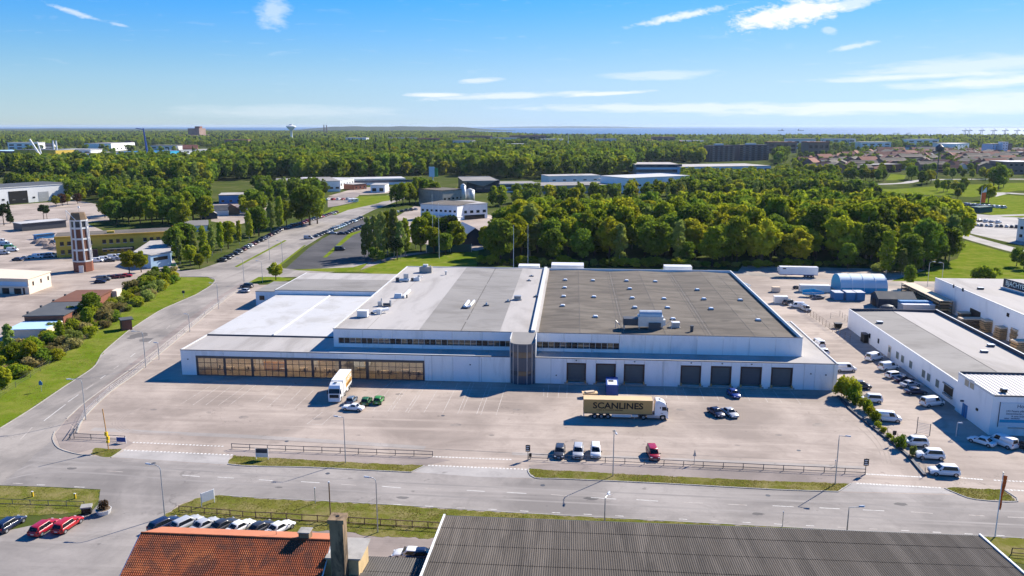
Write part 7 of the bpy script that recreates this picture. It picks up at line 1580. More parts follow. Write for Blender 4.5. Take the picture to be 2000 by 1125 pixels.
# hedge line, dark edging, fence and gate beside the drive
mb = MB(); wallstrip(mb, px([(1637, 775), (1660, 800), (1700, 833), (1745, 868), (1775, 893), (1806, 930)]), .5, 0, .35); o = mb.build('retaining_edge', 'trim_and_shade'); tag(o, 'low dark retaining edge beside the sloping drive', 'wall')
HD = [(1640, 775, 3.4, 'bush1', 1.0), (1650, 778, 4.6, 'bush1', .9), (1661, 782, 4.0, 'bush1', .9), (1665, 790, 2.2, 'bush3', 1.1), (1683, 800, 2.4, 'bush1', .9), (1690, 806, 2.6, 'bush0', .9), (1697, 817, 2.4, 'bush1', .8), (1706, 826, 2.3, 'bush0', .8), (1712, 836, 1.3, 'bush0', 1.2), (1722, 846, 1.2, 'bush1', 1.2), (1733, 857, 1.1, 'bush0', 1.2), (1742, 866, 1.0, 'bush0', 1.2), (1756, 876, 2.4, 'bush3', .9), (1779, 893, 2.2, 'copper0', .5)]
for u, v, h, kd, wd in HD:
    x, y = at(u, v)
    if kd == 'copper0': kd = 'bush2'
    tree(kd, x + .3, y, h, 'in the hedge between the forecourt and the drive', 'hedge shrubs beside the drive', wide=wd * .75)
mesh_fence([(1733, 848), (1752, 862), (1768, 876), (1800, 902), (1806, 930)], 'thin post fence between the hedge and the white cars', 1.5, 3.2, 'steel_dk', 2)
x, y = at(1790, 846); t = thing('metal_gate', 'open grey barred metal gate beside the white cars', 'gate', (x, y, 0), R(-30)); 
for i in range(7): mb = MB(); mb.tube([(0, 0, .3 + i * .3), (2.2, 0, .3 + i * .3)], .035, 5); mb.build('bar', 'steel', t, False)
for x_, h in ((0, 3.2), (2.2, 2.3)): mb = MB(); mb.tube([(x_, 0, 0), (x_, 0, h)], .07, 6); mb.build('post', 'steel_dk', t, False)
board(1745, 868, R(10), .7, 1.8, 2.6, 'small brown notice on a post by the hedge fence', ['brown'], 1, 'steel_dk', 'notice_post')

# ------------------------------------------------------------------ generic further building, measured from the survey
def col_h(P0, u, v):
    x, y, d = ray(u, v); return CAM_H + math.hypot(*P0) / math.hypot(x, y) * d
def fbld(name, label, a, b, vtop, depth, wall='wall2', roof='roof_mid', cols=0, rows=1, wz=None, wsz=(1.2, 1.4), glass='glass_dark', cat='building', group=None, over=.3, h=None, side=0, par=True, thick=.35):
    """front foot line from pixel a to pixel b, eaves at pixel row vtop above a, running back by depth metres"""
    A, B_ = Vector(at(*a)), Vector(at(*b)); L_ = (B_ - A).length; rz = math.atan2(B_.y - A.y, B_.x - A.x)
    H_ = h or max(2.2, col_h(A, a[0], vtop))
    t = thing(name, label, cat, (A.x, A.y, 0), rz, group)
    mb = MB(); mb.box(0, L_, 0, depth, 0, H_ - thick); mb.build('wall', wall, t, False)
    mb = MB(); mb.box(-over, L_ + over, -over, depth + over, H_ - thick + .005, H_); mb.build('roof', roof, t, False)
    if par: mb = MB(); mb.box(-over - .02, L_ + over + .02, -over - .06, -over - .003, H_ - thick - .1, H_ + .06); mb.build('fascia', 'trim_white' if wall in ('wall', 'wall2', 'yellow') else 'trim_and_shade', t, False)
    for r_ in range(rows):
        for c_ in range(cols):
            cx_ = L_ * (c_ + .5) / cols; z0 = (H_ - thick) * ((r_ + .5) / rows) - wsz[1] / 2 if wz is None else wz[r_]
            mb = MB(); mb.box(cx_ - wsz[0] / 2, cx_ + wsz[0] / 2, -.06, -.004, z0, z0 + wsz[1]); wn = mb.build('window', glass, t, False)
            if wsz[0] > 1.0 and cols < 24: mb = MB(); mb.box(cx_ - wsz[0] / 2 - .08, cx_ + wsz[0] / 2 + .08, -.16, -.065, z0 - .12, z0 - .005); mb.build('sill', 'trim_white', wn, False)
    for c_ in range(side):
        cy_ = depth * (c_ + .5) / side; z0 = (H_ - thick) * .5 - wsz[1] / 2
        mb = MB(); mb.box(L_ + .004, L_ + .06, cy_ - wsz[0] / 2, cy_ + wsz[0] / 2, z0, z0 + wsz[1]); mb.build('window', glass, t, False)
    return t, L_, H_
# --- left: brick tower
t = thing('brick_tower', 'tall brick tower with white frames and a broken brown hipped roof', 'tower', (-193.5, 297.5, 0), R(22))
def octa(r_, z): return [(math.cos(math.pi / 8 + k * math.pi / 4) * r_, math.sin(math.pi / 8 + k * math.pi / 4) * r_, z) for k in range(8)]
rb, rt = 3.4, 2.9
mb = MB(); mb.loft([octa(rb * .9, 0), octa(rt * .9, 20)]); mb.build('core', 'brown', t, False)
mb = MB(); mb.loft([octa(rb + .25, 0), octa(rb + .2, 4.0)]); mb.build('base', 'brick', t, False)
lv = [4.2, 8.6, 13.0, 17.2, 20.2]
for k, z in enumerate(lv):
    r_ = rb + (rt - rb) * z / 20; e = .35 if k in (0, 4) else .12
    mb = MB(); mb.loft([octa(r_ + e, z - (.25 if k in (0, 4) else .35)), octa(r_ + e, z + (.25 if k in (0, 4) else .35))]); mb.build('ring', 'trim_white', t, False)
for k in range(8):
    a = math.pi / 8 + k * math.pi / 4
    mb = MB(); mb.tube([(math.cos(a) * rb, math.sin(a) * rb, 4), (math.cos(a) * rt, math.sin(a) * rt, 20)], .34, 6); mb.build('pillar', 'trim_white', t, False)
    b = a + math.pi / 4
    for j in range(4):
        z0, z1 = lv[j] + .36, lv[j + 1] - .36; q = lambda an, z: (math.cos(an) * (rb + (rt - rb) * z / 20) * .985, math.sin(an) * (rb + (rt - rb) * z / 20) * .985, z)
        mb = MB(); mb.face([q(a, z0), q(b, z0), q(b, z1), q(a, z1)]); mb.build('glazing' if j == 3 else 'brick_panel', 'pane_grey' if j == 3 else 'rust', t, False)
mb = MB(); mb.loft([octa(rt + .3, 20.46), octa(2.4, 23.2)]); mb.build('roof', 'wood', t, False); mb = MB(); mb.tube([(-3.6, -1.6, 20.4), (-3.9, -1.2, 24.3)], .1, 5); mb.tube([(-3.9, -1.2, 24.3), (-.4, -3.6, 20.6)], .12, 5); mb.build('gable_edge', 'trim_white', t, False)
mb = MB(); mb.tube([(.5, 0, 23.1), (.5, 0, 25)], .06, 5); mb.build('mast', 'steel', t, False); mb = MB(); mb.tube([(.5, 0, 25), (.5, 0, 25.6)], .35, 8); mb.build('beacon', 'white', t, False)
mb = MB(); mb.box(-.8, .8, -4.9, -4.55, 0, 2.8); mb.build('door', 'trim_white', t, False)
# --- yellow two-storey building
YA, YB = (-224, 326.5), (-180.5, 350.5)
t = thing('yellow_building', 'long yellow two-storey building with a row of upper windows', 'building', (*YA, 0), R(28.9)); L_ = math.hypot(43.5, 24)
mb = MB(); mb.box(0, L_, 0, 17, 0, 8.6); mb.build('wall', 'yellow', t, False); mb = MB(); mb.box(-.4, L_ - 1, .6, 17.4, 8.605, 9.0); mb.build('roof', 'roof_dark', t, False); mb = MB(); mb.box(-.4, L_ + .3, -.3, .5, 8.2, 9.2); mb.build('fascia', srf('ochre_fascia', (.50, .30, .03), .8, .1, .5), t, False); mb = MB(); mb.box(L_ - 2.2, L_ + .35, .52, 17.2, 8.7, 9.6); mb.build('end_parapet', srf('sunlit_end_render', (.75, .38, .03), .8, .05, .5), t, False)  # sunlight on the right end put into the brighter orange colour
for r_, z0 in enumerate((5.2, 1.6)):
    for c_ in range(17):
        x = 2.4 + c_ * 2.75
        if c_ in (5, 11): continue
        mb = MB(); mb.box(x - .75, x + .75, -.07, -.004, z0, z0 + 1.7); wn = mb.build('window', 'glass_dark', t, False); mb = MB(); mb.box(x - .85, x + .85, -.16, -.075, z0 - .15, z0 - .01); mb.build('sill', 'trim_white', wn, False)
mb = MB(); mb.box(L_ + .004, L_ + .08, 2, 15, 4.9, 6.6); mb.build('window_strip', 'glass_dark', t, False)
mb = MB(); mb.box(20, 23, 6, 8, 9.005, 9.9); mb.build('roof_box', 'yellow', t, False); mb = MB(); mb.box(7, 16, -4, -.2, 0, 3.2); mb.build('porch', 'brown', t, False); mb = MB(); mb.box(18, 30, -5, -.2, 2.9, 3.2); mb.build('canopy', 'slate', t, False)
# --- pale blue building
t = thing('pale_blue_building', 'pale blue flat-roofed building beside the side street', 'building', (-176, 318, 0))
PB = [(-180.5, 312), (-169.2, 304), (-165, 312), (-184, 350), (-193, 352)]
mb = MB(); mb.prism(PB, 0, 5.3); mb.build('wall', 'blue_pale', t); mb = MB(); mb.prism([(x + (.3 if x > -175 else -.3), y) for x, y in PB], 5.305, 5.6); mb.build('roof', 'roof_pale', t)
for a, b, k0, k1 in (((-180.5, 312), (-169.2, 304), .25, .45), ((-180.5, 312), (-169.2, 304), .55, .85), ((-169.2, 304), (-165, 312), .15, .85)):
    p0 = (a[0] + (b[0] - a[0]) * k0, a[1] + (b[1] - a[1]) * k0); p1 = (a[0] + (b[0] - a[0]) * k1, a[1] + (b[1] - a[1]) * k1); dx, dy = p1[0] - p0[0], p1[1] - p0[1]; l = math.hypot(dx, dy); nx, ny = dy / l * .06, -dx / l * .06
    mb = MB(); mb.prism([p0, p1, (p1[0] + nx, p1[1] + ny), (p0[0] + nx, p0[1] + ny)], 2.9, 4.3); mb.build('window', 'glass_dark', t)
# --- brick shed with grey and brown roof
t = thing('brick_shed', 'low brick shed with half grey, half rusty brown roof behind the shrubs', 'shed', (-151, 224, 0), R(10.4))
mb = MB(); mb.box(-5.2, 5.2, -17.5, 17.5, 0, 4.1); mb.build('wall', 'brick', t, False); mb = MB(); mb.box(-5.6, 5.6, -17.8, 0, 4.105, 4.35); mb.build('roof', 'slate', t, False); mb = MB(); mb.box(-5.6, 5.6, .01, 17.8, 4.105, 4.45); mb.build('roof', 'rust', t, False); mb = MB(); mb.box(-5.0, 5.0, -27, -17.6, 0, 2.6); mb.build('lean_to', 'cream', t, False); mb = MB(); mb.box(-5.4, 4.8, -27.3, -17.85, 2.605, 2.85); mb.build('lean_to_roof', 'blue_pale', t, False); mb = MB(); mb.box(5.21, 6.8, 17.6, 22, 0, 3.9); mb.build('end_wall', 'cream', t, False)
for i in range(4): mb = MB(); mb.box(-5.7, -5.2, -15 + i * 8, -14.4 + i * 8, 4.36, 4.9); mb.build('roof_vent', 'steel_dk', t, False)
for i in range(3): mb = MB(); mb.box(5.203, 5.26, -12 + i * 9, -10 + i * 9, 2.2, 3.4); mb.build('window', 'glass_dark', t, False)
# --- cream flat building at the left edge
A, B_, C_ = at(58, 575), at(101, 559), at(-120, 570)
t = thing('cream_building', 'cream flat-roofed building with dark doorways at the yard', 'building', (*A, 0)); mb = MB(); dd = (B_[0] - A[0], B_[1] - A[1]); PC4 = [A, B_, (C_[0] + dd[0], C_[1] + dd[1] + 4), C_]
mb.prism(PC4, 0, 5.2); mb.build('wall', 'cream', t); mb = MB(); mb.prism([(A[0] + .2, A[1] - .3), (B_[0] + .3, B_[1] + .2), PC4[2], (C_[0], C_[1] - .3)], 5.205, 5.45); mb.build('roof', 'cream', t)
ux, uy = C_[0] - A[0], C_[1] - A[1]; l = math.hypot(ux, uy); ux /= l; uy /= l
def onfront(s0, s1, z0, z1, mt, nm, off=.07):
    mb = MB(); p0 = (A[0] + ux * s0, A[1] + uy * s0); p1 = (A[0] + ux * s1, A[1] + uy * s1); nx, ny = uy * off * (1 if uy * -A[0] - ux * -A[1] > 0 else -1), -ux * off * (1 if uy * -A[0] - ux * -A[1] > 0 else -1)
    mb.prism([p0, p1, (p1[0] + nx, p1[1] + ny), (p0[0] + nx, p0[1] + ny)], z0, z1); mb.build(nm, mt, t)
onfront(.6, 14, 2.9, 4.3, 'blue_pale', 'window_strip'); onfront(0, 16, 2.55, 2.8, 'trim_white', 'ledge', .4)
for s0 in (3.0, 7.5, 12): onfront(s0, s0 + 2.6, 0, 2.0, 'ink', 'doorway')
onfront(1.6, 2.3, 0, 2.2, 'brown', 'door')
for k in (.2, .55, .88): mb = MB(); x, y = A[0] + dd[0] * k, A[1] + dd[1] * k; mb.obox((x + .03, y - .03), math.atan2(dd[1], dd[0]), .8, .12, 2.6, 4.0); mb.build('window', 'glass_dark', t)
# --- white-roofed open shed and yard clutter
t, L_, H_ = fbld('open_shed', 'long open shed with a gleaming white sloping roof', (44, 452), (130, 444), 437, 12, 'steel_dk', 'roof_white', 0, cat='shed')
t, L_, H_ = fbld('long_warehouse', 'very long pale grey warehouse with a dark roof and big dark door', (-90, 408), (150, 388), 373, 42, 'wall2', 'slate', 12, 1, [3], (2.0, 1.2)); mb = MB(); x0 = L_ * .42; mb.box(x0, x0 + 14, -.12, -.01, 0, H_ * .75); mb.build('gate', 'ink', t, False); mb = MB(); mb.box(x0 + 22, x0 + 30, -.1, -.01, 0, H_ * .6); mb.build('gate', 'steel', t, False)
fbld('container_store', 'blue container store behind the rubble heaps', (72, 468), (107, 464), 459, 3, 'blue_mid', 'blue_mid', 0, cat='container')
fbld('green_skip', 'bright green open skip next to the brick tower', (118, 484), (136, 482), 475, 3, 'green_paint', 'cyan', 0, cat='skip'); fbld('blue_skip', 'pale blue box next to the green skip', (108, 479), (120, 478), 467, 3, 'blue_pale', 'white', 0, cat='box')
M['rubble'] = srf('rubble', (.30, .23, .19), .95, .35, 1.2, dirt=(.8, .5, .62, (.14, .10, .08), .8))
for i, (u, v, r_) in enumerate([(82, 474, 5), (95, 478, 6), (103, 484, 5), (112, 487, 4), (75, 472, 3)]):
    x, y = at(u, v); mb = MB(); rg = random.Random(i); mb.loft([[(math.cos(a) * r_ * k * rg.uniform(.8, 1.15), math.sin(a) * r_ * k * rg.uniform(.8, 1.15), z * r_ * .45 * rg.uniform(.8, 1.1)) for a in [j * math.pi / 6 for j in range(12)]] for k, z in ((1, -.02), (.75, .45), (.45, .8), (.1, 1.0))])
    o = obj('rubble_heap', mb.data('rubble_heap', [M['rubble']]), None, (x, y, 0)); tag(o, 'grey-brown rubble heap beside the blue container store', 'heap', 'rubble heaps by the brick tower')
# --- shrubs between the shed and the roadside lawn
SH = px([(-40, 715), (60, 668), (130, 632), (200, 592), (270, 556), (345, 538), (348, 552), (290, 590), (220, 633), (150, 680), (60, 738), (-40, 796)])
rg = random.Random(9)
for i, (x, y) in enumerate(scatter(SH, 3.6, .42, 5)):
    h = rg.choice([1.6, 2.0, 2.4, 2.8, 3.4, 4.4])
    tree(rg.choice(['bush0', 'bush1', 'bush2', 'bush4', 'bush4', 'bush3', 'bush0']), x, y, h, 'in the thicket behind the roadside lawn', 'shrubs of the thicket behind the roadside lawn', wide=rg.uniform(.8, 1.15) * min(1.2, 2.6 / h + .25))
for u, v, h, kd in [(180, 625, 8.5, 'round4'), (172, 640, 6, 'round0'), (120, 672, 6.5, 'birch2'), (20, 700, 9, 'birch1'), (60, 712, 6, 'round2'), (305, 548, 5.5, 'round4'), (325, 545, 5, 'round1'), (280, 566, 4.5, 'round0'), (10, 760, 5, 'round5')]:
    x, y = at(u, v); tree(kd, x, y, h, 'rising out of the roadside thicket', 'small trees rising from the roadside thicket')
# --- single trees and groups, left and middle
def grove_px(items, where, group=None):
    for u, v, h, kd in items:
        x, y = at(u, v); tree(kd, x, y, h, where, group, wide=random.uniform(.72, .85) if kd.startswith('birch') else random.uniform(.95, 1.15))
x, y = at(539, 547); tree('round5', x, y, 6.6, '', None, label='small round tree on the grass beside the annex', wide=1.15)
x, y = at(1775, 562); tree('round1', x, y, 8.2, '', None, label='dark young tree on the lane beside the blue tent', wide=.85)
grove_px([(253, 534, 9, 'round2'), (276, 532, 8.5, 'round5')], 'in front of the pale blue building', 'trees in front of the pale blue building')
grove_px([(345, 505, 14, 'round1'), (362, 500, 15, 'round4'), (352, 517, 12, 'birch1'), (380, 512, 14, 'birch0'), (398, 508, 15, 'birch2'), (415, 500, 15, 'birch0'), (432, 492, 14, 'birch2'), (446, 486, 13, 'round0'), (372, 520, 9, 'round2'), (405, 514, 8, 'round3'), (390, 524, 6, 'round0')], 'on the corner beside the pale blue building', 'trees on the corner of the side street')
grove_px([(468, 478, 12, 'birch2'), (487, 470, 15, 'birch2'), (506, 462, 16, 'round4'), (497, 458, 14, 'round1')], 'beside the long row of parked cars', 'trees beside the row of parked cars')
grove_px([(530, 452, 17, 'birch0'), (548, 450, 19, 'birch2'), (560, 446, 16, 'round3')], 'forming the pale willow-like clump beside the parked cars', 'pale trees beside the parked cars')
grove_px([(590, 442, 22, 'round1'), (605, 440, 24, 'round4'), (620, 437, 20, 'round0')], 'forming the big dark crown beside the road', 'big dark trees beside the road')
grove_px([(720, 500, 18, 'birch0'), (733, 503, 19, 'birch1'), (746, 505, 21, 'birch0'), (757, 498, 20, 'birch2'), (770, 502, 22, 'birch1'), (783, 505, 17, 'birch0'), (792, 500, 17, 'birch2'), (776, 508, 10, 'pine0'), (728, 510, 6, 'round1'), (745, 512, 5, 'round4'), (712, 505, 15, 'birch1')], 'in the birch clump beside the dark lot', 'birches beside the dark parking lot')
grove_px([(822, 492, 16, 'round0'), (838, 488, 18, 'round3'), (848, 495, 12, 'round2'), (862, 488, 15, 'round1'), (880, 488, 17, 'pine0'), (890, 492, 14, 'round0'), (870, 498, 10, 'round4'), (812, 486, 14, 'birch2')], 'in the clump behind the warehouse annex', 'trees in the clump behind the annex')
grove_px([(775, 400, 15, 'round1'), (787, 402, 17, 'round3'), (800, 400, 16, 'round0'), (812, 398, 20, 'birch2'), (824, 396, 19, 'round4'), (838, 394, 17, 'round1'), (850, 395, 15, 'round0'), (765, 398, 13, 'birch0'), (892, 392, 10, 'round5')], 'in the row between the lawn and the white factory', 'trees between the lawn and the factory')
LG = [(215, 432, 15), (228, 438, 14), (240, 430, 17), (252, 436, 16), (262, 428, 18), (274, 436, 17), (285, 430, 18), (297, 438, 17), (306, 428, 17), (318, 436, 16), (330, 440, 15), (340, 432, 15), (352, 425, 16), (230, 420, 16), (250, 418, 17), (270, 416, 17), (292, 416, 18), (312, 418, 17), (365, 440, 20), (378, 436, 22), (392, 432, 21), (402, 438, 17), (358, 450, 15), (345, 448, 12), (205, 425, 12)]
rg = random.Random(31)
grove_px([(u, v, h, rg.choice(['round0', 'round1', 'round2', 'round4', 'round3'])) for u, v, h in LG], 'in the leafy park behind the yellow building', 'park trees behind the yellow building')
grove_px([(8, 440, 13, 'pine0'), (20, 436, 13, 'fir0'), (86, 430, 10, 'pine0'), (92, 428, 9, 'pine0'), (122, 402, 9, 'copper0'), (132, 400, 8, 'round2'), (152, 398, 8, 'copper0'), (110, 404, 8, 'round2')], 'standing in the left-hand industrial yard', 'trees in the left-hand industrial yard')

# ------------------------------------------------------------------ the industrial estate in the middle distance
fbld('blue_workshop', 'low workshop with a bright blue wall and a pale roof beside the willow', (428, 398), (520, 396), 381, 22, 'blue_mid', 'roof_pale', 6, 1, [1.2], (2.0, 1.4))
t = thing('gabled_house', 'small gabled house with a grey roof behind the corner trees', 'house', (*at(425, 420), 0), R(20)); gable(t, -5, 7, 0, 4.5, 3.4, 6.2, 'wall2', 'slate')
t = thing('gabled_house', 'brown gabled house beside the grey-roofed one behind the corner trees', 'house', (*at(452, 418), 0), R(-60)); gable(t, -5, 6, 0, 4.5, 3.4, 6.4, 'wood', 'rust')
t = thing('gabled_house', 'teal-ended gabled house behind the corner trees', 'house', (*at(408, 426), 0), R(-60)); gable(t, -4, 6, 0, 4.5, 3.0, 5.6, 'sign_navy', 'roof_pale')
t = thing('gabled_house', 'dark cottage roof in the park behind the yellow building', 'house', (*at(340, 420), 0), R(-50)); gable(t, -6, 6, 0, 5, 3.4, 7, 'wood', 'slate')
t = thing('gabled_house', 'pale-roofed small house below the big dark trees', 'house', (*at(385, 450), 0), R(25)); gable(t, -6, 6, 0, 5, 3.2, 5.4, 'wall2', 'roof_mid')
fbld('factory_hall', 'long white factory hall with a grey roof and big dark gates', (540, 374), (636, 372), 354, 40, 'wall', 'roof_mid', 7, 1, [1.0], (4.5, 3.4), 'ink')
fbld('factory_hall', 'white gable-ended factory hall with two small windows', (630, 375), (665, 374), 354, 60, 'wall', 'roof_mid', 3, 1, [2.5], (3.0, 1.6), side=6)
fbld('factory_hall', 'sunlit white hall front behind the gable-ended factory', (664, 370), (692, 364), 352, 50, 'wall', 'roof_white', 5, 1, [3], (2.4, 2.4))
fbld('factory_hall', 'long white hall with a dark window band beyond the brick store', (690, 362), (792, 360), 350, 30, 'wall', 'roof_white', 1, 1, [2.4], (86, 2.2), 'glass_blue')
fbld('brick_store', 'small red-brown brick store between the white halls', (692, 371), (716, 369), 360, 14, 'brick', 'roof_pale', 3, 1, [1.2], (1.6, 1.4))
fbld('white_depot', 'small white depot with a dark door beside the young trees', (724, 376), (752, 376), 361, 22, 'wall', 'roof_pale', 2, 1, [1.0], (3.4, 2.8))
fbld('site_hut', 'white hut and trailer on the grey lot above the lawn', (684, 395), (700, 394), 389, 4, 'wall', 'white', 2, 1, [1.2], (1.2, .9), cat='hut')
fbld('motel_block', 'dark low block with a grey roof left of the factory halls', (500, 366), (542, 368), 358, 30, 'brown', 'slate', 6, 1, [1.2], (2.4, 1.6))
# white factory with silos
t, L_, H_ = fbld('white_factory', 'white two-storey factory with flat dark roofs beside the silos', (822, 428), (893, 432), 398, 26, 'wall', 'roof_dark', 8, 1, [5.2], (1.6, 1.2)); mb = MB(); mb.box(6, L_ + 4, -3.5, -.1, 2.7, 3.1); mb.build('canopy', 'trim_white', t, False)
t, L_, H_ = fbld('white_factory', 'lower white factory wing with dark windows beside the canopy', (890, 430), (952, 426), 400, 24, 'wall', 'roof_pale', 5, 1, [3.8], (2.2, 1.6)); mb = MB(); mb.box(6, 20, -.15, -.01, 0, 2.6); mb.build('doorway', 'glass_dark', t, False)
fbld('factory_wing', 'grey factory wing with a stepped roof behind the white factory', (865, 402), (905, 398), 372, 26, 'concrete', 'roof_dark', 5, 1, [4], (2, 1.4))
for u, v, r_, h, lb in ((905, 398, 2.0, 13.5, 'slim white silo beside the factory'), (918, 396, 3.6, 9.5, 'stout grey silo with a conical top beside the slim one')):
    x, y = at(u, v); t = thing('silo', lb, 'silo', (x, y, 0)); mb = MB(); mb.cyl((0, 0), r_, 0, h, 18); mb.build('shell', 'duct', t, False, True); mb = MB(); mb.cyl((0, 0), r_ + .1, h, h + 1.2, 18, 0, .6); mb.build('cone', 'offwhite', t, False, True)
    for k in range(4): mb = MB(); mb.cyl((0, 0), r_ + .06, h * (k + .5) / 4, h * (k + .5) / 4 + .2, 18); mb.build('hoop', 'steel', t, False)
x, y = at(846, 384); t = thing('billboard', 'square white and green billboard tower above the trees', 'billboard', (x, y, 0)); mb = MB(); mb.box(-3, 1.5, -.3, .3, 16, 24); mb.build('panel', 'blue_pale', t, False); mb = MB(); mb.box(1.6, 4.2, -.3, .3, 16, 23); mb.build('panel', 'green_paint', t, False); mb = MB(); mb.box(-.5, .5, -.2, .2, 0, 16); mb.build('post', 'steel', t, False)
# dark modern hall with wedge roof, white halls
t, L_, H_ = fbld('modern_hall', 'dark blue-grey modern hall with a wedge roof', (912, 376), (976, 375), 353, 60, 'sign_navy', 'slate', 4, 1, [3.0], (5, 2.4), 'glass_blue')
mb = MB(); mb.mesh([(-4, -3, H_ + .1), (14, -3, H_ - 5), (26, -3, H_ + .1), (-4, 30, H_ + 1.2), (26, 30, H_ + 1.2)], [(0, 1, 2), (0, 2, 4, 3)]); mb.build('wedge_roof', 'roof_mid', t, False)
fbld('modern_wing', 'white-framed glass wing attached to the dark modern hall', (976, 376), (1050, 375), 359, 30, 'wall', 'roof_mid', 10, 2, [1.2, 4.6], (4.6, 2.2), 'glass_blue')
fbld('long_store', 'long grey store with a dark roof edge above the grove', (1048, 379), (1330, 374), 363, 40, 'concrete', 'roof_mid', 14, 1, [2], (3, 1.6))
fbld('roof_plant', 'low pale rooftop storey on the long store', (1072, 366), (1172, 364), 354, 25, 'wall2', 'roof_pale', 5, 1, [6], (3, 1), h=10.5)
t, L_, H_ = fbld('white_hall', 'big white angular hall standing above the grove', (1172, 372), (1226, 378), 343, 70, 'wall', 'roof_white', 4, 1, [5], (3, 1.6), side=8)
fbld('white_hall', 'broad pale hall roof with vents beside the angular white hall', (1226, 376), (1322, 372), 355, 50, 'wall2', 'roof_pale', 6, 1, [2], (3, 1.4))
fbld('glass_hall', 'blue glazed hall with a pale roof in front of the far wood', (1243, 342), (1330, 342), 322, 70, 'blue_pale', 'roof_pale', 12, 2, [3, 9], (6, 3.5), 'glass_blue')
fbld('glass_hall', 'lower pale hall extending from the blue glazed hall', (1330, 343), (1505, 340), 326, 60, 'blue_pale', 'roof_pale', 12, 1, [4], (7, 3), 'glass_blue')
fbld('dark_pavilion', 'small black pavilion at the end of the broad pale hall', (1326, 371), (1348, 371), 351, 14, 'ink', 'slate', 0)
# dark blue-ended store with white roof, green court
t = thing('boat_store', 'dark blue gabled store with a white roof beside the grove', 'shed', (*at(905, 480), 0), R(-68)); gable(t, -26, 0, 6, 6.5, 3.6, 8.2, 'sign_navy', 'roof_white')
def net(pts, h, mat, label):
    Q = px(pts); t = thing('court_fence', label, 'fence', (*Q[0], 0))
    for a, b in zip(Q[:-1], Q[1:]):
        mb = MB(); wallstrip(mb, [a, b], .05, .1, h); mb.build('screen', mat, t)
    for q in Q: mb = MB(); mb.cyl(q, .08, 0, h + .2, 6); mb.build('post', 'white', t)
M['netting'] = srf('green_netting', (.01, .075, .07), .8, .15, 1)
net([(833, 494), (880, 493), (921, 492)], 3.6, 'netting', 'dark green netting at the rear of the court behind the warehouse'); 
for u, v, h in ((846, 492, 26), (858, 505, 24), (1003, 522, 17), (1031, 521, 17)):
    x, y = at(u, v); t = thing('flag_mast', {846: 'tall thin mast in the clump behind the annex', 858: 'tall thin mast in front of the green court', 1003: 'slim white mast rising behind the pale roof strip', 1031: 'slim white mast rising behind the white parapet'}[u], 'mast', (x, y, 0)); mb = MB(); mb.tube([(0, 0, 0), (0, 0, h)], [.12, .06], 6); mb.build('pole', 'white', t, False); mb = MB(); mb.tube([(0, 0, h), (0, 0, h + .3)], .12, 6); mb.build('knob', 'steel', t, False)
# right edge: white block, orange flag, green bins
t, L_, H_ = fbld('white_block', 'white three-storey block at the edge of the pale lot', (1984, 470), (2090, 482), 426, 20, 'wall', 'roof_pale', 6, 2, [2, 6], (1.4, 1.4))
fbld('green_bin', 'dark green container beside the orange flag', (1912, 416), (1938, 414), 405, 6, 'netting', 'netting', 0, cat='container')
x, y = at(1914, 404); t = thing('beach_flag', 'orange and white feather flag above the green container', 'flag', (x, y, 0)); mb = MB(); mb.tube([(0, 0, 0), (0, 0, 14)], .15, 6); mb.build('pole', 'white', t, False); mb = MB(); mb.box(.2, 3.2, -.05, .05, 3, 10); mb.build('flag', 'orange', t, False); mb = MB(); mb.mesh([(.2, -.05, 10), (3.4, -.05, 10.5), (3.0, -.05, 14), (.2, .05, 10), (3.4, .05, 10.5), (3.0, .05, 14)], [(0, 1, 2), (5, 4, 3), (0, 3, 4, 1), (1, 4, 5, 2), (2, 5, 3, 0)]); mb.build('flag_tip', 'white', t, False)
RT = [(1575, 345, 14), (1585, 347, 15), (1600, 349, 15), (1612, 350, 16), (1622, 350, 16), (1632, 348, 14), (1606, 352, 9), (1655, 354, 14), (1665, 355, 14), (1682, 354, 13), (1690, 354, 14), (1705, 354, 12), (1715, 355, 13), (1725, 354, 12), (1775, 350, 17), (1780, 352, 16), (1800, 362, 14), (1810, 360, 14), (1818, 358, 13), (1830, 372, 10), (1842, 376, 11), (1850, 374, 10), (1865, 378, 11), (1875, 380, 10), (1882, 374, 12), (1940, 368, 20), (1950, 370, 22), (1960, 366, 16), (1925, 352, 12), (1920, 392, 13), (1930, 396, 14), (1898, 352, 12), (1860, 350, 12), (1870, 390, 9)]
rg = random.Random(13)
grove_px([(u, v, h, rg.choice(['round0', 'round1', 'round2', 'round3', 'round4', 'round5'])) for u, v, h in RT], 'on the lawns between the grove and the town', 'trees on the lawns before the town')
grove_px([(1910, 545, 4, 'bush3'), (1925, 546, 5, 'bush0'), (1938, 545, 4, 'bush3'), (1985, 520, 8, 'round4'), (1999, 526, 7, 'round1')], 'on the field beside the back lane', 'bushes on the field')

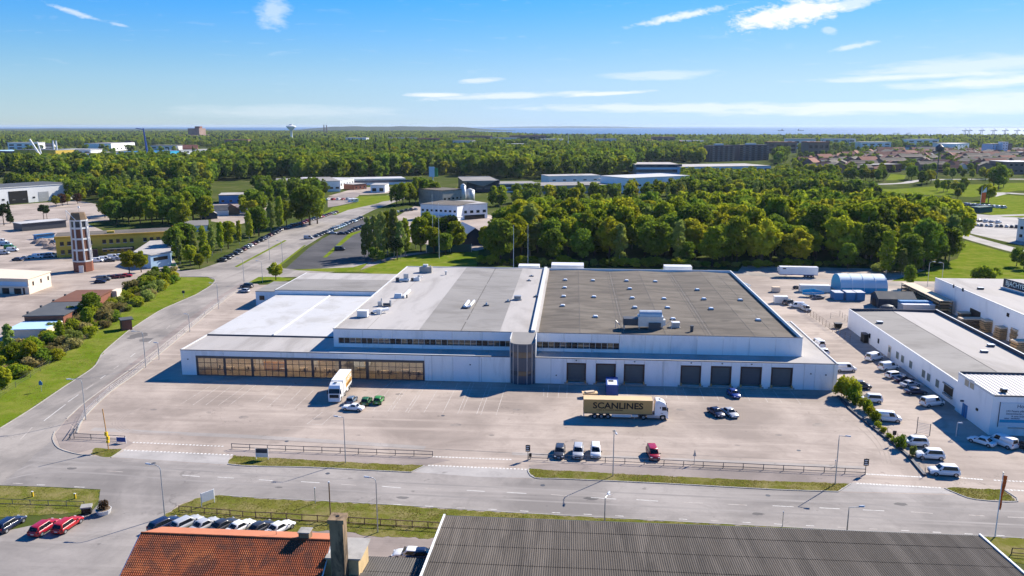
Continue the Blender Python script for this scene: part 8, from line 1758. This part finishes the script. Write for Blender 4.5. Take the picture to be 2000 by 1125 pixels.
# ------------------------------------------------------------------ town and horizon
M['pantile_far'] = M['towntile']
protos = []
for i, (L_, W_, he, hr, wl, rf) in enumerate([(16, 10, 6, 10, 'townwall', 'towntile'), (24, 11, 8, 12, 'apt', 'towntile'), (13, 9, 5, 8.5, 'wall2', 'slate'), (30, 13, 9, 12, 'townwall', 'roof_dark')]):
    mw, mr, mg = MB(), MB(), MB()
    mw.loft([[(x, c * W_ / 2, z) for c, z in ((-1, 0), (-1, he), (0, hr - .3), (1, he), (1, 0))] for x in (-L_ / 2, L_ / 2)])
    for s in (-1, 1): mr.mesh([(-L_ / 2 - .4, 0, hr), (L_ / 2 + .4, 0, hr), (L_ / 2 + .4, s * W_ * .54, he - .3), (-L_ / 2 - .4, s * W_ * .54, he - .3), (-L_ / 2 - .4, 0, hr - .25), (L_ / 2 + .4, 0, hr - .25), (L_ / 2 + .4, s * W_ * .54, he - .55), (-L_ / 2 - .4, s * W_ * .54, he - .55)], [(0, 1, 2, 3), (4, 5, 6, 7), (2, 3, 7, 6), (0, 3, 7, 4), (1, 2, 6, 5)])
    for r_ in range(2): mg.box(-L_ / 2 + 1, L_ / 2 - 1, -W_ / 2 - .05, -W_ / 2 - .01, 1.2 + r_ * 2.8, 2.6 + r_ * 2.8)
    protos.append((mw.data('town_wall', [M[wl]]), mr.data('town_roof', [M[rf]]), mg.data('town_windows', [M['glass_dark']])))
rg = random.Random(77)
TOWN = px([(1570, 342), (1700, 342), (1760, 334), (1900, 340), (2060, 338), (2060, 303), (1900, 299), (1700, 301), (1620, 312), (1570, 322)])
def town_house(x, y, k, rz, label, group, s=1.0):
    t = thing('town_house', label, 'house', (x, y, 0), rz, group, s); mw, mr, mg = protos[k]; obj('wall', mw, t); obj('roof', mr, t); obj('window_row', mg, t); return t
TL = ['red-tiled brown town house in the town beyond the lawns', 'red-tiled dark brick town house in the town beyond the lawns', 'pale town house with a slate roof in the town beyond the lawns', 'wide flat-pitched town block in the town beyond the lawns']
for x, y in scatter(TOWN, 33, .3, 8):
    k = rg.choice([0, 0, 1, 1, 3, 3, 2]); town_house(x, y, k, rg.choice([.1, 1.6, .4, 1.2]) + rg.uniform(-.2, .2), TL[k], 'houses of the town beyond the lawns', rg.uniform(.85, 1.3))
TD = TOWN
wood('garden trees scattered through the town', [q for q in scatter(TD, 24, .5, 91) if rg.random() < .6] + [q for q in scatter(px([(1545, 325), (1560, 345), (1640, 350), (1700, 348), (2100, 352), (2100, 296), (1900, 290), (1700, 292), (1560, 302)]), 36, .5, 92)], ['r0', 'r1', 'r2', 'r2'], .55, .85, 31)
for a, b, vt, lb in (((1385, 316), (1434, 315), 284, 'dark brown eight-storey apartment block left of its twin'), ((1443, 314), (1501, 313), 283, 'long dark brown apartment block right of its twin')):
    t, L_, H_ = fbld('apartment_block', lb, a, b, vt, 16, 'apt', 'slate', 0)
    for r_ in range(8):
        for c_ in range(5):
            x0 = L_ * (c_ + .12) / 5; mb = MB(); mb.box(x0, x0 + L_ / 5 * .42, -.12, -.01, H_ * (r_ + .25) / 8.4, H_ * (r_ + .7) / 8.4); mb.build('window', 'glass_dark', t, False); mb = MB(); mb.box(x0 + L_ / 5 * .5, x0 + L_ / 5 * .78, -1.2, -.02, H_ * (r_ + .2) / 8.4, H_ * (r_ + .45) / 8.4); mb.build('balcony', 'concrete', t, False)
    mb = MB(); mb.box(L_ * .3, L_ * .6, 4, 10, H_ + .01, H_ + 2.5); mb.build('roof_house', 'offwhite', t, False)
fbld('tower_block', 'pale blue-grey tower block with a white stair tower beyond the town', (1935, 307), (1960, 306), 281, 18, 'blue_pale', 'roof_mid', 4, 8, None, (3, 1.6)); fbld('tower_block', 'white slab tower beside the pale tower block', (1955, 307), (1966, 307), 277, 14, 'wall', 'roof_white', 2, 6, None, (2, 1.4)); fbld('tower_block', 'brown tower block behind the white slab tower', (1966, 305), (1974, 305), 280, 14, 'apt', 'slate', 2, 6, None, (2, 1.4))
fbld('sports_hall', 'dark red flat hall in front of the town', (1715, 330), (1742, 330), 315, 30, 'brick', 'rust', 4, 1, [2], (3, 2)); fbld('sports_hall', 'long red-brown hall on the lawn before the town', (1700, 338), (1760, 336), 322, 24, 'brick', 'roof_mid', 8, 1, [2], (3, 2)); fbld('church_dome', 'dark round-cornered building at the right of the town', (1878, 332), (1912, 332), 318, 30, 'sign_navy', 'slate', 4, 1, [2], (3, 2)); fbld('town_hall', 'brown stone block with a white roof at the right edge', (1968, 340), (2030, 340), 316, 40, 'townwall', 'roof_white', 6, 2, None, (3, 2.4)); fbld('glass_office', 'slanted pale glass office beyond the brown stone block', (1970, 312), (2030, 312), 297, 30, 'blue_pale', 'roof_pale', 6, 2, None, (4, 2), 'glass_blue'); fbld('white_shop', 'white flat hall catching the sun beyond the town roofs', (1684, 286), (1712, 286), 279, 40, 'wall', 'roof_white', 3, 1, [2], (6, 2)); fbld('white_shop', 'white hall with several roof steps beyond the town', (1866, 296), (1890, 294), 281, 40, 'wall', 'roof_white', 4, 2, None, (6, 2))
# left-hand port sheds, hospital, masts
for i, (a, b, vt, dp, wl, rf, lb) in enumerate([((0, 318), (30, 316), 303, 60, 'wall2', 'roof_mid', 'grey shed at the left end of the far port'), ((24, 309), (110, 306), 295, 80, 'sign_navy', 'blue_pale', 'dark blue shed with a pale roof in the far port'), ((110, 310), (172, 307), 293, 90, 'yellow', 'slate', 'tan-walled hall with a dark curved roof in the far port'), ((172, 310), (290, 306), 300, 70, 'blue_pale', 'roof_mid', 'long blue-grey shed in the far port'), ((290, 308), (352, 304), 297, 60, 'cyan', 'blue_mid', 'turquoise shed in the far port beside the blue mast'), ((345, 302), (430, 299), 294, 50, 'wall', 'roof_pale', 'long white shed right of the turquoise one'), ((218, 295), (264, 292), 280, 60, 'wall', 'roof_mid', 'white cube-like warehouse above the far port'), ((130, 319), (235, 315), 311, 50, 'wall2', 'roof_white', 'low white-roofed shed in front of the far port'), ((30, 315), (85, 313), 305, 40, 'wall', 'roof_white', 'white gabled silo store in the far port')]):
    fbld('port_shed', lb, a, b, vt, dp, wl, rf, 6, 1, [3], (6, 3))
t, L_, H_ = fbld('hospital', 'reddish stepped hospital block on the left horizon', (376, 274), (416, 272), 264, 60, 'townwall', 'towntile', 12, 3, None, (5, 3)); mb = MB(); mb.box(L_ * .4, L_ * .72, 5, 50, H_ + .02, H_ + 26); mb.build('upper_storeys', 'townwall', t, False); mb = MB(); mb.box(L_ * .5, L_ * .62, 10, 30, H_ + 26.02, H_ + 34); mb.build('lift_tower', 'brick', t, False)
x, y = at(289, 307); t = thing('crane_mast', 'slim blue crane mast in the far port', 'mast', (x, y, 0)); mb = MB(); mb.tube([(0, 0, 0), (-4, 0, 52)], [2.2, 1.2], 6); mb.build('mast', 'blue', t, False); mb = MB(); mb.tube([(-4, 0, 50), (-18, 0, 52)], .8, 5); mb.build('jib', 'blue', t, False)
x, y = at(80, 312); t = thing('loading_conveyor', 'pale slanting conveyor in the far port', 'conveyor', (x, y, 0)); mb = MB(); mb.tube([(0, 0, 6), (-16, 0, 34)], 1.6, 6); mb.build('belt', 'offwhite', t, False); mb = MB(); mb.tube([(3, 0, 4), (-3, 0, 30)], 1.2, 6); mb.build('leg', 'offwhite', t, False)
for u, lb in ((107, 'left one of two white chimneys in the far port'), (113, 'right one of two white chimneys in the far port')):
    x, y = at(u, 309); t = thing('chimney', lb, 'chimney', (x, y, 0)); mb = MB(); mb.tube([(0, 0, 0), (0, 0, 30)], [1.6, 1.2], 10); mb.build('shaft', 'white', t, False); mb = MB(); mb.tube([(0, 0, 30), (0, 0, 31)], 1.5, 10); mb.build('rim', 'steel', t, False)
d = 2600; x, y = far(577, d); t = thing('water_tower', 'white mushroom-shaped water tower on the horizon', 'water tower', (x, y, 0)); mb = MB(); s = d / FPX
ringz = [(4.2, -5), (3.6, 22), (3.4, 40), (6, 43), (15.5, 53), (15.8, 55), (9, 57.5), (6, 58), (5.5, 61), (.5, 61.5)]
mb.loft([[(math.cos(a) * r_, math.sin(a) * r_, z) for a in [k * math.pi / 12 for k in range(24)]] for r_, z in ringz[:6]]); mb.build('bowl_and_shaft', 'white', t, False, True); mb = MB(); mb.loft([[(math.cos(a) * r_, math.sin(a) * r_, z + .02) for a in [k * math.pi / 12 for k in range(24)]] for r_, z in ringz[5:]]); mb.build('lid', 'offwhite', t, False)
for u, h in ((640, 60), (645, 58)):
    x, y = far(u, 4600); t = thing('chimney', 'dark power station chimney on the horizon', 'chimney', (x, y, 0), 0, 'pair of chimneys on the horizon'); mb = MB(); mb.tube([(0, 0, 0), (0, 0, h)], [3.5, 2.6], 10); mb.build('shaft', 'apt', t, False); mb = MB(); mb.tube([(0, 0, h), (0, 0, h + 1.5)], 3.0, 10); mb.build('rim', 'ink', t, False)
for u in (1108,):
    x, y = far(u, 1500); t = thing('radio_mast', 'thin lattice radio mast above the middle woods', 'mast', (x, y, 0)); mb = MB(); mb.tube([(0, 0, 0), (0, 0, 42)], [.7, .3], 5); mb.build('mast', 'offwhite', t, False); mb = MB(); mb.box(-1.2, 1.2, -.4, .4, 26, 28); mb.build('antenna', 'white', t, False)
x, y = far(1823, 820); t = thing('floodlight_mast', 'dark floodlight mast with a bulky head before the town', 'mast', (x, y, 0)); mb = MB(); mb.tube([(0, 0, 0), (0, 0, 32)], [.7, .45], 7); mb.build('pole', 'steel_dk', t, False); mb = MB(); mb.loft([[(math.cos(a) * r_, math.sin(a) * r_, z) for a in [k * math.pi / 5 for k in range(10)]] for r_, z in ((1.5, 30), (4, 32), (4, 35.5), (1, 38))]); mb.build('lamp_ring', 'sign_navy', t, False)
# ships and quay cranes on the water
for u, lb in ((1515, 'small dark cargo ship on the sea'), (1553, 'dark cargo ship with a stern bridge on the sea')):
    x, y = far(u, 9000); t = thing('ship', lb, 'ship', (x, y, -1), R(10)); mb = MB(); mb.loft([[(-32, -7, 0), (-32, 7, 0), (-32, 7, 7), (-32, -7, 7)], [(20, -7, 0), (20, 7, 0), (20, 7, 7), (20, -7, 7)], [(36, -.5, 0), (36, .5, 0), (38, .5, 10), (38, -.5, 10)]]); mb.build('hull', 'sign_navy', t, False); mb = MB(); mb.box(-29 if u > 1530 else 10, -20 if u > 1530 else 18, -6, 6, 7.02, 20); mb.build('bridge', 'steel_dk', t, False); mb = MB(); mb.tube([(5, 0, 7), (5, 0, 18)], .8, 5); mb.build('mast', 'steel_dk', t, False)
for i, u in enumerate((1733, 1740, 1760, 1868, 1876, 1900, 1923, 1945, 1968, 1985)):
    x, y = far(u, 4300 + 40 * (i % 3)); t = thing('quay_crane', 'dark quay crane standing against the sea', 'crane', (x, y, 0), 0, 'quay cranes on the horizon'); s = .55 if i < 3 else 1.0
    mb = MB(); mb.tube([(-5 * s, 0, 0), (-3 * s, 0, 30 * s)], 1.2 * s, 5); mb.build('leg', 'sign_navy', t, False); mb = MB(); mb.tube([(5 * s, 0, 0), (3 * s, 0, 30 * s)], 1.2 * s, 5); mb.build('leg', 'sign_navy', t, False); mb = MB(); mb.tube([(-16 * s, 0, 30 * s), (18 * s, 0, 31 * s)], 1.6 * s, 5); mb.build('boom', 'sign_navy', t, False); mb = MB(); mb.tube([(0, 0, 30 * s), (0, 0, 42 * s), (14 * s, 0, 31 * s)], .8 * s, 4); mb.build('stay', 'sign_navy', t, False)
mb = MB(); a, b = far(1845, 4330), far(2050, 4250); wallstrip(mb, [a, b], 20, -1, 9); o = mb.build('quay_wall', 'steel_dk'); tag(o, 'long dark quay with sheds against the sea', 'quay')
LBF = ['white flat hall standing in a clearing of the far woods', 'pale grey block in a clearing of the far woods', 'brown brick block in a clearing of the far woods']
for u, d, wd, h, k in FARB:
    x, y = far(u, d); t = thing('far_hall', LBF[k], 'building', (x, y, 0), YAW + rg.uniform(-.2, .2), 'halls and blocks in the far woods'); mb = MB(); mb.box(-wd / 2, wd / 2, 0, 30, 0, h); mb.build('wall', ('wall', 'wall2', 'townwall')[k], t, False); mb = MB(); mb.box(-wd / 2 - 1, wd / 2 + 1, -1, 31, h + .02, h + 1.2); mb.build('roof', ('roof_white', 'roof_mid', 'towntile')[k], t, False)
    for r_ in range(2):
        for c_ in range(4): mb = MB(); x0 = -wd / 2 + wd * (c_ + .2) / 4; mb.box(x0, x0 + wd * .15, -.2, -.02, h * (.2 + .4 * r_), h * (.4 + .4 * r_)); mb.build('window', 'glass_dark', t, False)
# white dots of houses in the far wood
rg = random.Random(3)
for i in range(34):
    u = rg.choice([rg.uniform(780, 1050), rg.uniform(1560, 2000), rg.uniform(40, 420), rg.uniform(1040, 1400)]); d = rg.uniform(1500, 3000)
    x, y = far(u, d); town_house(x, y, rg.choice([2, 2, 0]), rg.uniform(0, 3), 'small house half hidden in the far wooded land', 'houses scattered in the far wooded land', rg.uniform(1.2, 1.9))

# ------------------------------------------------------------------ the hazy air
mh = bpy.data.materials.new('haze_air'); mh.use_nodes = True; nt = mh.node_tree
for n in list(nt.nodes): nt.nodes.remove(n)
q = NT(nt); out = q.n('ShaderNodeOutputMaterial'); pv = q.n('ShaderNodeVolumePrincipled')
pv.inputs['Color'].default_value = (.62, .76, .95, 1); pv.inputs['Density'].default_value = .00003; pv.inputs['Anisotropy'].default_value = .2
nt.links.new(pv.outputs[0], out.inputs['Volume'])
mb = MB(); mb.prism([(-60000, -95), (60000, -95), (60000, 32000), (-60000, 32000)], -3, 72)
o = struct('haze', mb, mh, kind='stuff'); tag(o, 'thin bluish haze hanging over the whole landscape', 'haze')

# ------------------------------------------------------------------ rough grass on the near verges
def tufts(P, n, seed, h=(.04, .14), label='tufts of rough grass on the roadside verge'):
    rgn = np.random.default_rng(seed); Pw = px(P); xs = [p[0] for p in Pw]; ys = [p[1] for p in Pw]; pos = []
    while len(pos) < n:
        x, y = rgn.uniform(min(xs), max(xs)), rgn.uniform(min(ys), max(ys))
        if inside(Pw, x, y) and (mnoise.noise(Vector((x * .35, y * .35, 0))) > -.25 or rgn.random() < .25): pos.append((x, y))
    V, F = [], []
    for x, y in pos:
        k = 1 + .8 * mnoise.noise(Vector((x * .2, y * .2, 3)))
        for j in range(3):
            a = rgn.uniform(0, 6.28); w_ = rgn.uniform(.04, .10); hh = rgn.uniform(*h) * k; i = len(V)
            V += [(x + math.cos(a) * w_, y + math.sin(a) * w_, .02), (x - math.cos(a) * w_, y - math.sin(a) * w_, .02), (x + rgn.uniform(-.12, .12), y + rgn.uniform(-.12, .12), hh)]; F.append((i, i + 1, i + 2))
    me = bpy.data.meshes.new('grass_tufts'); me.from_pydata(V, [], F); me.materials.append(M['blade'])
    o = obj('grass_tufts', me); tag(o, label, 'grass', None, 'stuff')
M['blade'] = leaf('grass_blade', (.19, .20, .035), (.29, .25, .10), .45)
for i, (k, n) in enumerate((('v2', 350), ('v3', 2600), ('v4', 4200), ('v5', 800), ('v6', 2600), ('v7', 8000))):
    tufts(grass_px[k] if k != 'v7' else [(302, 1024), (334, 1000), (354, 986), (394, 972), (430, 969), (500, 974), (700, 984), (1000, 1003), (1500, 1030), (1900, 1048), (1900, 1058), (1500, 1040), (1000, 1016), (860, 1050), (735, 1046), (700, 1041), (640, 1034), (560, 1040), (310, 1030)], n, 40 + i)
tufts(grass_px['lawn1'][:14] + [(300, 560), (250, 590), (200, 620), (100, 690), (0, 770)], 9000, 60, (.04, .13), 'blades of lawn grass beside the side road')
